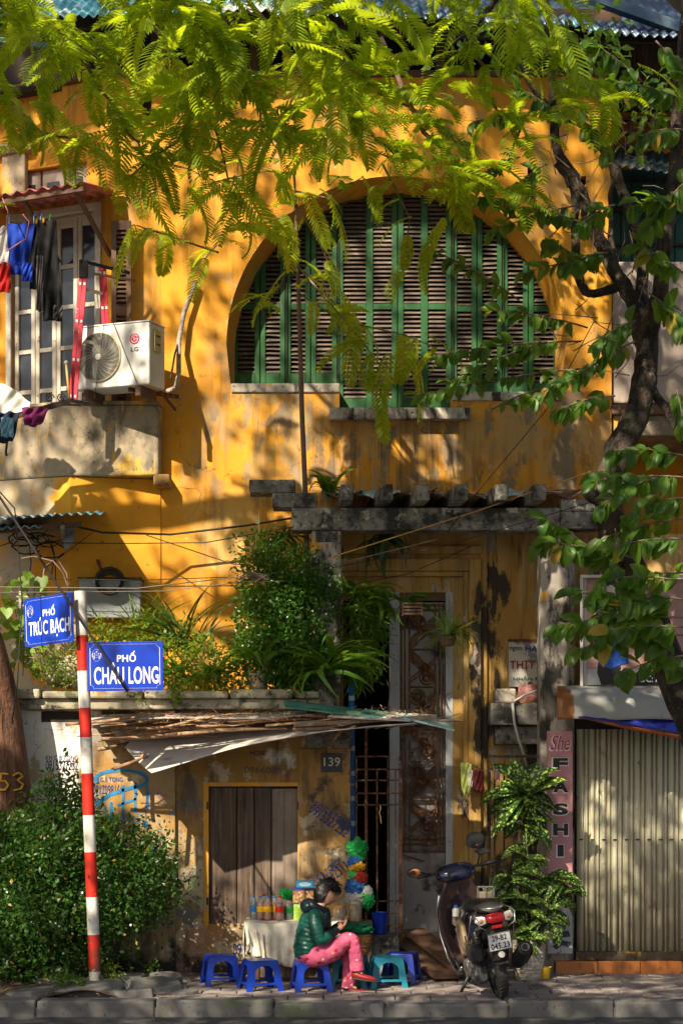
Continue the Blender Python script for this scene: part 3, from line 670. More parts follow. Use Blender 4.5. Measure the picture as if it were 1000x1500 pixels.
for rr in (886, 893, 1067, 1073, 1228, 1236, 1247): gr.box((dl0,yb-.010,PZ(rr,Y0)-.008),(dl1,yb+.009,PZ(rr,Y0)+.008))
gr.build('grille_bars', M['rust'], house)
gx0, gx1 = dl0+.105, dl1-.105; gw = gx1-gx0
def ring(b, cx, cz, r, turns=1.0, w_=.006):
    n = int(20*turns); b.tube([(cx+r*(1-.75*max(0,turns-1)/2*t/n)*math.cos(t*.314*1.0), yb-.006, cz+r*(1-.75*max(0,turns-1)/2*t/n)*math.sin(t*.314)) for t in range(n+1)], w_, 5)
def clipbar(b, x, z, dx, dz, z0, z1):           # a slanting bar kept inside the panel
    t0, t1 = -9, 9
    for p, d, lo, hi in ((x,dx,gx0,gx1),(z,dz,z0,z1)):
        a, c = sorted(((lo-p)/d, (hi-p)/d)); t0 = max(t0,a); t1 = min(t1,c)
    if t1-t0 > .02: b.bar((x+dx*t0,yb,z+dz*t0),(x+dx*t1,yb,z+dz*t1),.008,.016)
zg0, zg1 = PZ(1226,Y0), PZ(896,Y0); nseg = 6; hs_ = (zg1-zg0)/nseg
for q_ in range(nseg):
    z0, z1 = zg0+hs_*q_, zg0+hs_*(q_+1)
    if q_ == 3: z1 -= .0
    g = MB(); up_ = 1 if q_ % 2 else -1
    for k in range(4): clipbar(g, gx0, (z0 if up_ > 0 else z1)+up_*k*.034, 1, up_*.95, z0, z1)
    for k in range(2): clipbar(g, gx1, (z0 if up_ > 0 else z1)+up_*(.10+k*.034), -1, up_*.8, z0, z1)
    g.bar((gx0,yb,z0),(gx1,yb,z0),.009,.014)
    cz = z1-.10 if up_ > 0 else z0+.10; cx = gx0+.07 if q_ % 2 else gx1-.07
    ring(g, cx, cz, .075); ring(g, cx, cz, .055, 2.5); ring(g, gx0+gw*.5, (z0+z1)/2, .035, 2)
    g.build('grille_ornament', M['rust'], house)
MB().bar(P(588,1252,Y0-.06), P(622,1262,Y0-.10), .016).build('door_handle', M['rust'], house)
# shelf slab on the porch wall
MB().box((PX(718,.5),.45,PZ(1062,.5)),(PX(795,.5),Y0-.03,PZ(1030,.5))).build('wall_shelf', M['concrete'], house, bevel=.012)
MB().box((PX(726,.5),.6,PZ(1090,.5)),(PX(790,.5),Y0-.03,PZ(1063,.5))).build('shelf_corbel', M['concrete'], house, bevel=.012)
MB().box((PX(724,.6),.55,PZ(1030,.6)),(PX(755,.6),.8,PZ(1009,.6))).build('plaster_block', M['column'], house, bevel=.02)

# ================================================================ neighbouring house behind the right tree
nb = thing('neighbour_house', (0,0,0), 'grey stuccoed neighbouring house with a green shuttered upper window behind the leaning tree', 'house')
Y1 = 1.7
MB().box((XR+.002,Y1+.3,-.2),(7,Y1+.5,9.2)).build('wall', M['yellow'], nb)
MB().box((PX(897,.9),.95,PZ(592,1)),(7,Y1+.25,PZ(385,1))).build('balcony_parapet', M['grey_stucco'], nb, bevel=.015)
MB().box((PX(895,.85),.86,PZ(608,.9)),(7,Y1+.25,PZ(593,.9))).build('balcony_moulding', M['wood_brown'], nb, bevel=.02)
MB().box((PX(898,.9),.93,PZ(640,1)),(7,Y1+.25,PZ(609,1))).build('balcony_base', M['balcony'], nb, bevel=.02)
for i in range(9):
    a = 897+i*16
    MB().box((PX(a,Y1),Y1+.2,PZ(395,Y1)),(PX(a+15,Y1),Y1+.24,PZ(240,Y1))).build('green_plank', mat('green plank', (.01,.085,.07), .5, vary=.25) if i == 0 else bpy.data.materials['green plank'], nb, bevel=.006)
for r in (255, 300, 350):
    MB().box((PX(890,Y1),Y1+.15,PZ(r+4,Y1)),(PX(1040,Y1),Y1+.18,PZ(r,Y1))).build('window_bar', M['iron_dark'], nb)
corrugated('awning_sheet', P(888,240,Y1-.9), P(1040,262,Y1-.9), P(892,212,Y1), 12, .014, mat('dull green sheet', (.035,.055,.055), .5, vary=.2), nb)
w = MB(); fz0, fz1 = PZ(208,Y1), PZ(165,Y1)
for i in range(8):
    w.box((PX(905+i*18,Y1),Y1+.1,fz0),(PX(911+i*18,Y1),Y1+.15,fz1))
for r in (165,186,205): w.box((PX(900,Y1),Y1+.09,PZ(r+6,Y1)),(PX(1040,Y1),Y1+.16,PZ(r,Y1)))
w.build('wooden_lattice', M['wood_brown'], nb)
MB().box((PX(880,Y1),Y1+.0,PZ(150,Y1)),(7,Y1+.3,PZ(60,Y1))).build('wooden_gable', M['wood_dark'], nb)
corrugated('roof_sheet', P(905,52,.6), P(1060,64,.6), P(905,40,3.0), 22, .016, M['blue_roof'], nb, wob=.01)
MB().bar(P(860,-6,.5), P(1010,48,.5), .12, .10).build('ridge_cap', M['blue_roof'], nb)

# ================================================================ shop on the right
shop = thing('shop', (0,0,0), 'small shop front closed by a pale corrugated folding shutter above orange step tiles', 'shop')
SH0, SHZ0, SHZ1 = 845, PZ(1394), PZ(1068)
MB().box((PX(843),.45,-.1),(6.5,.6,4.2)).build('wall', M['porch_wall'], shop)
MB().box((PX(843),.10,SHZ1),(6.5,.42,SHZ1+.30)).build('lintel', M['dark'], shop)
stripe = [M_ for M_ in (mat('pale shutter enamel', (.50,.47,.34), .45, metal=.1, vary=.08, vs=3, bump=.08, bs=20, layers=[((.22,.19,.13), 9, .62, .70), ((.13,.12,.10), 4, .60, .72, dict(stretch=(1,1,.2), amt=.5))]),
                        mat('tan shutter enamel', (.37,.31,.22), .45, metal=.1, vary=.08, vs=3, bump=.08, bs=20))]
px = SH0; i = 0
while px < 1035:
    a, b_ = PX(px), PX(px+16.6)
    w = b_-a; h0, h1 = SHZ0, SHZ1
    prof = [(0,.0),(w*.14,-.004),(w*.22,-.030),(w*.50,-.034),(w*.58,-.012),(w*.70,-.010),(w*.78,-.030),(w*.93,-.026),(w,.0)]
    b = MB(); n = len(prof)
    b.add([(a+x,.06+y,h0) for x,y in prof]+[(a+x,.06+y,h1) for x,y in prof], [(k,k+1,k+1+n,k+n) for k in range(n-1)])
    for k in (4,5): b.mi[k] = 1
    o = b.build('shutter_panel', stripe, shop, solid=.003, auto=30)
    MB().cbox((a+w*.36,.022,PZ(1230)),(.035,.012,.012)).build('rivet', M['iron_dark'], o)
    px += 16.6; i += 1
MB().box((PX(843),-.02,SHZ0-.035),(6,.02,SHZ0-.002)).build('bottom_rail', M['iron_dark'], shop)
for i in range(13): MB().box((PX(848+i*15),-.0,.20),(PX(848+i*15)+.018,.018,SHZ0-.035)).build('guide_bar', M['iron_dark'], shop)
MB().box((PX(842),-.05,.125),(6,.40,.20)).build('step_top', mat('yellow step edge', (.10,.07,.045), .8, vary=.2, layers=[((.50,.26,.03), 3.2, .56, .60, dict(detail=8)), ((.03,.025,.02), 12, .52, .64)]), shop)
tile = mat('orange glazed tile', (.50,.17,.045), .35, vary=.15, vs=3, layers=[((.20,.08,.04), 9, .58, .70)])
x = PX(812,-.08)
for i in range(9):
    x1 = x+.40
    MB().box((x+.003,-.12,-.02),(x1-.003,.02,.118)).build('step_tile', tile, shop, bevel=.006)
    x = x1
MB().box((PX(812,-.08),-.11,-.1),(6,.05,.10)).build('step_core', M['kerb'], shop)
print('struct ok')
# ================================================================ lettering and small helpers
from mathutils import noise as mnoise
def text_mesh(s, w, h, m, ext=.0, bold=.0, shear=0):
    cu = bpy.data.curves.new('lettering', 'FONT'); cu.body = s; cu.size = 1; cu.offset = bold; cu.shear = shear; cu.resolution_u = 4; cu.space_character = 1+2.2*bold
    cu.extrude = 0.02 if ext else 0
    ob = bpy.data.objects.new('lettering', cu); COL.objects.link(ob)
    dg = bpy.context.evaluated_depsgraph_get(); me = bpy.data.meshes.new_from_object(ob.evaluated_get(dg))
    bpy.data.objects.remove(ob); bpy.data.curves.remove(cu)
    xs = [v.co.x for v in me.vertices]; ys = [v.co.y for v in me.vertices]
    x0, x1, y0, y1 = min(xs), max(xs), min(ys), max(ys)
    for v in me.vertices:
        v.co = Vector(((v.co.x-(x0+x1)/2)/(x1-x0)*w, -v.co.z/.02*ext if ext else 0, (v.co.y-(y0+y1)/2)/(y1-y0)*h))
    me.materials.clear(); me.materials.append(m); me.name = 'lettering'
    return me
def letters(s, c, w, h, m, parent=None, rot=0, yaw=0, bold=.02, ext=0, name='lettering', shear=0):
    o = put(name, text_mesh(s, w, h, m, ext, bold, shear), parent)
    o.matrix_local = Matrix.Translation(Vector(c)) @ Matrix.Rotation(yaw, 4, 'Z') @ Matrix.Rotation(rot, 4, 'Y')
    return o
def wire(pts, r, m, label, name='cable', group=None, sag=0, cat='cable', parent=None, n=5):
    P3 = [Vector(p) for p in pts]; out = []
    for a, b in zip(P3[:-1], P3[1:]):
        k = max(2, int((b-a).length/.12))
        for i in range(k):
            t = i/k; p = a.lerp(b, t); p.z -= sag*4*t*(1-t); out.append(p)
    out.append(P3[-1])
    o = MB().tube(out, r, n).build(name, m if not isinstance(m, str) else M[m], parent, smooth=True)
    if parent is None: tag(o, label, cat, group)
    return o
def child(o, parent):                                   # built in world coordinates, then attached
    o.parent = parent; o.matrix_parent_inverse = parent.matrix_world.inverted(); return o
def simple(name, col, **k): return mat(name, col, **k)

# ================================================================ painted writing and marks on the old house
INK = mat('stencil ink blue', (.012,.03,.20), .8, vary=.4, vs=30, bump=0)
INKD = mat('stencil ink black', (.03,.03,.05), .8, vary=.4, vs=30, bump=0)
SPRAY = mat('spray paint blue', (.01,.17,.38), .7, vary=.4, vs=14, bump=0)
def sten(s, px, py, wpx, hpx, rot=0, m=INK, y=-.053, bold=.008): letters(s, P(px,py,y), S(wpx,y), S(hpx,y), m, house, rot=R(rot), bold=bold, name='stencil_lettering')
sten('KH C B TONG', 91, 1110, 47, 7, bold=.012); sten('0915327232', 91, 1121, 47, 15)
sten('KH C B TONG', 158, 1142, 44, 7, bold=.012); sten('0917098166', 158, 1157, 44, 14)
sten('KH C B TONG', 487, 1192, 60, 7, 34, y=-.022, bold=.012); sten('0915327232', 482, 1202, 66, 15, 36, y=-.022)
sten('KH C B TONG', 474, 1279, 54, 7, -38, y=-.022, bold=.012); sten('09150H2311', 481, 1287, 66, 15, -38, y=-.022)
sten('KHC', 352, 1374, 17, 7, 5, y=-.004, m=INKD); sten('0912', 354, 1390, 26, 17, -3, y=-.004)
sten('HOSE', 377, 1103, 22, 7, 2, y=-.004, m=INKD); sten('0966083', 385, 1128, 54, 9, 2, y=-.004, m=mat('faded ink', (.12,.09,.07), .8, bump=0))
def spray(pts, wpx, y=-.054):
    b = MB(); q = [P(a,c,y) for a,c in pts]; w = S(wpx,y)
    for i in range(len(q)-1):
        pass
    k = []
    for i, p in enumerate(q):
        d = (q[min(i+1,len(q)-1)]-q[max(0,i-1)]).normalized(); nrm = Vector((-d.z,0,d.x)); ww = w*(.75+.5*rnd.random())/2
        k += [p+nrm*ww, p-nrm*ww]
    b.add(k, [(2*i,2*i+1,2*i+3,2*i+2) for i in range(len(q)-1)])
    b.build('graffiti', SPRAY, house)
def arc(cx, cy, rx, ry, a0, a1, n=14): return [(cx+rx*math.cos(R(a0+(a1-a0)*i/n)), cy-ry*math.sin(R(a0+(a1-a0)*i/n))) for i in range(n+1)]
spray(arc(178,1142,38,14,200,-50)+[(196,1153),(178,1158),(160,1165),(140,1178)], 5)
for x, a, b_ in ((180,1150,1200),(198,1146,1190),(216,1150,1184),(163,1175,1205)): spray([(x+((i*7)%3)*.4, a+(b_-a)*i/5) for i in range(6)], 4)
spray([(214,1203),(214,1213)], 5); spray([(172,1180),(200,1170)], 3); spray([(90,1183),(130,1196)], 5); spray([(222,1250),(228,1243)], 6)
for i in range(5): spray([(184+i*7,1200-i*5),(206+i*3,1207-i*5)], 1.5)
w = MB().box((PX(470),-.026,PZ(1131)),(PX(501),-.019,PZ(1103))).build('number_plate', mat('navy enamel', (.012,.016,.035), .4, vary=.3), house)
letters('139', P(486,1116,-.0275), S(24), S(13), mat('cream number', (.55,.50,.38), .6), w, bold=.01)
# padlocks, hooks and hinges
for px, r in ((437,1180),(437,1320),(304,1180),(304,1320)): MB().cbox(P(px,r,-.0), (.02,.03,.07)).build('hinge', M['iron_dark'], house, bevel=.003)

# ================================================================ street sign pole
pole = thing('street_sign_pole', (PX(140,-1.5),-1.5,0), 'red and white banded steel pole leaning slightly, carrying two blue street name plates', 'pole')
A, B = P(140.5,1452,-1.5), P(118,866,-1.5)
bands = [(1452,1423,0),(1423,1369,1),(1369,1314,0),(1314,1248,1),(1248,1194,0),(1194,1133,1),(1133,1080,0),(1080,1037,1),(1037,983,0),(983,931,1),(931,866,0)]
for r0, r1, c in bands:
    a = A.lerp(B, (1452-r0)/586); b_ = A.lerp(B, (1452-r1)/586)
    child(MB().tube([a, b_], .052, 24, caps=(r1==866)).build('red_band' if c else 'white_band', M['red_paint' if c else 'white_paint'], pole, auto=40), pole)
bpy.context.view_layer.update()
pole_inv = Matrix.Translation(-Vector(pole.location))
for c in kids(pole): c.matrix_parent_inverse = pole_inv
def street_sign(cpx, cpy, yy, w, h, yaw, tilt, l1, l2, w2, label):
    t = thing('street_sign', P(cpx,cpy,yy), label, 'street sign', 'blue enamel street name plates')
    t.rotation_euler = (0, tilt, yaw)
    b = MB().box((-w/2,-.004,-h/2),(w/2,.004,h/2)).build('plate', M['sign_blue'], t, bevel=.0015)
    q = MB(); m_, k = .028, .004; e = .03; y = -.0052; X, Z = w/2-m_, h/2-m_*.8
    for a, c in (((-X+e,Z),(X-e,Z)),((-X+e,-Z),(X-e,-Z)),((-X,-Z+e),(-X,Z-e)),((X,-Z+e),(X,Z-e))):
        q.bar((a[0],y,a[1]),(c[0],y,c[1]),k,.001)
    for sx in (-1,1):
        for sz in (-1,1):
            pts = [(sx*(X-e*math.cos(R(a))), y, sz*(Z-e*math.sin(R(a)))) for a in (0,30,60,90)]
            for a, c in zip(pts[:-1], pts[1:]): q.bar(a, c, k, .001)
    q.build('border_line', M['sign_white'], t)
    cx, cz, r = -w/2+.085, h/2-.115, .047
    q = MB(); pts = [(cx+r*.8*math.cos(R(a)), y, cz+r*1.12*math.sin(R(a))) for a in range(0,361,20)]
    for a, c in zip(pts[:-1], pts[1:]): q.bar(a, c, .004, .001)
    for a, c in (((-.022,-.032),(-.022,-.002)),((.022,-.032),(.022,-.002)),((-.026,-.002),(.026,-.002)),((-.016,.005),(.016,.005)),((-.03,.014),(-.018,.006)),((.03,.014),(.018,.006)),((-.018,.02),(.018,.02)),((-.012,.028),(.012,.028)),((-.018,.012),(-.018,.02)),((.018,.012),(.018,.02)),((-.014,-.018),(.014,-.018)),((0,.028),(0,.036))):
        q.bar((cx+a[0],y,cz+a[1]),(cx+c[0],y,cz+c[1]),.005,.001)
    q.build('emblem', M['sign_white'], t)
    letters(l1, (.02*w, -.0055, h*.20), w*.25, h*.22, M['sign_white'], t, bold=.022)
    letters(l2, (0.01, -.0055, -h*.14), w2, h*.44, M['sign_white'], t, bold=.018)
    for sz in (-1,1):
        MB().ball((w/2-.02 if tilt > 0 else -w/2+.02,-.006,sz*(h/2-.012)), .008, 8, 5).build('bolt', M['rust'], t)
    return t
street_sign(183.5, 976, -1.58, .655, .425, R(0), R(-.8), 'PHỐ', 'CHÂU LONG', .555, 'larger blue enamel street sign reading PHỐ CHÂU LONG, fixed right of the banded pole')
street_sign(71.5, 908.5, -1.42, .635, .425, R(-40), R(-2.6), 'PHỐ', 'TRÚC BẠCH', .53, 'blue street sign reading PHỐ TRÚC BẠCH, turned askew left of the banded pole')

# ================================================================ plastic stools
def stool_proto(m, label):
    t = thing('plastic_stool', (0,0,0), label, 'stool', 'low plastic stools on the pavement')
    hh, top, bot = .265, .125, .165
    b = MB(); b.plan([(x,y) for x,y in [(-top,-top),(top,-top),(top,top),(-top,top)]], hh-.018, hh)
    b.build('seat', m, t, bevel=.012, seg=3)
    for k in range(4):
        out = [(-bot,0),(-bot+.048,0),(-bot+.052,.055),(bot-.052,.055),(bot-.048,0),(bot,0),(top,hh-.012),(-top,hh-.012)]
        arcp = [(-.090,.075),(.090,.075)]+[(.088*math.cos(R(a)), .150+.072*math.sin(R(a))) for a in range(0,181,18)]
        tri = tessellate_polygon([[Vector((x,z,0)) for x,z in out],[Vector((x,z,0)) for x,z in arcp]])
        fl = out+arcp; b = MB()
        def pt(x,z,dy): 
            yy = -(bot+(top-bot)*z/hh)+dy
            return Matrix.Rotation(R(90*k),3,'Z') @ Vector((x,yy,z))
        n = len(fl); b.add([pt(x,z,0) for x,z in fl]+[pt(x*.96,z,.012) for x,z in fl], [tuple(f) for f in tri]+[tuple(i+n for i in reversed(f)) for f in tri])
        for loop, off in ((out,0),(arcp,len(out))):
            L = len(loop); b.add([pt(x,z,0) for x,z in loop]+[pt(x*.96,z,.012) for x,z in loop], [(i,(i+1)%L,(i+1)%L+L,i+L) for i in range(L)])
        b.build('leg_panel', m, t, auto=35)
    return t
def gy(row): return 5301/(row-HR)-18
s1 = stool_proto(M['blue_plastic'], 'leftmost of the blue plastic stools, empty beside the peeling annexe wall')
s1.location = (PX(323,-1.0), -1.0, 0); s1.rotation_euler = (0,0,R(14))
dup(s1, (PX(381,-1.43),-1.43,0), R(20), 'empty blue plastic stool standing in front of the white clothed table')
dup(s1, (PX(455,-1.47),-1.47,0), R(12), 'blue plastic stool the woman in the green jacket is sitting on')
dup(s1, (PX(588,-.80),-.80,0), R(-14), 'blue plastic stool rearmost on the right, behind the teal stool by the leaning planks')
s2 = stool_proto(M['teal_plastic'], 'scuffed teal plastic stool standing empty right of the woman\'s red shoes')
s2.location = (PX(566,-1.15),-1.15,0); s2.rotation_euler = (0,0,R(8))
dup(s2, (PX(514,-1.12),-1.12,0), R(-10), 'teal plastic stool under the wicker basket, behind the woman\'s legs')

# ================================================================ drinks table
tx0, tx1, ty0, ty1, th = PX(366,-.85), PX(497,-.85), -.88, -.32, .52
tb = thing('drinks_table', ((tx0+tx1)/2,-.6,0), 'low drinks table hidden under a stained white cloth behind the seated woman', 'table')
def ch(b, name, m, parent, **k):
    o = b.build(name, m, None, **k); o.parent = parent; o.matrix_parent_inverse = Matrix.Translation(-Vector(parent.location)); return o
for x in (tx0+.06, tx1-.06):
    for y in (ty0+.06, ty1-.05): ch(MB().box((x-.02,y-.02,0),(x+.02,y+.02,th)), 'leg', M['wood_brown'], tb)
ch(MB().box((tx0,ty0,th),(tx1,ty1,th+.02)), 'table_top', M['wood_grey'], tb, bevel=.004)
ch(MB().box((tx0-.12,ty0+.1,.06),(tx0+.28,ty0+.35,.16)), 'crate_board', M['wood_brown'], tb, bevel=.004)
ch(MB().box((tx0+.02,ty0+.06,.04),(tx1,ty0+.09,.16)), 'lower_board', M['wood_dark'], tb, bevel=.004)
cloth_m = mat('stained white cloth', (.62,.58,.50), .8, vary=.08, vs=5, bump=.3, bs=30, layers=[((.42,.36,.26), 5, .54, .66), ((.25,.17,.07), 9, .66, .70), ((.30,.28,.25), 40, .66, .70)])
b = MB()
def cl(u, v):                                   # v 0 = back of top .. 1 = hem
    x = tx0-.05+(tx1-tx0+.07)*u
    if v < .4: return (x, ty1+(ty0-.015-ty1)*v/.4, th+.024+.004*math.sin(13*u+5*v))
    w_ = (v-.4)/.6; hem = .17+.05*math.sin(7*u+1)
    if u < .06: hem = .30+.05*math.sin(50*u)
    return (x+.02*w_*math.sin(9*u)+(.03*w_ if u<.03 else 0), ty0-.018-.03*w_-.016*w_*math.sin(25*u+2*math.sin(3*w_))-.012*w_*math.sin(60*u), th+.022-(th-hem)*w_)
b.grid(cl, 70, 24)
ch(b, 'cloth', cloth_m, tb, smooth=True, solid=.003)
b = MB(); b.grid(lambda u,v: (tx0-.052-.012*math.sin(9*v*u), ty0+.02+.25*u-.02*v, th+.02-.34*v*(1-.5*u)), 10, 10)
ch(b, 'cloth', cloth_m, tb, smooth=True, solid=.003)
b = MB(); b.grid(lambda u,v: (tx0+.04+.075*u*(1-v*.3)+.05*v, ty0-.055-.015*math.sin(8*u), th-.06-.24*v+.03*math.sin(7*u)), 8, 8)
ch(b, 'torn_flap', cloth_m, tb, smooth=True, solid=.003)

glass = mat('clear bottle plastic', (.85,.9,.92), .06, trans=.85, vary=.02, bump=0, ior=1.3)
def liquid(n, c): return mat(n, c, .15, vary=.05, bump=0, coat=.5, trans=.35)
LQ = {'orange': liquid('orange drink', (.75,.17,.008)), 'red': liquid('red drink', (.42,.008,.008)), 'water': mat('water bottle tint', (.55,.70,.78), .1, trans=.7, bump=0), 'dark': liquid('dark drink', (.03,.022,.015))}
def bottle(px, row, y, hpx, wpx, liq, label_m, cap_m, label, fill=.72):
    h = S(hpx,y); r = S(wpx,y)/2; loc = Vector((PX(px,y), y, th+.028))
    t = thing('bottle', loc, label, 'bottle', 'drink bottles on the table')
    pr = lambda k: [(.0,.0),(r*.9*k,.0),(r*k,.015),(r*k,h*.30),(r*.90*k,h*.34),(r*k,h*.38),(r*k,h*.60),(r*.85*k,h*.72),(r*.42*k,h*.88),(r*.36*k,h*.93)]
    MB().lathe([(a,z+.001) for a,z in pr(.96) if z <= h*fill+.001]+[(0,h*fill)], n=16).build('drink', LQ[liq], t, smooth=True)
    MB().lathe(pr(1.0), n=16).build('shell', glass, t, smooth=True)
    MB().lathe([(r*1.02,h*.33),(r*1.03,h*.34),(r*1.03,h*.56),(r*1.02,h*.57)], n=16).build('paper_band', label_m, t, auto=40)
    MB().lathe([(r*.42,h*.92),(r*.42,h),(0,h)], n=14).build('cap', cap_m, t, auto=40)
    return t
LY = mat('yellow label', (.85,.48,.01), .4, vary=.15, vs=40, bump=0); LB = mat('blue label', (.03,.20,.55), .4, vary=.2, vs=50, bump=0)
LR = mat('red label', (.45,.01,.01), .4, vary=.2, vs=50, bump=0); CB = simple('blue cap', (.02,.18,.5), rough=.4); CR = simple('red cap', (.6,.02,.01), rough=.4)
LG_ = mat('green label', (.01,.22,.04), .4, vary=.3, vs=50, bump=0)
bottle(371.5,0,-.62,36,11,'water',LB,CB,'clear water bottle with a blue label, leftmost on the white table',.95)
bottle(381.5,0,-.64,35,11.5,'orange',LY,CB,'orange drink bottle with yellow label beside the water bottle')
bottle(392,0,-.66,35,11.5,'orange',LY,CB,'orange drink bottle with yellow label, middle of the three in front')
bottle(402,0,-.60,34,11,'orange',LY,CB,'orange drink bottle touching the bright red bottle')
bottle(386.5,0,-.48,36,11,'orange',LY,CR,'half hidden orange drink bottle standing behind the front row')
bottle(409.5,0,-.70,36,12.5,'red',LR,CR,'dark red drink bottle with a red cap in front of the row')
bottle(422.5,0,-.62,31,14,'dark',LG_,mat('black cap',(.02,.02,.02),.4),'squat dark jar bottle with a green label beside the red bottle')
def boxthing(name, px0, px1, r0, r1, y0, dep, m, label, cat, lid=None, zbase=None, group=None):
    x0, x1, z0, z1 = PX(px0,y0), PX(px1,y0), PZ(r1,y0), PZ(r0,y0)
    t = thing(name, ((x0+x1)/2,y0+dep/2,z0), label, cat, group); hx = (x1-x0)/2; hz = z1-z0
    MB().box((-hx,-dep/2,0),(hx,dep/2,hz)).build('body', m, t, bevel=.006)
    if lid: MB().box((-hx-.006,-dep/2-.006,hz),(hx+.006,dep/2+.006,hz+.014)).build('lid', lid, t, bevel=.004)
    return t
zt = th+.028
candy = mat('mixed sweets', (.45,.30,.12), .5, vary=.9, vs=60, bump=.8, bs=60, layers=[((.6,.06,.03), 45, .56, .58), ((.75,.7,.6), 38, .60, .62), ((.03,.10,.30), 50, .60, .62)])
lime = mat('lime green carton', (.38,.62,.05), .5, vary=.1, layers=[((.75,.80,.6), 30, .56, .58, dict(stretch=(1,1,3)))])
BL = simple('blue lid', (.01,.05,.45), rough=.35)
boxthing('plastic_tub', 430,443.5,1325,1351.5,-.72,.10, lime,'lime green plastic tub standing on the white table','tub')
boxthing('sweets_box', 429,444,1304,1322.5,-.71,.11, candy,'clear box of wrapped sweets with blue lid on the lime tub','box',BL)
boxthing('sweets_box', 446,460,1304,1351.5,-.66,.11, candy,'taller clear sweets box with blue lid behind the woman\'s hood','box',BL)
tis = boxthing('tissue_box', 434,459,1290,1300.5,-.70,.11, mat('turquoise tissue carton',(.03,.30,.50),.4,vary=.1),'turquoise tissue box with white oval print on top of the sweets boxes','box')
q = MB(); q.lathe([(0,-.0562),(.035,-.056)], n=20, axis='y'); o = q.build('oval_print', mat('pale print',(.45,.62,.72),.4), tis); o.scale = (1.6,1,.55); o.location = (0,0,.032)
def blob(name, c, r, m, label=None, cat=None, seed=0, amp=.28, parent=None, n=34, k=24, group=None, crumple=0):
    b = MB(); b.ball((0,0,0), 1, n, k); q = random.Random(seed)
    dirs = [Vector((q.uniform(-1,1),q.uniform(-1,1),q.uniform(-1,1))).normalized() for _ in range(26)]
    vs = []
    for v in b.v:
        v = Vector(v); f = 1+amp*max(max(v.dot(d), 0)**9*(.6+.4*((i*7)%5)/4) for i, d in enumerate(dirs))-amp*.4+amp*.22*math.sin(13*v.x+9*v.y*v.z+seed)*math.sin(11*v.z+7*v.y)
        if crumple:
            f += crumple*(abs(mnoise.noise(v*3.1+Vector((seed,0,0))))*1.6-abs(mnoise.noise(v*7.0+Vector((0,seed,0))))*.9)
        vs.append((v.x*f*r[0], v.y*f*r[1], v.z*f*r[2]))
    b.v = vs; o = b.build(name, m, parent, auto=50); o.location = c
    if label: tag(o, label, cat, group)
    return o
def plastic(n, c, a=.0):
    N = NT(n); N.b.inputs['Base Color'].default_value = (*c,1); N.b.inputs['Roughness'].default_value = .22; N.b.inputs['Specular IOR Level'].default_value = .6
    t = N.n('ShaderNodeBsdfTranslucent'); t.inputs[0].default_value = (*[min(1,x*1.8) for x in c],1)
    ms = N.n('ShaderNodeMixShader'); ms.inputs[0].default_value = .4; N.l(N.b.outputs[0], ms.inputs[1]); N.l(t.outputs[0], ms.inputs[2]); N.l(ms.outputs[0], N.out.inputs[0])
    N.bump(N.noise(38, 5, .7, obj=True), 1.0, .02); return N.m
PG, PB_, PY, PR, PW = plastic('green bag plastic',(.02,.45,.10)), plastic('blue bag plastic',(.03,.16,.48)), plastic('yellow bag plastic',(.85,.40,.01)), plastic('red bag plastic',(.6,.05,.03)), plastic('clear bag plastic',(.55,.55,.52))
blob('plastic_bag', P(421,1310,-.5), (.07,.05,.045), PG, 'crumpled green plastic bag behind the bottles on the table', 'bag', 5, crumple=.4)
bl = [(524,1243,14,12,PG,'bright green bundle of plastic bags, topmost of the hanging string'),(519,1262,9,8,PB_,'small blue bundle of bags hanging under the topmost green one'),(524,1256,9,7,PG,'small green knot of bags hanging beside the blue one'),
      (523,1268,10,7,PY,'yellow bundle of bags in the middle of the hanging string'),(519,1280,8,10,PG,'green bag knot hanging under the yellow bundle'),(528,1285,9,7,PR,'red and white bag bundle on the hanging string'),
      (520,1299,13,12,PB_,'blue bundle of bags low on the hanging string'),(519,1316,12,8,PW,'clear bag bundle hanging over the glass jars'),(536,1316,11,13,PG,'large lower green bag hanging beside the iron gate'),(538,1305,6,7,PW,'small clear bag above the lower green bag')]
for i, (px, r, w_, h_, m_, lb) in enumerate(bl):
    blob('hanging_bag', P(px,r,-.12-.03*(i%2)), (S(w_),S(w_)*.7,S(h_)), m_, lb, 'bag', i+11, amp=.22, crumple=.42, group='bundles of plastic bags hanging beside the gate')
wire([P(520,1225,-.12),P(521,1320,-.12)], .003, 'wire_grey', 'thin cord on which the plastic bags hang beside the gate', 'cord', cat='cord')
# jars, basket
jg = mat('dusty jar glass', (.40,.30,.20), .2, trans=.25, vary=.3, vs=20, bump=0)
def jar(px0, px1, r0, r1, y, lm, label):
    x0, x1 = PX(px0,y), PX(px1,y); rr = (x1-x0)/2; z0, z1 = PZ(r1,y), PZ(r0,y)
    t = thing('glass_jar', ((x0+x1)/2,y,z0), label, 'jar', 'big glass jars beside the pier')
    MB().lathe([(0,0),(rr*.95,0),(rr,.01),(rr,(z1-z0)*.82),(rr*.75,(z1-z0)*.88)], n=20).build('glass', jg, t, smooth=True)
    MB().lathe([(0,.004),(rr*.9,.005),(rr*.9,(z1-z0)*.5),(0,(z1-z0)*.5)], n=18).build('tea_leaves', candy, t)
    MB().lathe([(rr*.82,(z1-z0)*.86),(rr*.82,z1-z0),(0,z1-z0)], n=20).build('lid', lm, t, auto=40)
tb2 = thing('jar_shelf', (PX(510,-.3),-.3,0), 'low dark wooden bench under the glass jars behind the woman', 'bench')
ch(MB().box((PX(470,-.4),-.5,PZ(1357,-.4)),(PX(545,-.4),-.12,PZ(1350,-.4))), 'top', M['wood_brown'], tb2, bevel=.004)
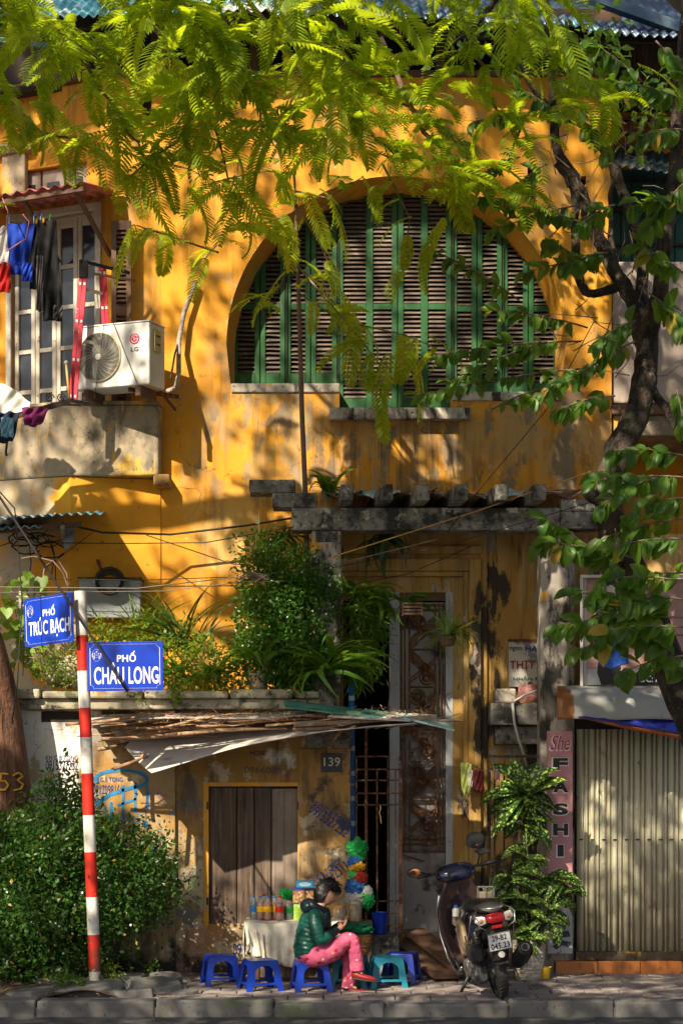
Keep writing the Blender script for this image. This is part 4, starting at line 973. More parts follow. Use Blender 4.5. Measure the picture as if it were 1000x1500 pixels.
for x in (474,541): ch(MB().box((PX(x,-.4)-.02,-.48,0),(PX(x,-.4)+.02,-.14,PZ(1357,-.4))), 'leg', M['wood_dark'], tb2)
jar(487,508,1327,1349.5,-.40,simple('orange lid',(.40,.16,.05)),'squat glass jar with orange lid in front of the pier')
jar(511,530,1320,1349.5,-.36,simple('pale lid',(.45,.38,.30)),'taller glass jar with pale lid beside the gate')
wk = mat('woven wicker', (.36,.17,.045), .6, vary=.3, vs=30, bump=1, bs=60, bd=.01, layers=[((.12,.05,.015), 60, .50, .60, dict(stretch=(1,1,3)))])
bk = thing('wicker_basket', (PX(523,-1.12),-1.12,.266), 'round brown wicker basket holding a green bag, set on a teal stool', 'basket')
MB().lathe([(0,0),(.085,0),(.10,.03),(.125,.14),(.13,.19),(.12,.19),(.11,.14),(.08,.02),(0,.02)], n=28).build('body', wk, bk, smooth=True)
for z, r_ in ((.05,.106),(.09,.117),(.13,.126),(.19,.13)): MB().tube([((r_+.002)*math.cos(a),(r_+.002)*math.sin(a),z) for a in [math.pi*2*i/24 for i in range(25)]], .005, 5).build('woven_band', wk, bk)
blob('plastic_bag', (PX(519,-1.12),-1.12,.500), (.145,.12,.055), plastic('deep green bag plastic',(.01,.22,.10)), 'dark green plastic bag spread over the top of the wicker basket', 'bag', 3, amp=.15, crumple=.35)
MB()
st_ = MB().box((PX(543,-.2),-.4,0),(PX(584,-.2),-.02,PZ(1368,-.2))).build('stone_block', M['concrete'], None, bevel=.03, seg=2); tag(st_, 'dark mouldy concrete block at the foot of the iron gate', 'block')
bc = thing('blue_bucket', P(543,1356,-.12), 'blue plastic bucket standing on the dark block behind the gate bars', 'bucket'); MB().lathe([(0,-.08),(.06,-.08),(.075,.11),(.08,.12),(.07,.12),(.055,-.07)], n=20).build('body', M['blue_plastic'], bc, auto=40)
bc.location = (PX(556,-.2), -.22, PZ(1368,-.2)+.085); MB().tube([(.075*math.cos(a),0,.10-.06*math.sin(a)) for a in [math.pi*i/10 for i in range(11)]], .003, 5).build('handle', M['wire_grey'], bc)

# ================================================================ iron folding gate
gate = thing('iron_gate', (PX(550,.02),.02,0), 'rusty square bar iron gate standing open beside the pier', 'gate')
def gbar(a, b_, w_=.016): ch(MB().bar(P(*a,.02), P(*b_,.02), w_), 'bar', M['rust'], gate)
for x, r0, r1, w_ in ((522,1108,1404,.014),(536,1066,1404,.028),(552,1127,1404,.014),(568,1108,1404,.014),(579,1127,1404,.012),(586.5,1108,1404,.034)): gbar((x,r0),(x,r1),w_)
for r, x0, x1 in ((1108,520,569),(1127,520,588),(1143,520,588),(1162,520,588),(1179,520,588),(1320,520,588),(1338,534,588),(1356,532,588),(1400,520,588)): gbar((x0,r),(x1,r),.014)
tag(MB().tube([P(557,1180,-.01),P(557,1186,-.012),P(555,1190,-.012),P(557,1196,-.012),P(558,1206,-.012)], .006, 6).build('hanging_key', mat('brass', (.6,.40,.08), .35, metal=.6)), 'small brass key hanging on the iron gate', 'key')
roll = thing('striped_tarpaulin', (PX(514.5,.12),.12,0), 'rolled blue tarpaulin with pale bands standing upright behind the pier edge', 'tarpaulin')
N = NT('blue striped tarpaulin'); ww = N.math('FRACT', N.math('MULTIPLY', N.axis(2), 4.2)); c = N.mix(N.ramp(ww, .80, .82), (.01,.10,.36), (.55,.60,.62)); c = N.mix(N.ramp(N.math('FRACT', N.math('MULTIPLY', N.axis(0), 60)), .7,.75), c, (.02,.2,.5)); N.l(c, N.b.inputs['Base Color']); N.b.inputs['Roughness'].default_value = .5
ch(MB().tube([P(515,1405,.12),P(515.5,1200,.12),P(514.5,1000,.12)], .030, 12), 'roll', N.m, roll, smooth=True)
for r in (1060,1150,1280): ch(MB().tube([P(515,r,.12),P(515,r-2,.12)], .033, 12), 'tie', M['yellow_wire'], roll)

# ================================================================ awning of loose sheets and branches
aw = thing('sheet_awning', (PX(400,-.5),-.5,PZ(1060)), 'sagging grey sheet awning slung in front of the annexe wall under dry branches', 'awning')
fr_pts = [(222,1131),(260,1119),(300,1108),(350,1096),(400,1086),(440,1077),(480,1069),(540,1063),(610,1060)]
def frow(u):
    k = u*(len(fr_pts)-1); i = min(int(k), len(fr_pts)-2); t = k-i
    return tuple(fr_pts[i][j]*(1-t)+fr_pts[i+1][j]*t for j in (0,1))
def sh(u, v):
    f = frow(u); a = P(f[0], f[1], -.95); b_ = P(160+440*u, 1064-14*u, -.12)
    p = b_.lerp(a, v); p.z -= .05*math.sin(math.pi*v)*(1-.5*u)-.012*math.sin(9*u+4*v); return p
ch(MB().grid(sh, 40, 12), 'sheet', M['fibro'], aw, smooth=True, solid=.008)
ch(MB().grid(lambda u,v: P(130+330*u, 1068-14*u-8*v, -.75+.6*v)+Vector((0,0,.05+.02*math.sin(6*u))), 24, 5), 'sheet', M['fibro'], aw, smooth=True, solid=.007)
def slab(pts, y0, y1, m): 
    b = MB(); 
    b.add([P(*pts[0],y0),P(*pts[1],y0),P(*pts[2],y1),P(*pts[3],y1)], [(0,1,2,3)]); return ch(b, 'sheet', m, aw, solid=.012)
tealp = mat('teal glass fibre sheet', (.06,.22,.18), .4, vary=.2, vs=5); palet = mat('pale green plastic sheet', (.40,.55,.50), .5, vary=.15, vs=6)
slab([(418,1036),(640,1062),(590,1046),(415,1026)], -.80, -.3, tealp)
slab([(590,1052),(665,1070),(650,1056),(580,1044)], -.85, -.55, palet)
slab([(480,1050),(600,1056),(640,1048),(500,1040)], -.9, -.3, M['fibro'])
for a, b_, r_ in (((145,1098,-.75),(190,1088,-.35),.018),((168,1126,-.95),(214,1109,-.60),.020),((214,1109,-.60),(330,1085,.0),.018),((470,1110,0),(500,1068,-.7),.012),((470,1080,0),(520,1064,-.9),.012)):
    ch(MB().tube([P(*a),P(*[(a[i]+b_[i])/2+(1 if i==1 else 0) for i in range(3)]),P(*b_)], r_, 8), 'support_stick', M['stick'], aw, smooth=True)
blob('knot', P(211,1109,-.66), (.035,.03,.028), M['stick'], None, None, 2, parent=None).parent = None
kn = bpy.data.objects['knot']; kn.name = 'rope_knot'; kn.parent = aw; kn.matrix_parent_inverse = Matrix.Translation(-Vector(aw.location))
heap = thing('branch_heap', (PX(400,-.5),-.5,PZ(1060)), 'heap of dry sticks and leaf litter lying along the top of the sheet awning', 'branches')
q = random.Random(12)
for i in range(64):
    cx = q.uniform(170, 640) if i > 12 else q.uniform(150,300); L = q.uniform(40, 150); y = q.uniform(-.9,-.35)
    row = 1058-.015*(cx-200)+q.uniform(-8,9)+(14 if (cx < 260 and q.random()<.5) else 0)
    if cx > 470: row += 4; L *= .7
    a = P(cx-L/2, row+q.uniform(-7,7)+L*.03, y); b_ = P(cx+L/2, row+q.uniform(-4,4)-L*.02, y+q.uniform(-.15,.15))
    mid = a.lerp(b_, .5)+Vector((0,0,q.uniform(-.02,.03))); m2 = a.lerp(b_, .75)+Vector((0,q.uniform(-.03,.03),q.uniform(-.02,.02)))
    r_ = q.choice((.004,.006,.008,.012,.016))
    o = ch(MB().tube([a, mid, m2, b_], [r_,r_,r_*.8,r_*.5], 6), 'stick', M['stick'] if q.random() < .8 else M['wood_grey'], heap, smooth=True)
ch(MB().bar(P(140,1049,-.6), P(250,1046,-.5), .05, .02), 'board', M['stick'], heap); ch(MB().bar(P(430,1062,-.85), P(638,1050,-.8), .02, .035), 'board', M['wood_grey'], heap)
for i, (a, b_) in enumerate((((150,1082),(420,1066)),((190,1074),(330,1064)),((250,1060),(420,1048)),((440,1052),(600,1050)))):
    pts = [P(a[0]+(b_[0]-a[0])*t, a[1]+(b_[1]-a[1])*t+2*math.sin(7*t+i), -.72+.1*i) for t in [k/9 for k in range(10)]]
    ch(MB().tube(pts, [.008+.014*math.sin(math.pi*min(1,.15+k/10)) for k in range(10)], 7), 'thick_branch', M['stick'], heap, smooth=True)
for i in range(70):
    cx = q.uniform(150,640); y = q.uniform(-.95,-.35); a = P(cx, 1057-.015*(cx-200)+q.uniform(-8,6), y); d = Vector((q.uniform(-.16,.16), q.uniform(-.06,.06), q.uniform(-.07,.08)))
    ch(MB().tube([a, a+d*.5+Vector((0,0,q.uniform(-.015,.015))), a+d], [.004,.003,.0015], 5), 'twig', M['stick'], heap)
b = MB()
for i in range(900):
    cx = q.uniform(170, 630); y = q.uniform(-.95,-.3); row = 1055-.015*(cx-200)+q.gauss(0,5)
    p = P(cx,row,y)+Vector((0,0,.02)); d = Vector((q.uniform(-1,1),q.uniform(-.6,.6),q.uniform(-.3,.3))).normalized()*q.uniform(.015,.05); e = Vector((0,.4,1)).cross(d).normalized()*.006
    b.add([p-d, p+e, p+d, p-e], [(0,1,2,3)])
o = ch(b, 'leaf_litter', M['stick'], heap); o['kind'] = 'stuff'

# ================================================================ air conditioner
ac_ = thing('air_conditioner', P(176,572,.46), 'white outdoor air conditioning unit with round fan grille on the balcony corner', 'air conditioner', rz=R(-22))
w2, d2, h2 = .405, .165, .60
white = mat('ac casing', (.66,.64,.62), .45, vary=.05, vs=4, bump=.03, layers=[((.42,.37,.30), 8, .62, .72, dict(amt=.7))])
MB().box((-w2,-d2,0),(w2,d2,h2)).build('casing', white, ac_, bevel=.018, seg=3)
MB().box((-w2-.004,-d2-.004,h2+.001),(w2+.004,d2+.004,h2+.015)).build('top_cover', white, ac_, bevel=.006)
fx, fz, fr_ = -w2+.27, .30, .232
MB().lathe([(0,-.012),(fr_,-.012),(fr_,.0)], (fx,-d2+.008,fz), 40, axis='y').build('fan_recess', mat('fan dark', (.05,.045,.04), .6), ac_)
g = MB()
for k in range(5):
    a = k*2*math.pi/5
    pts = [(fx+r_*math.cos(a+s_), -d2-.001-.006*math.sin(s_*3), fz+r_*math.sin(a+s_)) for r_, s_ in ((.04,0),(.12,.1),(.20,.2),(.19,.75),(.10,.7),(.04,.5))]
    g.add(pts, [tuple(range(6))])
g.build('fan_blade', mat('fan grey', (.16,.15,.14), .5), ac_)
g = MB()
for i in range(15):
    r_ = .045+.0132*i
    g.tube([(fx+r_*math.cos(a), -d2-.012-.01*math.cos(r_*6), fz+r_*math.sin(a)) for a in [2*math.pi*k/36 for k in range(37)]], .0016, 4)
for k in range(24):
    a = 2*math.pi*k/24
    pts = [(fx+r_*math.cos(a+r_*3.0), -d2-.013-.01*math.cos(r_*6), fz+r_*math.sin(a+r_*3.0)) for r_ in (.04,.08,.12,.16,.20,.23)]
    g.tube(pts, .0018, 4)
g.build('fan_guard', mat('guard wire', (.50,.48,.42), .5), ac_)
MB().lathe([(fr_-.004,-.018),(fr_+.006,-.018),(fr_+.01,0)], (fx,-d2,fz), 44, axis='y', caps=False).build('fan_ring', mat('aged ring', (.50,.42,.25), .5), ac_, smooth=True)
MB().lathe([(0,-.03),(.030,-.03),(.034,-.015)], (fx,-d2,fz), 24, axis='y').build('hub', white, ac_, auto=40)
lr = mat('logo red', (.42,.01,.06), .4, bump=0); lx, lz = w2-.155, h2-.155
MB().lathe([(0,-.003),(.052,-.003),(.052,0)], (lx,-d2-.001,lz), 32, axis='y').build('logo', lr, ac_)
g = MB(); g.tube([(lx+.036*math.cos(R(a)),-d2-.005,lz+.036*math.sin(R(a))) for a in range(30,361,15)], .0035, 5); g.bar((lx+.012,-d2-.005,lz),(lx+.038,-d2-.005,lz),.005); g.bar((lx-.003,-d2-.005,lz+.02),(lx-.003,-d2-.005,lz-.012),.005); g.bar((lx-.003,-d2-.005,lz-.012),(lx+.010,-d2-.005,lz-.012),.005); g.ball((lx-.018,-d2-.005,lz+.016), .005, 6, 4)
g.build('logo_face', M['sign_white'], ac_)
letters('LG', (lx,-d2-.0025,lz-.10), .085, .045, mat('grey lettering', (.10,.09,.10), .5), ac_, bold=.04)
MB().box((w2+.001,-.08,.33),(w2+.014,.06,.55)).build('valve_cover', mat('yellowed plastic', (.45,.38,.20), .5), ac_, bevel=.008)
for z in (.40,.48): MB().box((w2+.014,-.05,z),(w2+.018,.03,z+.012)).build('grip_slot', M['dark'], ac_)
for sx in (-1,1): MB().box((sx*w2*.7-.03,-d2,-.10),(sx*w2*.7+.03,d2,-.0)).build('foot', M['wood_brown'], ac_, bevel=.006)
MB().bar((w2-.25,-.1,-.02),(w2+.02,.40,-.02),.035).build('bracket', M['rust'], ac_)
MB().bar((w2-.02,.1,-.02),(w2+.02,.35,-.16),.02).build('bracket', M['rust'], ac_)
for a, b_ in (((-.18,-d2-.015,-.1),(-.07,-d2-.02,.61)),((.03,-d2-.02,.61),(.28,-d2-.015,.02))):
    MB().tube([a,b_], .0035, 5).build('tie_wire', M['cable'], ac_)
pts = [P(246,573,.30),P(258,568,.42),P(262,545,.62),(P(262,500,.78)),P(269,460,.80),P(287,412,.82)]
wire(pts, .024, mat('taped pipe', (.30,.26,.23), .7, vary=.3, vs=12, bump=1, bs=30, bd=.02), 'thick taped refrigerant pipe running up the ochre wall from the air conditioner', 'wrapped_pipe', cat='pipe', n=9)
wire([P(250,555,.30),P(256,520,.6),P(262,500,.8)], .010, 'cable', 'thin black cable beside the taped pipe of the air conditioner')

# ================================================================ ladder and things on the balcony
lad = thing('step_ladder', P(118,590,.2), 'red metal step ladder with punched rails folded behind the air conditioner', 'ladder')
redl = mat('ladder red', (.50,.02,.055), .4, vary=.12, vs=5, layers=[((.60,.45,.45), 10, .64, .69, dict(amt=.6))])
bA, bB = P(107,588,.20), P(122,405,.28)
def rail(a, b_, w_):
    d = (b_-a).normalized(); s_ = d.cross(Vector((0,1,0))).normalized()
    for off in (-.5,.5): ch(MB().bar(a+s_*w_*off*.5, b_+s_*w_*off*.5, w_*.46, .022), 'rail', redl, lad, bevel=.004)
    for t in (.04,.33,.64,.94):
        for off in (-.5,.5): ch(MB().cbox(a.lerp(b_,t)+s_*w_*off*.5-Vector((0,.012,0)), (.02,.006,.026)), 'slot', M['sign_white'], lad)
rail(bA, bB, .085); rail(P(160,560,.45), P(150,390,.45), .075)
ch(MB().cbox(P(123,394,.27), (.09,.03,.17)), 'top_cap', M['black_metal'], lad, bevel=.006)
ch(MB().bar(P(118,382,.25), P(190,400,.6), .018, .03), 'spreader', M['black_metal'], lad); ch(MB().bar(P(128,425,.3), P(158,432,.5), .02, .03), 'rung', M['white_wood'], lad)
ch(MB().bar(P(125,500,.3), P(158,506,.5), .02, .03), 'rung', M['white_wood'], lad)
tag(MB().bar(P(138,401,.3), P(198,411,.62), .02).build('rusty_bar', M['wood_brown']), 'short brown bar poking out above the ladder beside the brown shutter', 'bar')
br = thing('broom', P(100,590,.15), 'wooden handled stick standing on the balcony left of the red ladder', 'broom')
ch(MB().tube([P(103,592,.15),P(97,532,.12)], .011, 8), 'handle', M['yellow_wire'], br, smooth=True); ch(MB().ball(P(97,531,.12), .02), 'knob', M['white_wood'], br)
rl = thing('balcony_rail', P(50,605,.1), 'dark sloping iron rail with two scrolls on the balcony edge', 'rail')
ch(MB().bar(P(-60,632,-.05), P(102,588,.12), .028, .05), 'bar', M['iron_dark'], rl); ch(MB().bar(P(100,586,.14), P(133,592,.3), .025, .03), 'bar', M['iron_dark'], rl)
for cx in (73,90):
    ch(MB().tube([P(cx,583,.1)+Vector((.045*(1-.75*t/18)*math.cos(t*.55),0,.045*(1-.75*t/18)*math.sin(t*.55))) for t in range(19)], .006, 6), 'scroll', M['iron_dark'], rl, smooth=True)
def cloth(name, px0, px1, r0, r1, y, m, label, folds=4, amp=.02, shape=None, cat='clothing', group=None, nu=26, nv=26):
    b = MB()
    def f(u, v):
        l, r_ = (shape(v) if shape else (0,1)); uu = l+(r_-l)*u
        p = P(px0+(px1-px0)*uu, r0+(r1-r0)*v, y)
        return p+Vector((0, amp*(.3+.7*v)*math.sin(folds*2*math.pi*uu+2*math.sin(3*v)+px0)+.012*math.sin(17*uu+11*v), .008*math.sin(12*uu)))
    b.grid(f, nu, nv); o = b.build(name, m, None, smooth=True, solid=.006)
    if label: tag(o, label, cat, group)
    return o
def fab(n, c, **k): return mat(n, c, .85, vary=.12, vs=12, bump=.25, bs=60, **k)
BLK, GRC = fab('black jersey', (.012,.012,.014)), fab('grey cuff fabric', (.13,.11,.12)); RB = fab('royal blue fabric', (.008,.045,.40))
cloth('blue_shirt', 10, 52, 328, 402, .28, RB, 'royal blue shirt hanging on the drying rail at the left', 3, .03, lambda v: (.12*v, 1-.3*v if v<.5 else .85-.5*(v-.5)))
cloth('blue_shorts', 32, 48, 385, 412, .22, RB, 'small royal blue garment hanging just below the blue shirt', 1.5, .02)
cloth('white_shirt', -8, 14, 332, 400, .30, fab('white jersey', (.55,.52,.52)), 'white shirt at the frame edge beside the blue shirt', 2)
cloth('red_garment', -8, 16, 385, 428, .26, fab('red jersey', (.45,.012,.01)), 'red garment at the far left below the white shirt', 2)
t1 = cloth('black_sweater', 44, 66, 328, 424, .30, BLK, 'shorter black garment between the blue shirt and the long black trousers', 1.5, .02)
t2 = cloth('black_trousers', 55, 91, 323, 470, .24, BLK, 'long black sports trousers with grey cuffs hanging before the french window', 2, .025, lambda v: (.0 if v<.45 else .0+.45*(v-.45), .75+.25*min(1,v*1.3)))
c_ = cloth('grey_leg', 54, 64, 375, 456, .23, GRC, None, 1); c_.parent = t2; c_ = cloth('cuff', 79, 92, 448, 467, .23, GRC, None, 1); c_.parent = t2
for px in (14, 50, 60, 73): 
    tag(MB().tube([P(px,332,.3),P(px,318,.32),P(px+2,314,.35)], .006, 5).build('clothes_hanger', CB if px != 73 else PG), 'hanger hook holding the %s on the drying rail' % {14:'blue shirt',50:'shorter black garment',60:'left side of the black trousers',73:'right side of the black trousers'}[px], 'hanger')
for px, r in ((54,324),(64,323)): tag(MB().cbox(P(px,r,.22),(.018,.02,.045)).build('clothes_peg', PY, bevel=.003), 'yellow clothes peg on the %s of the black laundry' % ('left' if px==54 else 'right'), 'peg')
wire([P(4,290,.1),P(12,310,.05),P(10,335,.05),P(-6,350,.05)], .007, mat('copper wire',(.40,.16,.10),.5), 'curved coppery wire loop at the left edge above the laundry', 'wire_loop', cat='wire')
wire([P(34,314,.1),P(43,325,.05),P(38,350,.05),P(10,368,.1)], .006, mat('pink wire',(.45,.15,.14),.5), 'pinkish wire loop in front of the blue shirt', 'wire_loop', cat='wire')
cloth('navy_cloth', -10, 29, 604, 648, -.02, fab('navy cloth', (.012,.018,.05)), 'navy cloth drying on the sloping balcony rail at the left edge', 2, .03, lambda v: (0, 1-.25*v))
cloth('light_blue_cloth', 2, 20, 612, 640, -.08, fab('pale blue cloth', (.20,.40,.55)), 'pale blue patterned cloth lying over the navy cloth', 1.5)
cloth('purple_cloth', 32, 72, 597, 624, -.0, fab('purple cloth', (.16,.012,.09)), 'purple cloth hung over the balcony rail beside the navy cloth', 2.5, .03, lambda v: (.12*v, 1-.3*v))
cloth('white_sheet', -12, 46, 562, 606, .12, fab('white sheet', (.68,.66,.62)), 'white sheet bundled at the left end of the balcony', 1.2, .03, lambda v: (0, .35+.65*min(1,v*1.6)))
wire([P(11,645,-.02),P(9,662,-.02),P(10,668,-.02)], .012, 'cable', 'black strap dangling below the navy cloth', 'strap', cat='strap')

# ================================================================ things on the lower left wall
zb = thing('zinc_box', P(160,880,.55), 'grey zinc meter box on the ochre wall above the terrace plants', 'meter box')
ch(MB().box((PX(116,.6),.6,PZ(905,.6)),(PX(206,.6),Y0-.01,PZ(849,.6))), 'body', M['zinc'], zb, bevel=.008)
ch(MB().box((PX(114,.6),.58,PZ(849,.6)),(PX(208,.6),Y0-.01,PZ(847,.6)+.01)), 'lid', M['rust'], zb, bevel=.004)
sp = [(160,848),(160,838),(166,824),(172,818),(180,822),(188,819),(192,824),(197,820),(197,848)]
ch(MB().prism([(PX(a,.86),PZ(c,.86)) for a,c in sp], .872, .882), 'torn_board', M['wood_dark'], zb)
coil = thing('cable_coil', P(161,851,.50), 'coil of black cable hanging on a bracket over the zinc box', 'cable')
for i in range(8):
    r_ = .115+.006*(i%4); ch(MB().tube([P(161,852,.52)+Vector((r_*math.cos(a)*(1+.05*math.sin(i)),-.012*(i%3), r_*.85*math.sin(a)+.008*i-.03)) for a in [2*math.pi*k/28 for k in range(29)]], .007, 5), 'loop', M['cable'], coil, smooth=True)
ch(MB().bar(P(142,818,.8), P(152,842,.55), .022), 'bracket_arm', M['rust'], coil)
ra = thing('wire_rack', P(40,900,.2), 'pale wire rack with slats standing on the terrace behind the tilted street sign', 'rack')
for x in (28,46,60): ch(MB().box((PX(x,.2),.2,PZ(960,.2)),(PX(x,.2)+.02,.22,PZ(866,.2))), 'post', M['pvc'], ra)
for i in range(14): ch(MB().box((PX(24,.2),.205,PZ(958-6.4*i,.2)),(PX(64,.2),.215,PZ(958-6.4*i,.2)+.012)), 'slat', M['pvc'], ra)
# ---------------- cables
def cab(pts, r, m, label, sag=0, name='cable', group=None): return wire([P(*p) for p in pts], r, m, label, name, group, sag)
cab([(-30,682,-1.9),(187,1013,-1.9)], .011, 'cable', 'stout black stay cable running diagonally in front of both street signs')
cab([(-20,698,-1.8),(22,745,-1.6),(33,880,-1.6),(26,1000,-1.6),(18,1060,-1.6)], .006, 'cable', 'slack black cable drooping past the tilted street sign')
cab([(90,766,.2),(150,780,.3),(250,783,.6),(360,770,.6),(452,755,.2)], .011, 'cable', 'thick black cable from the blue hood across the ochre wall to the pergola', .0)
cab([(60,795,.4),(180,796,.5),(300,795,.5),(452,768,.2)], .005, 'cable', 'thin black cable just below the thick one crossing the ochre wall')
cab([(215,784,.6),(340,826,.2),(455,836,-.02)], .005, 'cable', 'thin cable sagging from the thick cable to the pergola column')
cab([(0,860,-.3),(200,862,-.2),(480,830,-.05),(640,790,-.05)], .0055, 'wire_grey', 'grey wire crossing from the left over the coil to the column')
cab([(0,868,-.5),(240,866,-.4),(360,852,-.3),(500,850,-.05)], .004, 'wire_grey', 'pale wire stretched just above the street name plates')
cab([(60,848,.3),(200,850,.3),(350,845,.2)], .004, 'cable', 'thin dark wire in front of the zinc box')
cab([(486,816,-.04),(700,748,-.1),(930,668,-.6)], .006, 'yellow_wire', 'ochre cord stretched up to the right across the pergola beam')
cab([(486,832,-.04),(650,800,-.1),(900,725,-.6),(1010,690,-.8)], .004, 'cable', 'thin dark wire rising to the right below the ochre cord')
cab([(486,862,-.02),(600,840,.1),(690,800,.5)], .004, 'cable', 'thin wire inside the porch behind the hanging plants')
cab([(655,780,-.1),(700,720,-.2),(800,600,-.3),(870,470,-.5)], .0045, 'cable', 'thin dark wire climbing diagonally from the pergola beam past the shutter')
cab([(30,920,.5),(70,830,.5),(110,800,.6),(136,780,.6)], .004, 'cable', 'thin wire rising behind the tilted sign to the blue hood')
cab([(62,858,.2),(66,830,.2),(84,818,.2),(98,840,.2),(103,872,.2)], .008, 'twig', 'bent bare twig arching above the tilted street sign', name='bare_twig')
cab([(32,818,.1),(50,815,.1),(78,822,.1),(92,838,.1),(102,866,.1)], .007, 'twig', 'long pale twig arching over from the left edge', name='bare_twig')
for i, (x, r0, r1) in enumerate(((379,728,850),(598,770,905),(605,770,880),(657,775,900),(592,780,905))):
    cab([(x,r0,.1),(x-(3 if i==1 else 0),r1,.1)], .0025, 'wire_grey', ['thin hook wire hanging from the stepped bracket over the shrub','left wire holding the hanging orchid basket','right wire holding the hanging orchid basket','wire holding the hanging fern basket','slack wire hanging in the porch beside the orchid basket'][i], name='hanging_wire')
cab([(570,960,.15),(572,1000,.15),(568,1040,.15)], .006, 'twig', 'thin aerial root dangling in front of the dark doorway', name='root')
q = random.Random(4)
nest = thing('cable_tangle', P(60,790,.6), 'tangle of black cables fixed under the blue corrugated hood', 'cables')
for i in range(9):
    cx, cy = q.uniform(20,80), q.uniform(775,800); r_ = q.uniform(6,22)
    ch(MB().tube([P(cx+r_*math.cos(a)*1.2, cy+r_*math.sin(a)*.7+r_*.4, .6+.1*math.sin(a*2+i)) for a in [q.uniform(0,1)+5*k/14 for k in range(15)]], q.choice((.005,.008)), 5), 'strand', M['cable'], nest, smooth=True)
for a, b_ in (((42,780),(40,870)),((70,785),(82,850)),((20,790),(0,800)),((75,790),(76,840))): ch(MB().tube([P(*a,.5),P((a[0]+b_[0])/2+5,(a[1]+b_[1])/2,.5),P(*b_,.6)], .006, 5), 'strand', M['cable'], nest)

# ================================================================ right side: billboard, canopy, signs
bb = thing('billboard', P(915,925,-.15), 'framed pink poster of a person in a blue coat standing on the metal canopy', 'billboard')
pinkp = mat('poster print pink', (.36,.20,.17), .55, vary=.12, vs=5, bump=.06)
ch(MB().box((PX(858,-.15),-.14,PZ(1003,-.15)),(PX(1040,-.15),-.12,PZ(848,-.15))), 'backing', pinkp, bb)
def poster(pts, m, y, name='print'):
    b = MB(); b.add([(PX(a,-.15), y, PZ(c,-.15)) for a,c in pts], [tuple(range(len(pts)))]); return ch(b, name, m, bb)
poster([(858,1003),(1040,1003),(1040,980),(858,980)], mat('poster grey',(.42,.41,.42),.5,vary=.2,vs=8), -.1425)
ink = mat('poster black',(.012,.012,.014),.5,bump=0); cob = mat('poster cobalt',(.01,.06,.30),.5,vary=.6,vs=30,bump=0); skin_p = mat('poster skin', (.45,.38,.36),.5,bump=0)
poster([(884,926),(876,965),(874,985),(880,1003),(903,1003),(909,980),(906,955)], ink, -.1435, 'figure_print')
poster([(877,893),(886,887),(898,890),(904,900),(912,935),(921,972),(905,975),(893,980),(882,975),(875,972),(878,935),(873,910)], cob, -.1445, 'figure_print')
poster([(872,893),(880,887),(886,905),(882,940),(872,962),(868,952),(872,925)], ink, -.1455, 'figure_print')
poster([(896,905),(906,900),(903,925),(897,960),(890,950)], ink, -.1455, 'figure_print')
poster(arc(894,866,8.5,11,0,360,16)[:-1], skin_p, -.1465, 'figure_print'); poster([(885,862),(887,852),(893,848),(900,850),(904,858),(898,856),(892,857)], ink, -.1475, 'figure_print')
poster([(905,850),(912,846),(908,870),(902,890),(898,888)], skin_p, -.1465, 'figure_print')
poster([(932,984),(923,1003),(1040,1003),(1040,984)], ink, -.1445, 'label_print')
letters('ĐC: A', Vector((PX(952,-.15),-.146,PZ(994,-.15)))-Vector(bb.location), S(30), S(10.5), M['sign_white'], bb, bold=.012)
for x in (851,857): ch(MB().box((PX(x,-.2)-.013,-.22+(x-851)*.01,PZ(1005,-.2)),(PX(x,-.2)+.013,-.19+(x-851)*.01,PZ(845,-.2))), 'frame_post', M['pvc'], bb, bevel=.004)
ch(MB().box((PX(850,-.2),-.20,PZ(846,-.2)),(PX(1040,-.2),-.17,PZ(842,-.2))), 'frame_bar', M['pvc'], bb)
can = thing('metal_canopy', P(900,1030,-.3), 'curved grey sheet metal canopy with rusted left end over the shop shutter', 'canopy')
prof = [(.30,1004),(.05,1004.5),(-.25,1006),(-.42,1012),(-.50,1024),(-.54,1040),(-.56,1054)]
cm = mat('canopy grey paint', (.30,.30,.29), .45, vary=.1, vs=3, bump=.1, layers=[((.22,.08,.02), 2.4, .54, .60, dict(addx=(PX(812),PX(845),.30,-.20), detail=9)), ((.05,.05,.05), 12, .66, .70)])
def cf(u, v):
    k = v*(len(prof)-1); i = min(int(k), len(prof)-2); t = k-i; y = prof[i][0]*(1-t)+prof[i+1][0]*t; row = prof[i][1]*(1-t)+prof[i+1][1]*t
    return P(816+240*u, row, y)+Vector((0,0,.006*math.sin(14*u)*v))
ch(MB().grid(cf, 30, 18), 'sheet', cm, can, smooth=True, solid=.006)
e = [(PX(817,-.3)-.0, -.55, PZ(1052,-.5))]
b = MB(); pts = [P(815.5, r, y) for y, r in prof]+[P(815.5,1046,.25)]; b.add(pts, [tuple(range(len(pts)))]); ch(b, 'end_plate', cm, can, solid=.005)
ch(MB().box((PX(815,.25),.2,PZ(1068,.25)),(6,.3,PZ(1004,.25)-.01)), 'back_board', M['dark'], can)
tp = thing('blue_tarpaulin', P(930,1060,-.5), 'blue tarpaulin with orange underside slung below the canopy', 'tarpaulin')
tarp = mat('blue tarp', (.012,.02,.20), .45, vary=.3, vs=8, bump=.5, bs=12, bd=.02); otp = mat('orange tarp', (.45,.12,.03), .5, vary=.2)
ch(MB().grid(lambda u,v: P(846+190*u, 1048+(3+30*u)*v+10*u*(1-v)*.3, -.50-.12*v)+Vector((0,.02*math.sin(20*u+4*v),.008*math.sin(31*u))), 40, 6), 'tarp', tarp, tp, smooth=True, solid=.003)
ch(MB().grid(lambda u,v: P(850+186*u, 1050.5+34.0*u+(1+4*min(1,u*3))*v, -.615+.03*v), 30, 3), 'hem', otp, tp, smooth=True, solid=.003)
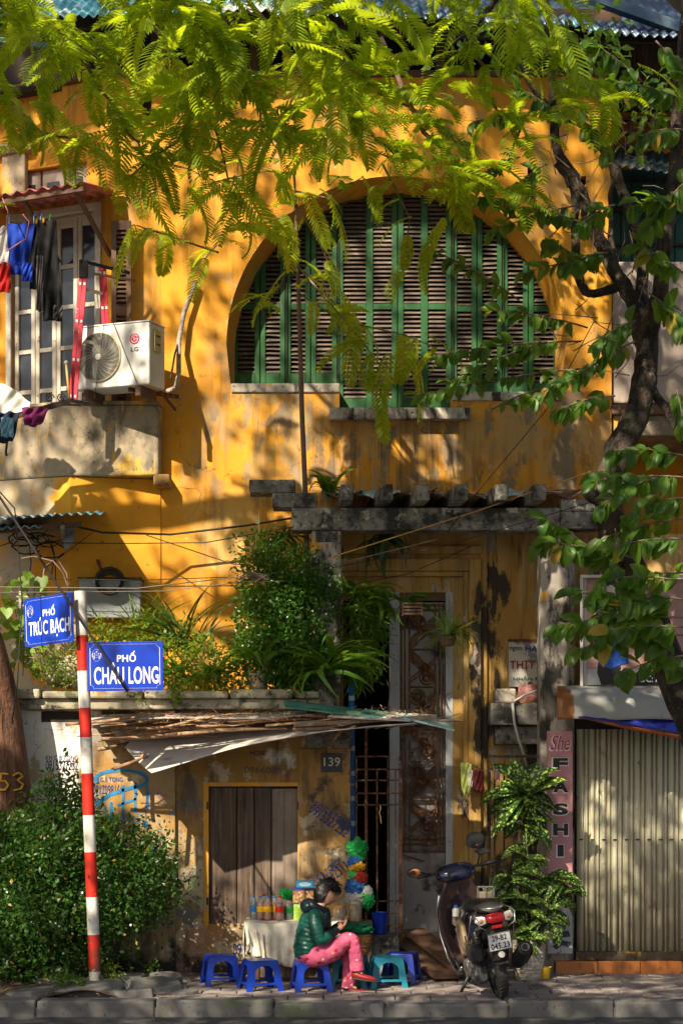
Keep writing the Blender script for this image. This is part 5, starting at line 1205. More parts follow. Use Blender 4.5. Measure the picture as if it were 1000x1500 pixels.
# vertical sign
vs_ = thing('shop_sign', P(820,1233,-.16), 'tall narrow pink shop sign reading She FASHION beside the folding shutter', 'sign')
pk = mat('sign pink', (.46,.21,.23), .5, vary=.08, vs=5, bump=.04, layers=[((.30,.17,.14), 4, .60, .72)]); pw = mat('sign lower white', (.45,.44,.43), .5, vary=.15, vs=9, layers=[((.30,.12,.05), 9, .62, .66)])
ch(MB().box((PX(801,-.16),-.16,PZ(1328,-.16)),(PX(838,-.16),-.11,PZ(1071,-.16))), 'panel', pk, vs_, bevel=.004)
ch(MB().box((PX(801,-.16),-.16,PZ(1397,-.16)),(PX(838,-.16),-.11,PZ(1328.2,-.16))), 'lower_panel', pw, vs_, bevel=.004)
blk = mat('sign black', (.01,.01,.01), .45, bump=0); wht = mat('sign outline', (.70,.66,.66), .45, bump=0); mag = mat('sign magenta', (.38,.015,.07), .45, bump=0)
def vl(s_, px, row, w_, h_, m=blk, out=True, bold=.05, shear=0):
    c = P(px,row,-.16)-Vector(vs_.location)
    if out: letters(s_, c+Vector((-.004,-.0015,-.004)), S(w_+3), S(h_+2.5), wht, vs_, bold=bold+.02, shear=shear)
    letters(s_, c+Vector((0,-.003,0)), S(w_), S(h_), m, vs_, bold=bold, shear=shear)
vl('She', 820, 1088, 29, 21, mag, True, .0, .35)
for ch_, r in zip('FASHION', (1119,1152,1185,1215,1246,1281,1313)): vl(ch_, 820.5, r, 22 if ch_ != 'I' else 9, 17)
for pts in ([(813,1347),(826,1338),(833,1345),(822,1352)],[(816,1366),(832,1363),(835,1372),(818,1374)],[(808,1386),(822,1377),(836,1380),(832,1388),(824,1384),(814,1391)]):
    b = MB(); b.add([(PX(a,-.16),-.1625,PZ(c,-.16)) for a,c in pts], [tuple(range(len(pts)))]); ch(b, 'shoe_print', mat('teal black print',(.01,.05,.08),.5,bump=0), vs_)
# dog-meat advert plate behind the column, roll of twine, hose
ap = thing('advert_plate', P(770,970,.8), 'rusty white painted advert plate on the porch wall behind the right column', 'sign')
rw = mat('rusting white enamel', (.50,.48,.45), .5, vary=.1, layers=[((.28,.10,.02), 6, .58, .62), ((.20,.20,.21), 5, .58, .60)])
ch(MB().box((PX(745,.8),.82,PZ(1006,.8)),(PX(840,.8),.835,PZ(938,.8))), 'plate', rw, ap, bevel=.003); ch(MB().box((PX(744,.8),.80,PZ(940,.8)),(PX(842,.8),.84,PZ(936,.8))), 'top_edge', M['rust'], ap)
for s_, px, row, w_, h_, c in (('HÀ NỘI', 791, 950, 44, 12, (.01,.03,.25)),('THỊT CHÓ', 784, 974, 76, 18, (.30,.01,.01)),('NHẬN ĐẶT CỖ', 785, 994, 68, 8, (.01,.08,.05)),('ngon', 755, 951, 18, 7, (.02,.03,.08))):
    letters(s_, P(px,row,.815)-Vector(ap.location), S(w_,.8), S(h_,.8), mat('paint '+s_, c, .6, bump=0), ap, bold=.02)
tw = thing('twine_roll', P(775,1024,.6), 'roll of pink twine lying on the concrete wall shelf', 'twine roll')
b = MB().lathe([(0,-.0),(.10,.0),(.112,.04),(.112,.13),(.10,.17),(0,.17)], n=26); ch_o = b.build('winding', mat('pink twine', (.42,.17,.16), .6, vary=.3, vs=10, bump=.8, bs=50, layers=[((.60,.36,.34), 40, .55, .6, dict(stretch=(1,1,4)))]), tw, auto=40); ch_o.location = (0,0,-.03)
MB().tube([(0,0,-.02),(0,0,.16)], .02, 10).build('core', M['wood_brown'], tw)
cab([(750,1030,.42),(753,1060,.40),(760,1085,.42),(768,1110,.5),(772,1125,.6)], .016, 'pvc', 'grey hose hanging down from the concrete wall shelf', name='hose')
cab([(752,1028,.42),(768,1018,.4),(790,1010,.45)], .013, 'pvc', 'grey hose lying along the edge of the wall shelf', name='hose')
# iron railing behind the big potted plant
ir = thing('iron_railing', (PX(755,.1),.1,0), 'dark iron railing behind the tall speckled plant', 'railing')
for x in (717,724,738,752,766,780,794): ch(MB().box((PX(x,.1)-.008,.1,.02),(PX(x,.1)+.008,.12,PZ(1120,.1) if x > 720 else PZ(1130,.1))), 'bar', M['iron_dark'], ir)
for r in (1108,1126,1395): ch(MB().box((PX(716,.1),.09,PZ(r,.1)-.012),(PX(796,.1),.13,PZ(r,.1)+.012)), 'rail', M['iron_dark'], ir)
for i, (px0, px1, r0, r1, c, nm, lb) in enumerate(((674,690,1118,1162,(.28,.33,.08),'dish_cloth','lime green and white dish cloth pegged on the porch wall'),(692,708,1127,1160,(.09,.008,.012),'dark_rag','dark red rag pegged beside the lime dish cloth'),(684,692,1128,1154,(.55,.52,.48),'white_rag','small white rag between the lime and dark red cloths'),(722,732,1126,1142,(.62,.30,.34),'pink_peg_cloth','tiny pink and white cloth on the iron railing'))):
    cloth(nm, px0, px1, r0, r1, .6 if i < 3 else .05, fab(nm, c), lb, 1.2, .012, lambda v: (.1*v,1-.1*v), cat='cloth', nu=10, nv=10)
cab([(676,1116,.6),(700,1128,.6),(735,1130,.3)], .003, 'wire_grey', 'thin line on which the small cloths are pegged')
# leaning planks behind the scooter
lp = thing('leaning_planks', (PX(620,-.3),-.3,0), 'brown boards forming a small ramp to the doorstep behind the scooter', 'planks')
for i, (a, b_, c, d) in enumerate(((588,1374,655,1432),(604,1362,690,1428))):
    ch(MB().bar(P(a,b_,.25), P(c,d,-.75 if i==0 else -.7), .26, .03, up=Vector((0,0,1))), 'board', M['wood_brown'], lp, bevel=.004)
yp = thing('yellow_pot', (PX(797,-.55),-.55,0), 'small yellow pot half hidden between the woven planter and the orange tiles', 'pot')
MB().lathe([(0,0),(.045,0),(.06,.10),(.065,.11),(.055,.11),(.04,.02)], n=18).build('body', mat('yellow plastic',(.62,.36,.02),.4), yp, auto=40); MB().lathe([(0,.085),(.053,.085)], n=14).build('soil', M['soil'], yp)
# litter and mortar bits on the ground
b = MB(); q = random.Random(9)
for i in range(420):
    x, y = q.uniform(-3.4,3.4), q.uniform(KY+.05,-.1); s_ = q.uniform(.006,.02)
    if q.random() < .5: x = q.uniform(-3.2,-1.2)
    a = q.uniform(0,6.3); z = .006+(.03 if x < -1.9 else 0)
    b.add([(x+s_*math.cos(a),y+s_*math.sin(a),z),(x+s_*.5*math.cos(a+1.7),y+s_*.5*math.sin(a+1.7),z+.004),(x-s_*math.cos(a),y-s_*math.sin(a),z+.002),(x+s_*.5*math.cos(a-1.7),y+s_*.5*math.sin(a-1.7),z+.001)], [(0,1,2,3)])
lt = b.build('fallen_leaves', M['stick']); tag(lt, 'scattered dry leaf litter on the pavement', kind='stuff')
print('objects ok')
# ================================================================ foliage
NR = np.random.RandomState(5)
def nrm(a): return a/np.maximum(1e-9, np.linalg.norm(a, axis=1, keepdims=True))
T_LEAF = (np.array([(0,0,0),(.45,.26,.05),(1,0,-.08),(.45,-.26,.05),(.5,0,-.02)]), [(0,4,1),(1,4,2),(0,3,4),(3,2,4)])
T_DIA = (np.array([(0,0,0),(.5,.28,.06),(1,0,0),(.5,-.28,.06)]), [(0,1,2),(0,2,3)])
T_NEED = (np.array([(0,0,0),(.5,.09,.03),(1,0,-.1),(.5,-.09,.03)]), [(0,1,2),(0,2,3)])
T_STAR = (np.array([(0,0,0)]+[(math.cos(2*math.pi*k/10)*(1 if k%2==0 else .3), math.sin(2*math.pi*k/10)*(1 if k%2==0 else .3), .1) for k in range(10)]), [(0,1+k,1+(k+1)%10) for k in range(10)])
def scatter(name, tm, pos, dirs, ups, size, material, parent=None, kind='stuff'):
    tv, tf = tm; x = nrm(dirs); z = nrm(ups-x*(ups*x).sum(1, keepdims=True)); y = np.cross(z, x); N = len(pos); k = len(tv)
    V = pos[:,None,:]+size[:,None,None]*(tv[None,:,0,None]*x[:,None,:]+tv[None,:,1,None]*y[:,None,:]+tv[None,:,2,None]*z[:,None,:])
    V = V.reshape(-1,3); F = (np.array(tf)[None]+(np.arange(N)*k)[:,None,None]).reshape(-1)
    nf = N*len(tf); me = bpy.data.meshes.new(name); me.vertices.add(len(V)); me.vertices.foreach_set('co', V.ravel().astype(np.float32))
    me.loops.add(len(F)); me.loops.foreach_set('vertex_index', F.astype(np.int32)); me.polygons.add(nf)
    me.polygons.foreach_set('loop_start', np.arange(0, nf*3, 3, dtype=np.int32)); me.polygons.foreach_set('loop_total', np.full(nf, 3, dtype=np.int32))
    me.materials.append(material); me.update(calc_edges=True); me.validate()
    o = bpy.data.objects.new(name, me); COL.objects.link(o)
    if parent: o.parent = parent; o.matrix_parent_inverse = Matrix.Translation(-Vector(parent.location))
    if kind: o['kind'] = kind
    return o
def bushy(parent, blobs, n, size, m, tm=T_LEAF, clump=10, cr=.09, upness=.6, name='foliage', droop=0.0, rmin=.72, lumpy=.13):
    """leaf clumps spread through ellipsoids: (centre, radii)"""
    w_ = np.array([b[1][0]*b[1][2]+b[1][1]*b[1][2] for b in blobs]); w_ = w_/w_.sum(); nc = n//clump
    idx = NR.choice(len(blobs), nc, p=w_); d = nrm(NR.normal(size=(nc,3))); r = rmin+(1.08-rmin)*NR.rand(nc,1)**.7
    lump = 1+lumpy*np.sin(d[:,:1]*7+idx[:,None])*np.cos(d[:,2:]*6+d[:,1:2]*5)
    C = np.array([blobs[i][0] for i in idx])+d*r*lump*np.array([blobs[i][1] for i in idx])
    P_ = np.repeat(C, clump, 0)+NR.normal(size=(nc*clump,3))*cr; out = np.repeat(d, clump, 0)
    dr = nrm(out*.8+NR.normal(size=P_.shape)*.7+np.array([0,0,-droop])); up = nrm(NR.normal(size=P_.shape)*.55+np.array([0,0,upness])+out*.5)
    return scatter(name, tm, P_, dr, up, size*(.7+.6*NR.rand(len(P_))), m, parent)
LM = {
 'bush': leafmat('murraya leaf', (.018,.060,.012), (.058,.135,.020), .30, (.18,.34,.03), .38, yellow=.02),
 'shrub': leafmat('terrace shrub leaf', (.020,.070,.010), (.060,.150,.016), .35, (.22,.42,.03), .36),
 'lime': leafmat('lime fern leaf', (.07,.14,.015), (.17,.25,.03), .45, (.50,.60,.05), .45),
 'strap': leafmat('strap leaf', (.04,.105,.010), (.10,.19,.02), .40, (.34,.55,.03), .34),
 'grass': leafmat('dark grass blade', (.02,.055,.015), (.05,.10,.02), .25, (.16,.30,.03), .40),
 'broad': leafmat('broad tree leaf', (.030,.085,.013), (.085,.165,.018), .42, (.34,.58,.025), .42, yellow=.025, spec=.35),
 'frond': leafmat('feathery leaf', (.085,.17,.012), (.32,.40,.018), .55, (.72,.86,.02), .5),
 'dieff': leafmat('speckled leaf', (.012,.040,.010), (.030,.075,.014), .22, (.10,.20,.02), .30, speck=(.40,.50,.10)),
 'heart': leafmat('vine heart leaf', (.10,.20,.02), (.19,.30,.04), .40, (.45,.60,.06), .4),
 'canopy': leafmat('shade canopy leaf', (.03,.08,.01), (.06,.14,.02), .2, (.2,.4,.03), .5),
}
flower = mat('white petals', (.80,.80,.72), .6, bump=0)
def facing(loc, d, n_, s_=1):
    d = Vector(d).normalized(); n_ = Vector(n_); n_ = (n_-d*n_.dot(d)).normalized(); y = n_.cross(d)
    return Matrix(((d.x*s_,y.x*s_,n_.x*s_,loc[0]),(d.y*s_,y.y*s_,n_.y*s_,loc[1]),(d.z*s_,y.z*s_,n_.z*s_,loc[2]),(0,0,0,1)))
def ell(px, py, y, rpx, rpy, ry): return (np.array(P(px,py,y)), np.array([S(rpx,y), ry, S(rpy,y)]))
def flowers(parent, blobs, n, s_): 
    idx = NR.choice(len(blobs), n); d = nrm(NR.normal(size=(n,3))); d[:,1] = -abs(d[:,1])
    C = np.array([blobs[i][0] for i in idx])+d*1.04*np.array([blobs[i][1] for i in idx])
    for k in range(n):
        if k == 0: me0 = MB().add([tuple(v) for v in T_STAR[0]], T_STAR[1]).mesh('flower', flower)
        o = put('flower', me0, parent, None); o.matrix_local = Matrix.Translation(Vector(C[k])-Vector(parent.location)) @ Vector((NR.normal()*.4,-1,.4+NR.rand()*.4)).to_track_quat('Z','Y').to_matrix().to_4x4() @ Matrix.Scale(s_*(.8+.4*NR.rand()), 4)
def chs(b, name, m, parent, **k): return ch(b, name, m, parent, **k)

# ---------------- big bush at the street corner
bush = thing('murraya_bush', (PX(90,-.9),-.9,0), 'large dark green small leaved bush filling the lower left corner around the banded pole', 'bush')
bb_ = [ell(45,1300,-.95,95,110,.55), ell(185,1290,-.85,62,85,.45), ell(10,1235,-.9,45,48,.35), ell(95,1210,-.8,50,55,.35), ell(45,1400,-1.15,75,46,.4), ell(212,1310,-.75,32,28,.25), ell(150,1235,-.8,26,26,.2), ell(120,1400,-1.0,35,30,.25), ell(245,1290,-.7,16,18,.14), ell(65,1255,-1.3,30,28,.2), ell(170,1330,-1.25,30,34,.2), ell(20,1330,-1.45,32,32,.2), ell(130,1315,-.9,55,70,.45), ell(95,1165,-.75,28,30,.2), ell(-20,1330,-.9,70,110,.5),ell(225,1255,-.7,25,35,.2), ell(60,1345,-1.55,30,30,.16)]
bushy(bush, bb_, 21000, .047, LM['bush'], clump=12, cr=.06, lumpy=.26)
bushy(bush, [ell(100,1300,-.8,112,105,.4)], 1500, .055, LM['bush'], clump=14, cr=.05, rmin=1.0, lumpy=.2, name='outer_sprays')
bushy(bush, [(b[0], b[1]*.8) for b in bb_], 7000, .06, LM['bush'], T_DIA, 10, .12, name='inner_foliage', rmin=.3)
flowers(bush, bb_, 46, .016)
q = random.Random(3)
for i in range(14):
    a = Vector((PX(100,-.9)+q.uniform(-.2,.2), -.9+q.uniform(-.1,.1), 0)); e = Vector(P(q.uniform(0,220), q.uniform(1180,1340), q.uniform(-1.2,-.6)))
    chs(MB().tube([a, a.lerp(e,.4)+Vector((q.uniform(-.1,.1),0,.05)), e], [.018,.012,.004], 6), 'branch', M['twig'], bush, smooth=True)
# ---------------- terrace shrub
sh_ = thing('terrace_shrub', (PX(420,.25),.25,AZ+.16), 'dense dark green shrub with tiny white flowers on the terrace left of the column', 'shrub')
sb = [ell(410,850,.1,52,50,.32), ell(440,900,.05,50,55,.35), ell(385,910,.1,42,45,.3), ell(375,960,.0,34,36,.28), ell(455,850,.0,34,34,.22), ell(385,815,.15,32,28,.2), ell(440,955,-.02,46,45,.3), ell(425,990,-.02,46,26,.25)]
bushy(sh_, sb, 11000, .048, LM['shrub'], clump=12, cr=.05, lumpy=.24); bushy(sh_, [(b[0], b[1]*.75) for b in sb], 3500, .05, LM['shrub'], T_DIA, 10, .1, name='inner_foliage', rmin=.3)
flowers(sh_, sb, 70, .014)
for i in range(9):
    a = Vector((PX(420,.2),.25,AZ+.16)); e = Vector(P(q.uniform(360,470), q.uniform(800,900), q.uniform(-.1,.3)))
    chs(MB().tube([a, a.lerp(e,.5)+Vector((q.uniform(-.08,.08),0,0)), e], [.018,.012,.004], 6), 'branch', M['twig'], sh_, smooth=True)
for i in range(9):
    a = P(385+q.uniform(-6,10), 850+q.uniform(-8,8), -.25); e = P(332+q.uniform(0,40), 842+q.uniform(-22,30), -.35)
    chs(MB().tube([a, a.lerp(e,.5)+Vector((0,0,q.uniform(-.03,.03))), e], [.006,.004,.002], 5), 'bare_twig', M['twig'], sh_)
# ---------------- yellow green ferny growth and dry roots along the terrace edge
tg = thing('fern_bed', P(230,970,.0), 'yellow green ferny plants growing along the terrace edge behind the street signs', 'plants')
fb = [ell(245,975,-.05,28,34,.2), ell(200,965,-.0,40,30,.2), ell(150,940,.05,35,28,.2), ell(300,970,-.05,28,34,.2), ell(330,985,-.1,22,22,.16), ell(265,930,.1,30,22,.2), ell(215,920,.15,36,22,.18), ell(285,1000,-.12,45,10,.1)]
bushy(tg, fb, 3600, .050, LM['lime'], T_LEAF, 14, .045, .8, rmin=.5)
hv = thing('dry_creeper', P(85,965,-.05), 'tangle of dry vine stems with sparse leaves on the terrace edge under the tilted sign', 'creeper')
bushy(hv, [ell(85,970,-.08,38,26,.12)], 900, .035, LM['lime'], T_LEAF, 6, .06, .6, rmin=.5)
for i in range(60):
    a = P(q.uniform(50,125), q.uniform(930,1000), q.uniform(-.2,.1)); e = a+Vector((q.uniform(-.2,.2),q.uniform(-.05,.05),q.uniform(-.15,.15)))
    chs(MB().tube([a, a.lerp(e,.5)+Vector((0,0,q.uniform(-.05,.05))), e], [.006,.005,.002], 5), 'stem', M['stick'], hv)
bl2 = blob('rubble_lump', P(100,985,.1), (.20,.12,.16), M['ledge'], 'pale lump of crumbling masonry on the terrace below the tilted sign', 'rubble', 8, amp=.3)
# weeds
for i, (px, row, y, n, lb) in enumerate(((165,1432,-1.35,90,'tuft of light green weeds just right of the foot of the banded pole'),(222,1432,-.9,60,'small green weed growing from the broken paving corner'),(205,1022,-.2,60,'little fern sprouting from the ledge just right of the larger street sign'),(258,1024,-.27,80,'bright green weed growing on the ledge above the sheet awning'),(95,1445,-1.7,120,'low ferny weeds under the bush beside the kerb'))):
    t = thing('weed', P(px,row,y), lb, 'weed', 'small weeds')
    bushy(t, [ell(px,row-8,y,12 if i<4 else 35,13 if i<4 else 8,.07)], n*2, .035, LM['lime'] if i in (0,2,3) else LM['strap'], T_LEAF, 8, .02, .7, rmin=.3)

# ---------------- strap leaved plants: every long leaf its own part
def blade_mesh(L, w_, bend, m, n=9, twist=0, fold=.25, name='leaf'):
    b = MB(); vs = []; x = z = 0; a = 0; st = L/n
    for i in range(n+1):
        t = i/n; wd = w_*(math.sin(math.pi*min(1,.12+.88*t)**.8) if t < 1 else 0)*.5+.0006
        vs += [(x,-wd,z+wd*fold),(x,0,z),(x,wd,z+wd*fold)]
        a = bend*t**1.2; x += st*math.cos(a); z -= st*math.sin(a)
    fs = []
    for i in range(n):
        for k in (0,1): fs.append((3*i+k,3*i+k+1,3*i+k+4,3*i+k+3))
    b.add(vs, fs); return b.mesh(name, m, True)
def orient(loc, yaw, pitch, roll=0, s_=1): return Matrix.Translation(loc) @ Matrix.Rotation(yaw,4,'Z') @ Matrix.Rotation(-pitch,4,'Y') @ Matrix.Rotation(roll,4,'X') @ Matrix.Scale(s_,4)
def rosette(name, loc, label, cat, n, L, w_, bend, m, pitch=(.3,1.3), yaw=None, lv=.25, group=None, seed=0, spread=.02, nvar=5):
    t = thing(name, loc, label, cat, group); r_ = random.Random(seed); side_on = yaw is None
    ms = [blade_mesh(L*(.75+.5*i/nvar), w_*(.8+.4*((i*3)%nvar)/nvar), bend*(.6+.8*((i*2)%nvar)/nvar), m) for i in range(nvar)]
    for i in range(n):
        o = put('leaf', ms[i%nvar], t); o.matrix_local = orient(Vector((r_.uniform(-spread,spread), r_.uniform(-spread,spread), r_.uniform(-spread,spread)*.5)), (r_.choice((0,math.pi))+r_.gauss(0,.55)-(.0) if side_on else r_.uniform(*yaw)), r_.uniform(*pitch), r_.uniform(-.9,.9), 1+r_.uniform(-lv,lv))
    return t
rosette('strap_plant', P(478,985,-.30), 'bright strap leaved plant drooping over the terrace end beside the gate', 'plant', 60, .62, .050, 2.5, LM['strap'], (.1,1.4), seed=1, spread=.06)
rosette('strap_plant', P(385,975,-.28), 'narrow strap leaved plant hanging beside the pale pot on the terrace', 'plant', 18, .44, .038, 2.4, LM['strap'], (.6,1.3), seed=2)
rosette('grass_clump', P(275,945,.10), 'clump of long dark grass blades fanning above the fern bed on the terrace', 'plant', 60, .62, .026, 1.1, LM['grass'], (.35,1.5), seed=3, spread=.14)
rosette('grass_clump', P(215,930,.15), 'sparser long grass blades rising in front of the zinc box', 'plant', 16, .55, .022, .9, LM['strap'], (.7,1.5), seed=4, spread=.08)
rosette('grass_clump', P(315,985,-.10), 'low spiky tuft of strap leaves between the fern bed and the terrace shrub', 'plant', 34, .40, .030, 1.9, LM['strap'], (.1,1.3), seed=14, spread=.08)
rosette('grass_clump', P(250,985,-.12), 'low spiky green tuft directly right of the larger street sign', 'plant', 30, .38, .028, 1.7, LM['strap'], (.1,1.4), seed=15, spread=.08)
rosette('grass_clump', P(160,945,.1), 'spiky green tuft behind the larger street sign beside the banded pole', 'plant', 26, .36, .028, 1.5, LM['strap'], (.3,1.4), seed=16, spread=.1)
rosette('pergola_plant', P(480,724,.15), 'strappy green plant growing on top of the pergola beside the sapling stem', 'plant', 30, .32, .042, 2.6, LM['strap'], (.5,1.4), seed=5, spread=.06)
rosette('epiphyte', P(420,785,.15), 'dark strap leaved epiphyte hanging left of the column under the stepped bracket', 'plant', 26, .30, .034, 1.8, LM['grass'], (-.6,1.1), seed=6, spread=.08)
rosette('epiphyte', P(560,785,.35), 'dark drooping plant hanging high under the pergola beam', 'plant', 22, .40, .060, 1.3, LM['grass'], (-1.4,.1), seed=7, spread=.06)
rosette('hanging_plant', P(540,880,.15), 'broad strap leaved plant hanging in the porch beside the column', 'plant', 38, .46, .060, 2.5, LM['strap'], (-.3,1.3), seed=8, spread=.10)
rosette('hanging_orchid', P(592,882,.12), 'small orchid with upright leaf hanging on wires in the porch', 'plant', 14, .28, .045, 1.6, LM['strap'], (-.6,1.1), seed=9)
ob = thing('slatted_basket', P(604,892,.12), 'little slatted wooden orchid basket hanging in the porch', 'basket')
for k in range(4): chs(MB().box((PX(588,.12),.06,PZ(901-5*k,.12)),(PX(619,.12),.075,PZ(898-5*k,.12))), 'slat', M['wood_brown'], ob); chs(MB().box((PX(588,.12),.17,PZ(901-5*k,.12)),(PX(619,.12),.185,PZ(898-5*k,.12))), 'slat', M['wood_brown'], ob)
for x in (589,617): chs(MB().box((PX(x,.12)-.006,.05,PZ(903,.12)),(PX(x,.12)+.006,.19,PZ(884,.12))), 'corner_post', M['wood_brown'], ob)
tt = thing('hanging_creeper', P(535,930,.2), 'mass of thin hanging green creeper in the dark doorway beside the column', 'creeper')
bushy(tt, [ell(528,920,.15,26,42,.14), ell(545,905,.2,22,30,.12), ell(520,970,.1,16,36,.1), ell(548,960,.15,12,30,.08)], 2400, .075, LM['strap'], T_NEED, 8, .05, .2, droop=.8, rmin=.4)
hf = thing('hanging_fern', P(657,930,.1), 'hanging fern basket with feathery upright and trailing fronds right of the iron door', 'fern')
chs(MB().lathe([(0,-.08),(.06,-.07),(.085,0),(.08,.02),(0,.02)], Vector(P(655,935,.1)), 18), 'pot', M['wood_brown'], hf, auto=40)
q = random.Random(8)
me_f = []
def fern_mesh(L, w_, m, n=18, bend=1.0):
    b = MB(); x = z = 0; st = L/n
    for i in range(n):
        a = bend*(i/n)**1.3; nx, nz = x+st*math.cos(a), z-st*math.sin(a); t = i/n; l = w_*math.sin(math.pi*min(1,.15+.85*t)); k = st*.42
        for s_ in (-1,1): b.add([(x,0,z),(x+k*.6,s_*l*.5,z+.02*l),(x+k*1.2,s_*l,z-.15*l),(x+k*1.4,s_*l*.45,z)], [(0,1,2,3)])
        b.add([(x,-.002,z),(x,.002,z),(nx,.002,nz),(nx,-.002,nz)], [(0,1,2,3)]); x, z = nx, nz
    return b.mesh('frond', m)
ferns = [fern_mesh(.26,.035,LM['lime'],18,b_) for b_ in (.4,1.2,2.2)]
fdk = [fern_mesh(.30,.04,LM['strap'],18,b_) for b_ in (.4,1.4,2.4)]
for i in range(54):
    o = put('frond', (ferns if i%2 else fdk)[i%3], hf); o.matrix_local = orient(Vector((q.uniform(-.04,.04),0,0)), q.uniform(0,6.3), q.uniform(-.6,1.5), q.uniform(-.6,.6), q.uniform(.8,1.4))
for i in range(9):
    o = put('long_leaf', blade_mesh(.36,.05,2.0,LM['grass']) if i == 0 else ml_, hf); ml_ = o.data; o.matrix_local = orient(Vector((.02,0,-.01)), q.uniform(-.9,.5), q.uniform(-.2,1.0), 0, q.uniform(.7,1.1))
# pots on the terrace
pt = thing('plant_pot', P(378,1004,-.02), 'pale rounded ceramic pot at the foot of the terrace shrub', 'pot')
pt.location = (PX(378,-.02),-.02,AZ+.19); MB().lathe([(0,0),(.07,0),(.09,.04),(.095,.13),(.105,.155),(.09,.155),(.085,.13),(0,.12)], n=24).build('body', mat('cream ceramic', (.50,.38,.26), .5, vary=.2), pt, smooth=True)
# vine with heart leaves at the left
vn = thing('heart_leaf_vine', P(30,900,.1), 'bright lime heart leaved vine climbing the wire rack at the left edge', 'vine')
hm_b = MB(); hv_ = [(0,0,0),(-.15,.22,.03),(-.02,.45,.05),(.30,.52,.03),(.65,.34,-.03),(1,0,-.12),(.65,-.34,-.03),(.30,-.52,.03),(-.02,-.45,.05),(-.15,-.22,.03),(.4,0,-.06)]
hm_b.add(hv_, [(10,i,i+1) for i in range(0,9)]+[(10,9,0)]); hmesh = hm_b.mesh('leaf', LM['heart'], True)
for i in range(52):
    p = P(q.uniform(2,62), q.uniform(832,985), q.uniform(-.1,.3)); o = put('leaf', hmesh, vn)
    o.matrix_local = Matrix.Translation(p-Vector(vn.location)) @ Matrix.Rotation(q.uniform(-2.2,-.9),4,'Z') @ Matrix.Rotation(q.uniform(.2,1.1),4,'Y') @ Matrix.Rotation(q.uniform(-.5,.5),4,'X') @ Matrix.Scale(q.uniform(.09,.15),4)
for i in range(4): chs(MB().tube([P(20+14*i,990,.2),P(28+9*i,920,.25),P(14+12*i,850,.2)], .005, 5), 'stem', M['twig'], vn)

# ---------------- speckled plant in a white woven planter
dp = thing('speckled_plant', (PX(773,-.55),-.55,0), 'tall speckled broad leaved plant in a white woven planter beside the scooter', 'plant')
pw_ = mat('white woven planter', (.52,.47,.40), .65, vary=.12, vs=6, bump=.9, bs=90, bd=.006, layers=[((.28,.22,.17), 5, .56, .7), ((.34,.29,.24), 30, .5, .6, dict(stretch=(.4,.4,3)))])
pl_ = thing('woven_planter', (PX(773,-.55),-.55,0), 'white woven planter tapering downwards, between the scooter and the orange step', 'planter')
MB().lathe([(0,0),(.118,0),(.124,.02),(.150,.20),(.165,.35),(.166,.365),(.155,.365),(.14,.30),(0,.30)], n=32).build('body', pw_, pl_, auto=40)
for k in range(9): MB().tube([((.124+.042*(z/.36))*1.01*math.cos(a),(.124+.042*(z/.36))*1.01*math.sin(a),z) for z in [.03+.036*k] for a in [2*math.pi*j/28 for j in range(29)]], .0045, 5).build('woven_band', pw_, pl_)
dp['label'] = 'tall speckled broad leaved plant rising from the white woven planter'
def ovate(L, w_, bend, m, name='leaf', n=8, fold=.2, wav=.0):
    b = MB(); x = z = 0; st = L/n; vs = []
    for i in range(n+1):
        t = i/n; wd = w_*.5*(math.sin(math.pi*t**.85)**.6 if 0 < t < 1 else 0)+.0008; e = wav*math.sin(i*2.2)
        vs += [(x,-wd,z+wd*fold+e),(x,-wd*.5,z+wd*fold*.7),(x,0,z),(x,wd*.5,z+wd*fold*.7),(x,wd,z+wd*fold-e)]
        a = bend*t; x += st*math.cos(a); z -= st*math.sin(a)
    b.add(vs, [(5*i+k,5*i+k+1,5*i+k+6,5*i+k+5) for i in range(n) for k in range(4)])
    return b.mesh(name, m, True)
dl = [ovate(.31,.118,1.3,LM['dieff'],fold=.3,wav=.004), ovate(.28,.110,.9,LM['dieff'],fold=.35,wav=.005), ovate(.22,.095,1.1,LM['dieff'],fold=.25,wav=.003), ovate(.34,.120,1.8,LM['dieff'],fold=.3,wav=.005)]
loc0 = Vector(dp.location)
tops = [(770,1165,-.50,17,.0,1.15),(766,1200,-.48,9,.0,1.0),(800,1290,-.55,12,.4,.8),(745,1290,-.6,11,.3,.75),(768,1320,-.65,13,.2,.66),(805,1345,-.6,12,.2,.66),(740,1335,-.6,12,.2,.64),(775,1372,-.7,11,.2,.55),(822,1300,-.6,9,.2,.7),(722,1310,-.55,8,.2,.6),(770,1250,-.5,9,.2,.7)]
for (px, row, y, n, lo, s_) in tops:
    c = P(px,row,y)
    chs(MB().tube([Vector((loc0.x+q.uniform(-.04,.04),loc0.y,.3)), Vector((c.x*.5+loc0.x*.5,y,(c.z+.3)/2)), c], [.016,.014,.012], 8), 'stem', LM['dieff'], dp, smooth=True)
    n = int(n*1.0)
    for i in range(n):
        th2 = R(-75+330*(i+q.uniform(-.3,.3))/n); rr_ = s_*q.uniform(1.05,1.4)
        o = put('leaf', dl[q.randrange(4)], dp); dv_ = (math.cos(th2), q.uniform(-.75,-.1), math.sin(th2)*.8+(.15 if s_ > .95 else -.3))
        o.matrix_local = facing(c-loc0+Vector((q.uniform(-.02,.02),-.03*q.random(),q.uniform(-.08,.08)*(1.6-s_))), dv_, (0,-.55,.75), rr_)

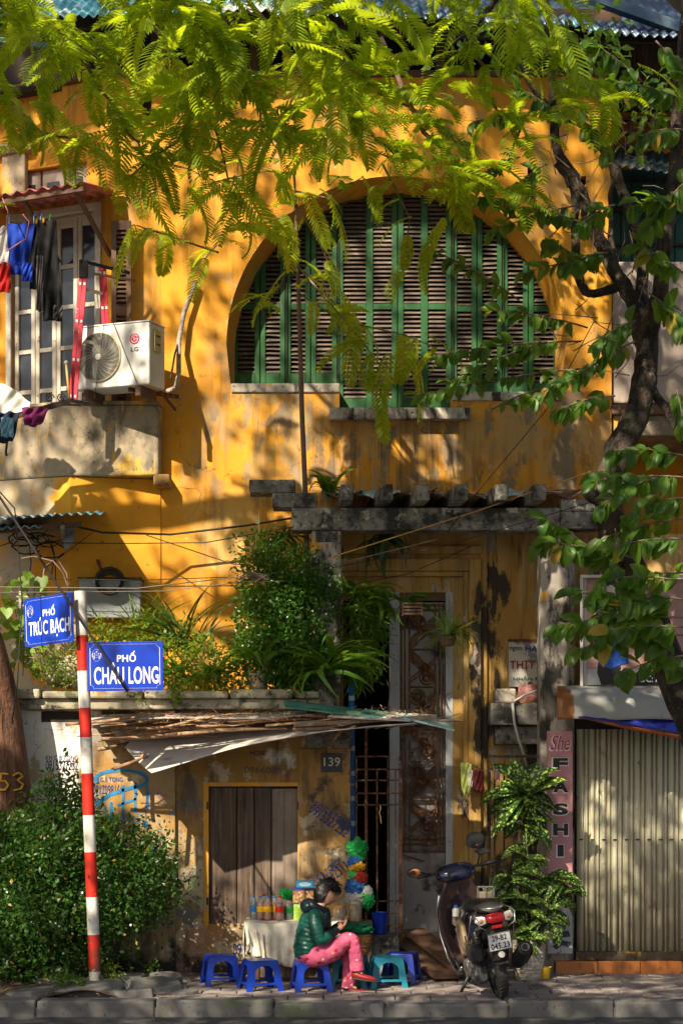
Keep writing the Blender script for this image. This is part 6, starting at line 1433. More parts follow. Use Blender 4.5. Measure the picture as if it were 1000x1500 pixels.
# ---------------- feathery fronds
def frond(L, w_, bend, m, n=18, seed=0):
    b = MB(); q = random.Random(seed); x = z = 0; st = L/n
    for i in range(n):
        t = i/n; a = bend*t**1.2; nx, nz = x+st*math.cos(a), z-st*math.sin(a)
        l = w_*(math.sin(math.pi*min(1,.16+.80*t))**.7)*q.uniform(.9,1.08); an = .95-.35*t; hw = .0125
        for s_ in (-1,1):
            dx, dy = math.cos(an), s_*math.sin(an); px_, py_ = -dy, dx
            dr = q.uniform(.15,.4)
            pts = []
            for tt_, ww, dz in ((.03,.5,.0),(.35,1,-.02),(.7,.9,-.10*dr*3),(1,.15,-.26*dr*3)):
                cx, cy, cz = x+dx*l*tt_, dy*l*tt_, z+dz*l+.02
                pts += [(cx+px_*hw*ww,cy+py_*hw*ww,cz),(cx-px_*hw*ww,cy-py_*hw*ww,cz)]
            b.add(pts, [(0,1,3,2),(2,3,5,4),(4,5,7,6)])
        b.add([(x,-.0025,z+.02),(x,.0025,z+.02),(nx,.0025,nz+.02),(nx,-.0025,nz+.02)], [(0,1,2,3)]); x, z = nx, nz
    return b.mesh('frond', m)
FR = [frond(.58,.145,.9,LM['frond'],seed=1), frond(.50,.13,1.4,LM['frond'],seed=2), frond(.64,.15,.5,LM['frond'],seed=3), frond(.44,.12,1.9,LM['frond'],seed=4), frond(.52,.10,1.1,LM['frond'],24,seed=5)]
def frond_at(parent, p, yaw, pitch, roll, s_, k):
    o = put('frond', FR[k%5], parent); o.matrix_local = orient(p-Vector(parent.location), yaw, pitch, roll, s_); return o
ft = thing('feathery_tree', (PX(15,-1.0),-1.0,0), 'reddish trunked tree painted 53 at the left edge, feathery bright green branches overhead', 'tree')
tr = [(P(22,1440,-.5),.36),(P(18,1330,-.46),.31),(P(6,1200,-.46),.29),(P(-10,1060,-.46),.285),(P(-32,950,-.5),.28),(P(-75,850,-.6),.27),(P(-210,700,-.9),.25),(P(-400,480,-1.8),.23),(P(-620,260,-2.6),.21),(P(-700,0,-3.6),.19),(P(-560,-330,-4.8),.15)]
b = MB(); b.tube([a for a,_ in tr], [r_ for _,r_ in tr], 22)
for i in range(9):
    b.v = b.v
o = chs(b, 'trunk', M['bark_red'], ft, smooth=True, subsurf=1)
ypt = mat('yellow brush paint', (.60,.33,.02), .7, vary=.3, vs=30, bump=0)
q = random.Random(21)
def on_trunk(px, row):                          # a point on the trunk's front surface
    c = P(px,row,-.75); z = c.z
    for (a, ra), (b_, rb) in zip(tr[:-1], tr[1:]):
        if a.z <= z <= b_.z:
            t = (z-a.z)/(b_.z-a.z); cx = a.x+(b_.x-a.x)*t; r_ = ra+(rb-ra)*t; yc = a.y+(b_.y-a.y)*t; dx = c.x-cx
            return Vector((c.x, yc-math.sqrt(max(.0,r_*r_-dx*dx))-.006, z))
    return c
for st_p in ([(12,1134),(2,1133),(1,1144),(8,1144),(12,1150),(8,1157),(0,1157)],[(18,1136),(25,1132),(30,1137),(24,1143),(31,1149),(28,1156),(19,1158)]):
    st3 = []
    for (a, c), (d, e) in zip(st_p[:-1], st_p[1:]): st3 += [on_trunk(a+(d-a)*t/4, c+(e-c)*t/4) for t in range(4)]
    chs(MB().tube(st3+[on_trunk(*st_p[-1])], .010, 5), 'painted_number', ypt, ft)
# branches in view and the fronds on them: (px,row,y) paths
paths = [
 [(-120,-60,-3.2),(40,10,-3.0),(120,90,-2.8),(180,170,-2.6),(215,250,-2.4)],
 [(60,-80,-3.6),(190,-10,-3.4),(290,20,-3.2),(350,90,-3.0),(390,150,-2.8),(440,200,-2.6)],
 [(120,-60,-2.2),(240,60,-2.1),(250,120,-2.0),(320,190,-1.9),(340,290,-1.9)],
 [(300,-80,-2.9),(315,10,-2.8),(310,100,-2.7),(270,190,-2.6),(190,260,-2.5)],
 [(420,-90,-2.4),(470,0,-2.3),(475,90,-2.2),(520,170,-2.1),(580,230,-2.0)],
 [(560,-90,-2.8),(640,-20,-2.7),(690,60,-2.5),(720,150,-2.4),(760,210,-2.3)],
 [(330,-60,-1.6),(400,60,-1.5),(500,120,-1.5),(590,150,-1.4),(680,210,-1.4)],
 [(700,-80,-3.0),(760,0,-2.9),(800,80,-2.8),(830,160,-2.7)],
 [(-100,60,-2.6),(-20,130,-2.4),(60,190,-2.3),(140,220,-2.2)],
 [(-80,-60,-3.4),(0,0,-3.4),(70,30,-3.4),(150,90,-3.3)],
 [(230,-90,-3.6),(270,-10,-3.6),(310,60,-3.6)],
 [(400,-40,-3.5),(450,40,-3.5),(510,90,-3.4),(540,130,-3.4)],
 [(560,60,-1.9),(620,190,-1.9),(680,250,-1.9),(740,280,-1.9)],
]
nf_ = 0
for pi_, pa in enumerate(paths):
    pts = [P(*p) for p in pa]; fine = []
    for a, b_ in zip(pts[:-1], pts[1:]):
        for k in range(4): fine.append(a.lerp(b_, k/4)+Vector((q.uniform(-.03,.03),q.uniform(-.03,.03),q.uniform(-.03,.03))))
    fine.append(pts[-1]); n = len(fine)
    chs(MB().tube(fine, [.026-.021*i/n for i in range(n)], 7), 'branch', M['twig'], ft, smooth=True)
    near = False
    for i, p in enumerate(fine[2:]):
        for k in range(1 if near else 2):
            yaw = q.uniform(-math.pi, math.pi)
            if q.random() < .55: yaw = -abs(yaw)*.5-q.uniform(.1,.8)
            frond_at(ft, p, yaw, q.uniform(-.9,.35), q.uniform(-.5,.5), q.uniform(.75,1.15), q.randrange(5)); nf_ += 1
    frond_at(ft, pts[-1], -1.2, -.5, 0, 1.1, 0)
# a haze of further fronds between the branches
tips = []
for pa in paths:
    pts = [P(*p) for p in pa]
    for a, b_ in zip(pts[:-1], pts[1:]):
        for k in range(5): tips.append(a.lerp(b_, k/5))
b = MB()
for i in range(150):
    p = tips[q.randrange(len(tips))]+Vector((q.gauss(0,.22),q.gauss(0,.25),q.gauss(-.03,.16))); me = FR[q.randrange(5)]
    m4 = orient(p-Vector(ft.location), q.uniform(-math.pi,math.pi), q.uniform(-.9,.5), q.uniform(-.6,.6), q.uniform(.8,1.35))
    b.add([m4 @ v.co for v in me.vertices], [tuple(f.vertices) for f in me.polygons])
o = b.build('outer_fronds', LM['frond'], ft); o['kind'] = 'stuff'
# larger near fronds, hand set: (px,row,y,yaw,pitch,scale)
for (px, row, y, yw, pt_, s_, k) in ((330,60,-3.7,-1.2,-1.0,1.0,0),(300,110,-3.7,-2.6,-.5,.9,1),(345,70,-3.7,-.4,-.9,1.0,3),(250,10,-3.7,-2.9,-.2,1.0,2),(500,130,-3.7,-.7,-.7,1.0,0),(480,140,-3.7,-2.8,-.4,1.0,0),(490,150,-3.7,-1.4,-1.1,1.0,1),(530,100,-3.7,-.1,-.1,.8,3),(240,130,-3.7,2.9,.2,.8,2),(650,250,-3.0,-.3,-.2,1.1,0),(820,150,-3.2,.2,.1,.9,3),(880,150,-3.2,-.3,.3,.8,1),(10,220,-3.2,3.0,-.1,1,0),(160,180,-3,-2.9,-.2,1.1,2),(700,240,-2.6,.3,.1,1,1),(590,190,-3.6,-.5,-.8,1.1,0),(20,300,-3.2,2.6,.2,.8,1),(520,30,-4.0,.3,-.1,1,4),(400,60,-4.2,.6,.2,1,2),(110,40,-4.0,-2.8,0,1,1),(60,60,-4.2,2.8,.3,1,0),(350,300,-2.2,-1.9,-.6,1.1,2),(760,90,-3,-.8,-.5,1,1),(830,100,-2.8,-.9,-.6,1,2)):
    frond_at(ft, P(px,row,y), yw, pt_, q.uniform(-.3,.3), s_, k)
for lim in ([(-620,260,-2.6),(-300,-60,-3.0),(100,-140,-3.3)],[(-560,-330,-4.8),(60,-300,-4.2),(350,-150,-3.2),(620,-110,-2.8)],[(-560,-330,-4.8),(-300,-700,-6.5),(0,-1100,-8.5)]):
    chs(MB().tube([P(*p) for p in lim], [.16,.10,.06,.04][:len(lim)], 10), 'limb', M['bark_red'], ft, smooth=True, subsurf=1)

# ---------------- sapling growing through the pergola
sp_ = thing('sapling', P(449,1000,.35), 'slender sapling with feathery leaves rising from the terrace past the arched shutters', 'tree')
stem = [P(449,1010,.35),P(450,860,.30),(P(448,740,.12)),(P(442,600,-.10)),P(438,450,-.3),P(434,330,-.4),P(430,232,-.5)]
chs(MB().tube(stem, [.026,.026,.025,.024,.020,.015,.008], 9), 'trunk', M['twig'], sp_, smooth=True)
brs = [[(436,390,-.35),(480,440,-.6),(530,500,-.9),(575,560,-1.0)],[(438,430,-.3),(500,470,-.5),(590,490,-.7),(640,510,-.8)],[(433,310,-.4),(380,330,-.7),(330,340,-.9),(300,380,-1.0)],[(432,280,-.45),(480,290,-.8),(530,260,-1.0)],[(431,255,-.5),(390,250,-.9),(340,260,-1.1)],[(436,360,-.3),(410,420,-.6),(380,450,-.8)],[(320,370,-1.0),(260,350,-1.2),(200,330,-1.4)],[(434,300,-.4),(470,360,-.2),(500,430,0)],[(560,240,-1.5),(600,320,-1.4),(590,400,-1.3)]]
for bi, br_ in enumerate(brs):
    pts = [P(*p) for p in br_]; fine = []
    for a, b_ in zip(pts[:-1], pts[1:]):
        for k in range(3): fine.append(a.lerp(b_, k/3))
    fine.append(pts[-1])
    chs(MB().tube(fine, [.010-.006*i/len(fine) for i in range(len(fine))], 6), 'branch', M['twig'], sp_, smooth=True)
    for i, p in enumerate(fine[1:]):
        frond_at(sp_, p, q.uniform(-math.pi, 0) if q.random() < .8 else q.uniform(0,math.pi), q.uniform(-1.1,.2), q.uniform(-.4,.4), q.uniform(.7,1.0), q.randrange(5))
for (px, row, y, yw, pt_, s_, k) in ((600,505,-.9,-.6,-1.25,1.15,2),(570,520,-1.0,-2.4,-1.2,1.1,0),(540,490,-.9,-2.7,-1.1,1.1,1),(620,490,-.9,-.2,-.5,1.0,0),(430,235,-.5,-1.8,.5,1,1),(430,235,-.5,0,.3,1,0),(430,240,-.5,3.1,.2,1,2),(520,470,-.8,-1.9,-1.2,1.0,2),(560,600,-1,-1.6,-1.0,.8,3),(470,280,-.8,-.8,-.6,1,1)):
    frond_at(sp_, P(px,row,y), yw, pt_, q.uniform(-.3,.3), s_, k)

# ---------------- leaning broad leaved tree on the right
bt = thing('leaning_tree', P(1040,1430,-1.4), 'dark barked leaning tree with broad glossy leaves on the right in front of the shop', 'tree')
bt.location = (PX(1060,-1.5),-1.5,0)
def limb(pts, rr, m='bark', name='limb', n=12, jig=.012):
    P3 = [P(*p) for p in pts]; fine = []; rf = []
    for i, (a, b_) in enumerate(zip(P3[:-1], P3[1:])):
        k = 5
        for j in range(k):
            t = j/k; p0 = P3[max(0,i-1)]; p3 = P3[min(len(P3)-1,i+2)]
            pp = .5*((2*a)+(b_-p0)*t+(2*p0-5*a+4*b_-p3)*t*t+(-p0+3*a-3*b_+p3)*t**3)
            fine.append(pp+Vector((q.uniform(-jig,jig),q.uniform(-jig,jig),0))); rf.append(.82*(rr[i]*(1-t)+rr[i+1]*t)*q.uniform(.92,1.08))
    fine.append(P3[-1]); rf.append(rr[-1])
    return chs(MB().tube(fine, rf, n), name, M[m], bt, smooth=True)
limb([(1085,1440,-1.4),(1060,1250,-1.45),(1022,1080,-1.5),(975,960,-1.55),(925,840,-1.6),(892,745,-1.65),(900,672,-1.6),(930,610,-1.5),(945,545,-1.4),(948,480,-1.3)], [.24,.20,.19,.18,.165,.15,.145,.14,.13,.11], name='trunk', n=18)
limb([(900,735,-1.65),(868,728,-1.7),(858,715,-1.7)], [.11,.075,.06], name='cut_stub')
limb([(946,520,-1.35),(925,440,-1.2),(893,385,-1.1),(866,325,-1.0),(845,270,-1.0),(815,215,-1.1),(808,110,-1.2),(800,0,-1.3),(790,-80,-1.4)], [.10,.085,.08,.075,.068,.055,.045,.035,.03])
limb([(905,420,-1.15),(862,430,-1.1),(846,400,-1.05),(842,330,-1.0),(838,275,-.9),(815,240,-.8)], [.05,.045,.05,.048,.045,.035])
limb([(935,470,-1.25),(940,390,-1.0),(925,320,-.9),(905,260,-.9),(880,215,-.95),(850,180,-1.0),(800,155,-1.1),(745,60,-1.2),(735,0,-1.2)], [.08,.065,.06,.055,.052,.045,.035,.025,.02])
limb([(950,490,-1.35),(965,430,-1.5),(975,340,-1.6),(988,240,-1.6),(995,120,-1.6),(1010,-40,-1.6)], [.10,.09,.08,.07,.06,.05])
limb([(948,560,-1.45),(975,600,-1.4),(1010,655,-1.4)], [.05,.045,.04])
limb([(905,400,-1.1),(893,330,-.9),(896,250,-.8),(900,120,-.8)], [.04,.03,.025,.015])
limb([(650,75,-1.6),(690,40,-1.6),(720,10,-1.5),(760,-60,-1.5)], [.012,.02,.03,.05]); limb([(800,155,-1.1),(770,170,-1.2),(740,250,-1.2)], [.02,.015,.008])
BL_ = [ovate(.175,.086,b_,LM['broad'],n=6,fold=f_,wav=w_) for b_, f_, w_ in ((.5,.35,.003),(1.0,.5,.006),(1.7,.3,.004))]+[ovate(.145,.070,.8,LM['broad'],n=5,fold=.3)]
leafcount = 0; extra = ([],[],[])
def spray(a, b_, n, s_=1.0, sag=.06, side=2, droop=.8):
    """a leafy twig from a to b (photo px, row, depth)"""
    global leafcount
    A, B = P(*a), P(*b_); mid = A.lerp(B,.5)+Vector((0,0,sag)); pts = []
    for i in range(9):
        t = i/8; pts.append(A*(1-t)**2+mid*2*t*(1-t)+B*t*t)
    chs(MB().tube(pts, [.009-.006*i/9 for i in range(9)], 5), 'twig', M['twig'], bt, smooth=True)
    d0 = (B-A).normalized()
    for i in range(n):
        t = .18+.82*(i/(n-1) if n > 1 else 1); p = A*(1-t)**2+mid*2*t*(1-t)+B*t*t
        for s2 in ((-1,1) if side == 2 else (1,)):
            yaw = math.atan2(d0.y, d0.x)+s2*q.uniform(.5,1.2); pitch = -droop+q.uniform(-.5,.5)
            if i == n-1: yaw = math.atan2(d0.y, d0.x)
            dd_ = d0*q.uniform(.1,.9)+Vector((s2*q.uniform(.0,.5), q.uniform(-.45,.25), -q.uniform(.25,1.1)))
            if q.random() < .2: dd_.z = q.uniform(.0,.5)
            m4 = facing(p-Vector(bt.location), dd_, (q.uniform(-.6,.5), -q.uniform(.3,1), q.uniform(.2,1.1)), s_*q.uniform(.8,1.25))
            if leafcount < 292: o = put('leaf', BL_[q.randrange(4)], bt); o.matrix_local = m4
            else: extra[0].append(m4)
            leafcount += 1
SPR = [((1010,700,-1.9),(870,705,-2.1),8,1.15),((1010,670,-1.8),(900,660,-1.9),7,1.1),((1000,760,-1.9),(880,790,-2.0),6,1.1),((935,820,-1.8),(795,795,-2.0),9,1.1),((900,835,-1.7),(800,760,-1.9),6,1.1),
 ((1010,880,-2.2),(840,870,-2.4),10,1.1),((1010,905,-2.2),(815,915,-2.3),11,1.1),((1000,930,-2.1),(850,950,-2.2),8,1.1),((1010,960,-2.0),(910,985,-2.1),5,1.1),((1010,840,-2.1),(920,850,-2.2),5,1.1),
 ((930,500,-1.6),(830,560,-1.9),8,.9),((900,520,-1.5),(770,590,-1.8),8,.85),((860,480,-1.2),(720,455,-1.5),9,.85),((850,500,-1.2),(640,520,-1.6),13,.85),((850,540,-1.3),(610,580,-1.5),12,.8),((800,500,-1.3),(660,560,-1.6),8,.85),
 ((760,440,-1.2),(640,370,-1.4),8,.75),((870,400,-1.1),(800,350,-1.5),6,.95),((890,370,-1.2),(830,390,-1.6),6,.95),((900,300,-1.3),(850,330,-1.7),5,.9),((950,430,-1.7),(1000,480,-1.9),6,1.1),((930,470,-1.6),(880,500,-1.9),6,1.1),((1000,300,-1.9),(930,300,-2.1),7,1.1),((1010,260,-1.9),(950,330,-2.0),6,1.1),
 ((1010,150,-1.9),(900,120,-2.1),8,1.1),((1000,190,-1.8),(940,200,-2.0),6,1.0),((960,60,-1.8),(1010,130,-2.0),6,1.1),((1000,400,-1.9),(930,360,-2.0),5,1.0),((990,570,-1.7),(1000,620,-1.9),4,1.1),((760,230,-1.3),(700,260,-1.5),7,.8),((800,240,-1.3),(740,290,-1.5),6,.8),((780,170,-1.2),(690,180,-1.4),7,.75),((900,580,-1.7),(820,600,-1.9),5,.95),((1010,1000,-2.1),(960,940,-2.2),4,1),((960,700,-2.1),(880,740,-2.2),6,1),((1010,730,-2.2),(930,745,-2.3),6,1),((1010,790,-2.2),(900,800,-2.3),7,1),((990,850,-2.3),(880,850,-2.4),7,1),((1010,920,-2.4),(880,925,-2.5),8,1),((960,880,-2.3),(870,905,-2.4),6,1),((720,600,-1.3),(800,570,-1.2),4,.75),((860,330,-1.2),(745,300,-1.5),8,.85),((850,300,-1.1),(720,340,-1.4),8,.8),((880,380,-1.2),(770,400,-1.5),7,.85),((830,180,-1.1),(760,130,-1.4),7,.85),((900,240,-1.2),(850,160,-1.5),6,.95),((940,120,-1.6),(860,60,-1.8),7,1),((760,300,-1.2),(690,290,-1.4),6,.75)]
for s_ in SPR: spray(*s_[:2], int(s_[2]*1.25)+1, s_[3])
if extra[0]:
    b = MB()
    for m4 in extra[0]:
        me = BL_[q.randrange(4)]; off = Vector((0,0,0))
        b.add([m4 @ v.co for v in me.vertices], [tuple(p.vertices) for p in me.polygons])
    o = b.build('more_leaves', LM['broad'], bt, smooth=True); o['kind'] = 'stuff'
# bare twigs
for i in range(60):
    a = P(q.uniform(800,960), q.uniform(150,560), q.uniform(-1.4,-.9)); e = a+Vector((q.uniform(-.5,.3),q.uniform(-.3,.1),q.uniform(-.1,.45)))
    chs(MB().tube([a, a.lerp(e,.5)+Vector((q.uniform(-.05,.05),0,q.uniform(-.04,.04))), e], [.006,.004,.002], 5), 'twig', M['twig'], bt)
# fine foliage high at the back right, and the upper right corner
bushy(bt, [ell(720,30,-.9,90,60,.4), ell(860,90,-.8,60,60,.3), ell(960,150,-.7,50,60,.3)], 500, .12, LM['broad'], T_LEAF, 5, .12, .5, name='back_foliage', droop=.4, rmin=.2)

# ---------------- street tree crowns out of view, added and thinned to shape the dappled shade
lit_map = [(250,960,190,100,.92),(855,1370,100,130,.42),(1110,1120,200,200,.3),(1050,850,150,200,.5),(270,830,110,70,.80),  # px, row, rx, ry, strength   (how much sun the crowns are shaped to let through to each part)
 (235,500,120,330,.74),(60,730,190,75,.85),(170,860,130,90,.85),(150,1160,150,75,1),(190,1000,200,60,.85),(120,600,130,60,.6),
 (470,380,150,200,.7),(650,420,160,150,.4),(450,640,190,190,.66),(700,700,260,90,.45),(740,860,160,100,.6),(250,1490,170,140,.7),(370,1255,110,85,.9),(210,1400,60,60,.5),(850,620,90,200,.55),(600,800,400,110,.42),(850,330,120,150,.45),(420,930,90,90,.55),
 (640,1150,35,80,.55),(580,1000,22,110,.4),(770,950,80,60,.55),(880,870,70,60,.45),(955,1040,25,14,.9),(350,1410,75,28,.95),(430,1372,60,16,.7),(490,1270,40,60,.5),(500,1330,40,30,.4),
 (860,1680,190,28,.95),(560,1690,80,22,.9),(690,1590,130,50,.4),(300,1540,160,90,.45),(470,1740,110,24,.9),(980,1380,60,60,.12),(700,1330,60,60,.30),(300,1290,100,60,.15),(60,1840,80,30,.9),(330,1560,120,60,.6),
 (640,1600,60,70,.45),(480,1480,90,60,.35)]
def lit(px, py):
    base = np.where(py < 800, np.where((px > 150) & (px < 560), .66, .38), np.where(py < 1050, .24, np.where(py > 1470, .22, .09)))
    v = base.copy()
    for cx, cy, rx, ry, s_ in lit_map:
        d = ((px-cx)/rx)**2+((py-cy)/ry)**2; v = np.maximum(v, s_*np.clip(1.6-d, 0, 1)**.5)
    return v
nc = 34000; pxs = NR.uniform(-420, 1700, nc); pys = NR.uniform(-600, 1960, nc)
keep = NR.rand(nc) < np.clip((-np.log(np.clip(lit(pxs,pys), .02, 1)))/2.6, 0, 1)
pxs, pys = pxs[keep], pys[keep]; k = 5; nc = len(pxs); print('canopy clumps', nc)
yt = .3; tx = (pxs-500)*(D+yt)/F; tz = H-(pys-HR)*(D+yt)/F; tt_ = NR.uniform(6.0, 8.0, nc)
tt_ = np.maximum(tt_, (9.6-tz)/1.355+.4+NR.uniform(0,1.2,nc))
C = np.stack([tx-SD.x*tt_, yt-tt_, tz-SD.z*tt_], 1)
Pp = np.repeat(C, k, 0)+NR.normal(size=(nc*k,3))*.055
far = pxs.repeat(k) > 520
dd = nrm(NR.normal(size=Pp.shape)); uu = nrm(NR.normal(size=Pp.shape)*.6+np.array([-.5,-.6,.8]))
scatter('crown', T_DIA, Pp[~far], dd[~far], uu[~far], .135*(.7+.6*NR.rand((~far).sum())), LM['canopy'], ft)  # unseen shading leaves, denser where the facade is to be dark
scatter('crown', T_DIA, Pp[far], dd[far], uu[far], .135*(.7+.6*NR.rand(far.sum())), LM['canopy'], bt)  # right half of the same unseen shading leaves
print('plants ok', nf_, leafcount)
# ================================================================ motor scooter
scq = thing('motor_scooter', (0,0,0), 'dark motor scooter parked on its stand, black cap hung on its mirror', 'scooter')
psh = mat('scooter black plum paint', (.020,.014,.022), .16, vary=.15, vs=4, bump=.02, bs=8, coat=.8, layers=[((.10,.08,.07), 14, .60, .75, dict(amt=.25))])
pbl = mat('scooter midnight blue paint', (.010,.014,.045), .15, bump=0, coat=.9)
matte = mat('matte black plastic', (.022,.021,.022), .55, vary=.2, bump=.1)
brownp = mat('brown matte plastic', (.060,.036,.034), .5, vary=.15, bump=.1)
chrome = mat('worn chrome', (.62,.60,.58), .20, metal=.95, vary=.1, bump=.02)
alu = mat('cast aluminium', (.22,.21,.21), .42, metal=.7, vary=.25, vs=14, bump=.4, layers=[((.05,.045,.04), 10, .54, .66)])
gold = mat('beige side panel', (.30,.22,.12), .35, vary=.1, bump=.02, coat=.3)
tyre = mat('tyre rubber', (.028,.027,.027), .75, vary=.2, vs=20, bump=.3)
redl_ = mat('red lens', (.42,.006,.008), .12, bump=.2, bs=90, coat=.6); ambl = mat('amber lens', (.60,.22,.10), .15, bump=.2, bs=90, coat=.6); clr = mat('clear lens', (.55,.52,.50), .12, bump=.3, bs=90, coat=.6)
seatm = mat('seat vinyl', (.022,.02,.02), .42, vary=.1, vs=8, bump=.2)
def loft(b, secs, n=22, caps=True):
    """secs = (x, y, zc, half width, half height, squareness)"""
    vs = []
    for x, y, zc, hy, hz, e in secs:
        for j in range(n):
            a = 2*math.pi*j/n; c, s_ = math.cos(a), math.sin(a)
            vs.append((x, y+hy*math.copysign(abs(c)**(2/e), c), zc+hz*math.copysign(abs(s_)**(2/e), s_)))
    k = len(secs); fs = [(i*n+j, i*n+(j+1)%n, (i+1)*n+(j+1)%n, (i+1)*n+j) for i in range(k-1) for j in range(n)]
    if caps: fs += [tuple(range(n)), tuple((k-1)*n+j for j in range(n))]
    return b.add(vs, fs)
def sp(b, name, m, parent=None, **k): return b.build(name, m, parent or scq, **k)
def wheel(x, steer=0, rear=False):
    root = bpy.data.objects.new('wheel', None); COL.objects.link(root); root.parent = scq; root.location = (x,0,.222); root.rotation_euler = (0,0,steer)
    tw_ = .050 if rear else .042; prof = []
    for i in range(17):
        a = math.pi*i/16; prof.append((.222-.048+.048*math.sin(a), -tw_*math.cos(a)))
    b = MB(); b.lathe([(r_,y_) for r_,y_ in prof], n=56, axis='y', caps=False); o = sp(b, 'tyre', tyre, root, smooth=True)
    b = MB()
    for k in range(36):
        a = 2*math.pi*k/36
        for s_ in (-1,1):
            p0 = Vector((.2225*math.cos(a), s_*.004, .2225*math.sin(a))); a2 = a+.10; p1 = Vector((.2145*math.cos(a2), s_*tw_*.72, .2145*math.sin(a2)))
            b.bar(p0, p1, .012, .007, up=Vector((math.cos(a),0,math.sin(a))))
    sp(b, 'tread_block', tyre, root)['kind'] = 'stuff'
    b = MB(); b.lathe([(.176,-tw_*.75),(.168,-tw_*.7),(.160,-tw_*.3),(.160,tw_*.3),(.168,tw_*.7),(.176,tw_*.75)], n=44, axis='y', caps=False); sp(b, 'rim', alu, root, auto=40)
    b = MB()
    for k in range(5):
        a = 2*math.pi*k/5
        for da in (-.16,.16): b.bar((.03*math.cos(a),0,.03*math.sin(a)), (.165*math.cos(a+da),0,.165*math.sin(a+da)), .022, .03, up=Vector((0,1,0)))
    b.lathe([(0,-.05),(.045,-.045),(.05,0),(.045,.045),(0,.05)], n=20, axis='y'); sp(b, 'spokes', alu, root)
    return root
wheel(0, 0, True); wheel(1.24, R(20))
# rear body and tail
b = MB(); loft(b, [(-.36,0,.705,.040,.022,2.2),(-.33,0,.705,.085,.045,2.4),(-.24,0,.690,.125,.075,2.6),(-.08,0,.665,.150,.115,2.8),(.15,0,.620,.155,.160,3),(.36,0,.570,.150,.210,3),(.50,0,.520,.140,.240,3),(.60,0,.470,.120,.200,3),(.64,0,.430,.10,.14,3)], 26); sp(b, 'rear_body', psh, auto=50)
b = MB(); loft(b, [(-.31,0,.775,.07,.018,2.4),(-.26,0,.79,.105,.036,2.6),(-.05,0,.80,.125,.045,2.8),(.10,0,.795,.130,.045,2.8),(.20,0,.775,.130,.05,2.8),(.42,0,.765,.115,.055,2.6),(.56,0,.74,.085,.05,2.4),(.60,0,.72,.05,.03,2.2)], 24); sp(b, 'seat', seatm, auto=60)
# under-tail, mudguard, plate
b = MB(); loft(b, [(-.30,0,.61,.07,.05,2.6),(-.18,0,.58,.09,.07,2.6),(.02,0,.55,.09,.07,2.6)], 16); sp(b, 'under_tail', matte, auto=50)
b = MB()
pts = [(-.300,.62),(-.325,.56),(-.330,.48),(-.325,.40),(-.305,.34)]
b.grid(lambda u,v: (lambda t,i: (pts[i][0]*(1-t)+pts[i+1][0]*t+.03*(2*u-1)**2, (u-.5)*(.17-.05*v), pts[i][1]*(1-t)+pts[i+1][1]*t))(min(v*4,3.999)-int(min(v*4,3.999)), int(min(v*4,3.999))), 8, 8)
mg = sp(b, 'mudguard', matte, smooth=True, solid=.006)
b = MB(); b.grid(lambda u,v: (-.315+.03*(2*u-1)**2+.015*v, (u-.5)*(.13-.02*v), .37-.05*v), 8, 3); sp(b, 'mudguard_tip', chrome, smooth=True, solid=.004)
sp(MB().lathe([(0,-.008),(.026,-.008),(.028,.004)], (-.335,0,.405), 20, axis='x'), 'reflector', clr, auto=40)
pm_ = MB(); plate_m = Matrix.Translation((-.352,0,.515)) @ Matrix.Rotation(R(-8),4,'Y')
pm_.box((-.002,-.097,-.073),(.002,.097,.073), plate_m); plo = sp(pm_, 'licence_plate', mat('plate white', (.60,.60,.62), .4, vary=.06, vs=20), bevel=.001)
for s_, w_, h_, z in (('29-B2', .125, .050, .033),('045.23', .158, .052, -.034)):
    me = text_mesh(s_, w_, h_, mat('plate ink', (.015,.015,.02), .5, bump=0), 0, .03)
    o = put('plate_lettering', me, plo); o.matrix_local = plate_m @ Matrix.Translation((-.0035,0,z)) @ Matrix.Rotation(R(-90),4,'Z')
b = MB()
for sy, sz, w_, h_ in ((0,.070,.19,.004),(0,-.070,.19,.004),(.095,0,.004,.144),(-.095,0,.004,.144)): b.box((-.0035,sy-w_/2,sz-h_/2),(-.0022,sy+w_/2,sz+h_/2), plate_m)
sp(b, 'plate_border', matte, plo)
# lights
b = MB(); loft(b, [(-.385,0,.705,.040,.020,2.6),(-.375,0,.706,.068,.034,2.8),(-.34,0,.71,.080,.042,2.8),(-.31,0,.71,.08,.042,2.8)], 20); sp(b, 'tail_light', redl_, auto=45)
for s_ in (-1,1):
    b = MB(); b.add([(-.345,s_*.082,.730),(-.315,s_*.150,.745),(-.300,s_*.168,.700),(-.330,s_*.125,.668),(-.350,s_*.080,.680),(-.29,s_*.09,.74),(-.27,s_*.15,.745),(-.27,s_*.16,.70),(-.28,s_*.12,.67),(-.29,s_*.08,.68)],
                    [(0,1,2,3,4),(5,9,8,7,6),(0,5,6,1),(1,6,7,2),(2,7,8,3),(3,8,9,4),(4,9,5,0)]); sp(b, 'indicator', clr, bevel=.004)
    sp(MB().ball((-.338,s_*.118,.705), (.012,.020,.016), 10, 6), 'indicator_bulb', ambl)
sp(MB().box((-.365,-.045,.628),(-.345,.045,.655)), 'lower_reflector', redl_, bevel=.004)
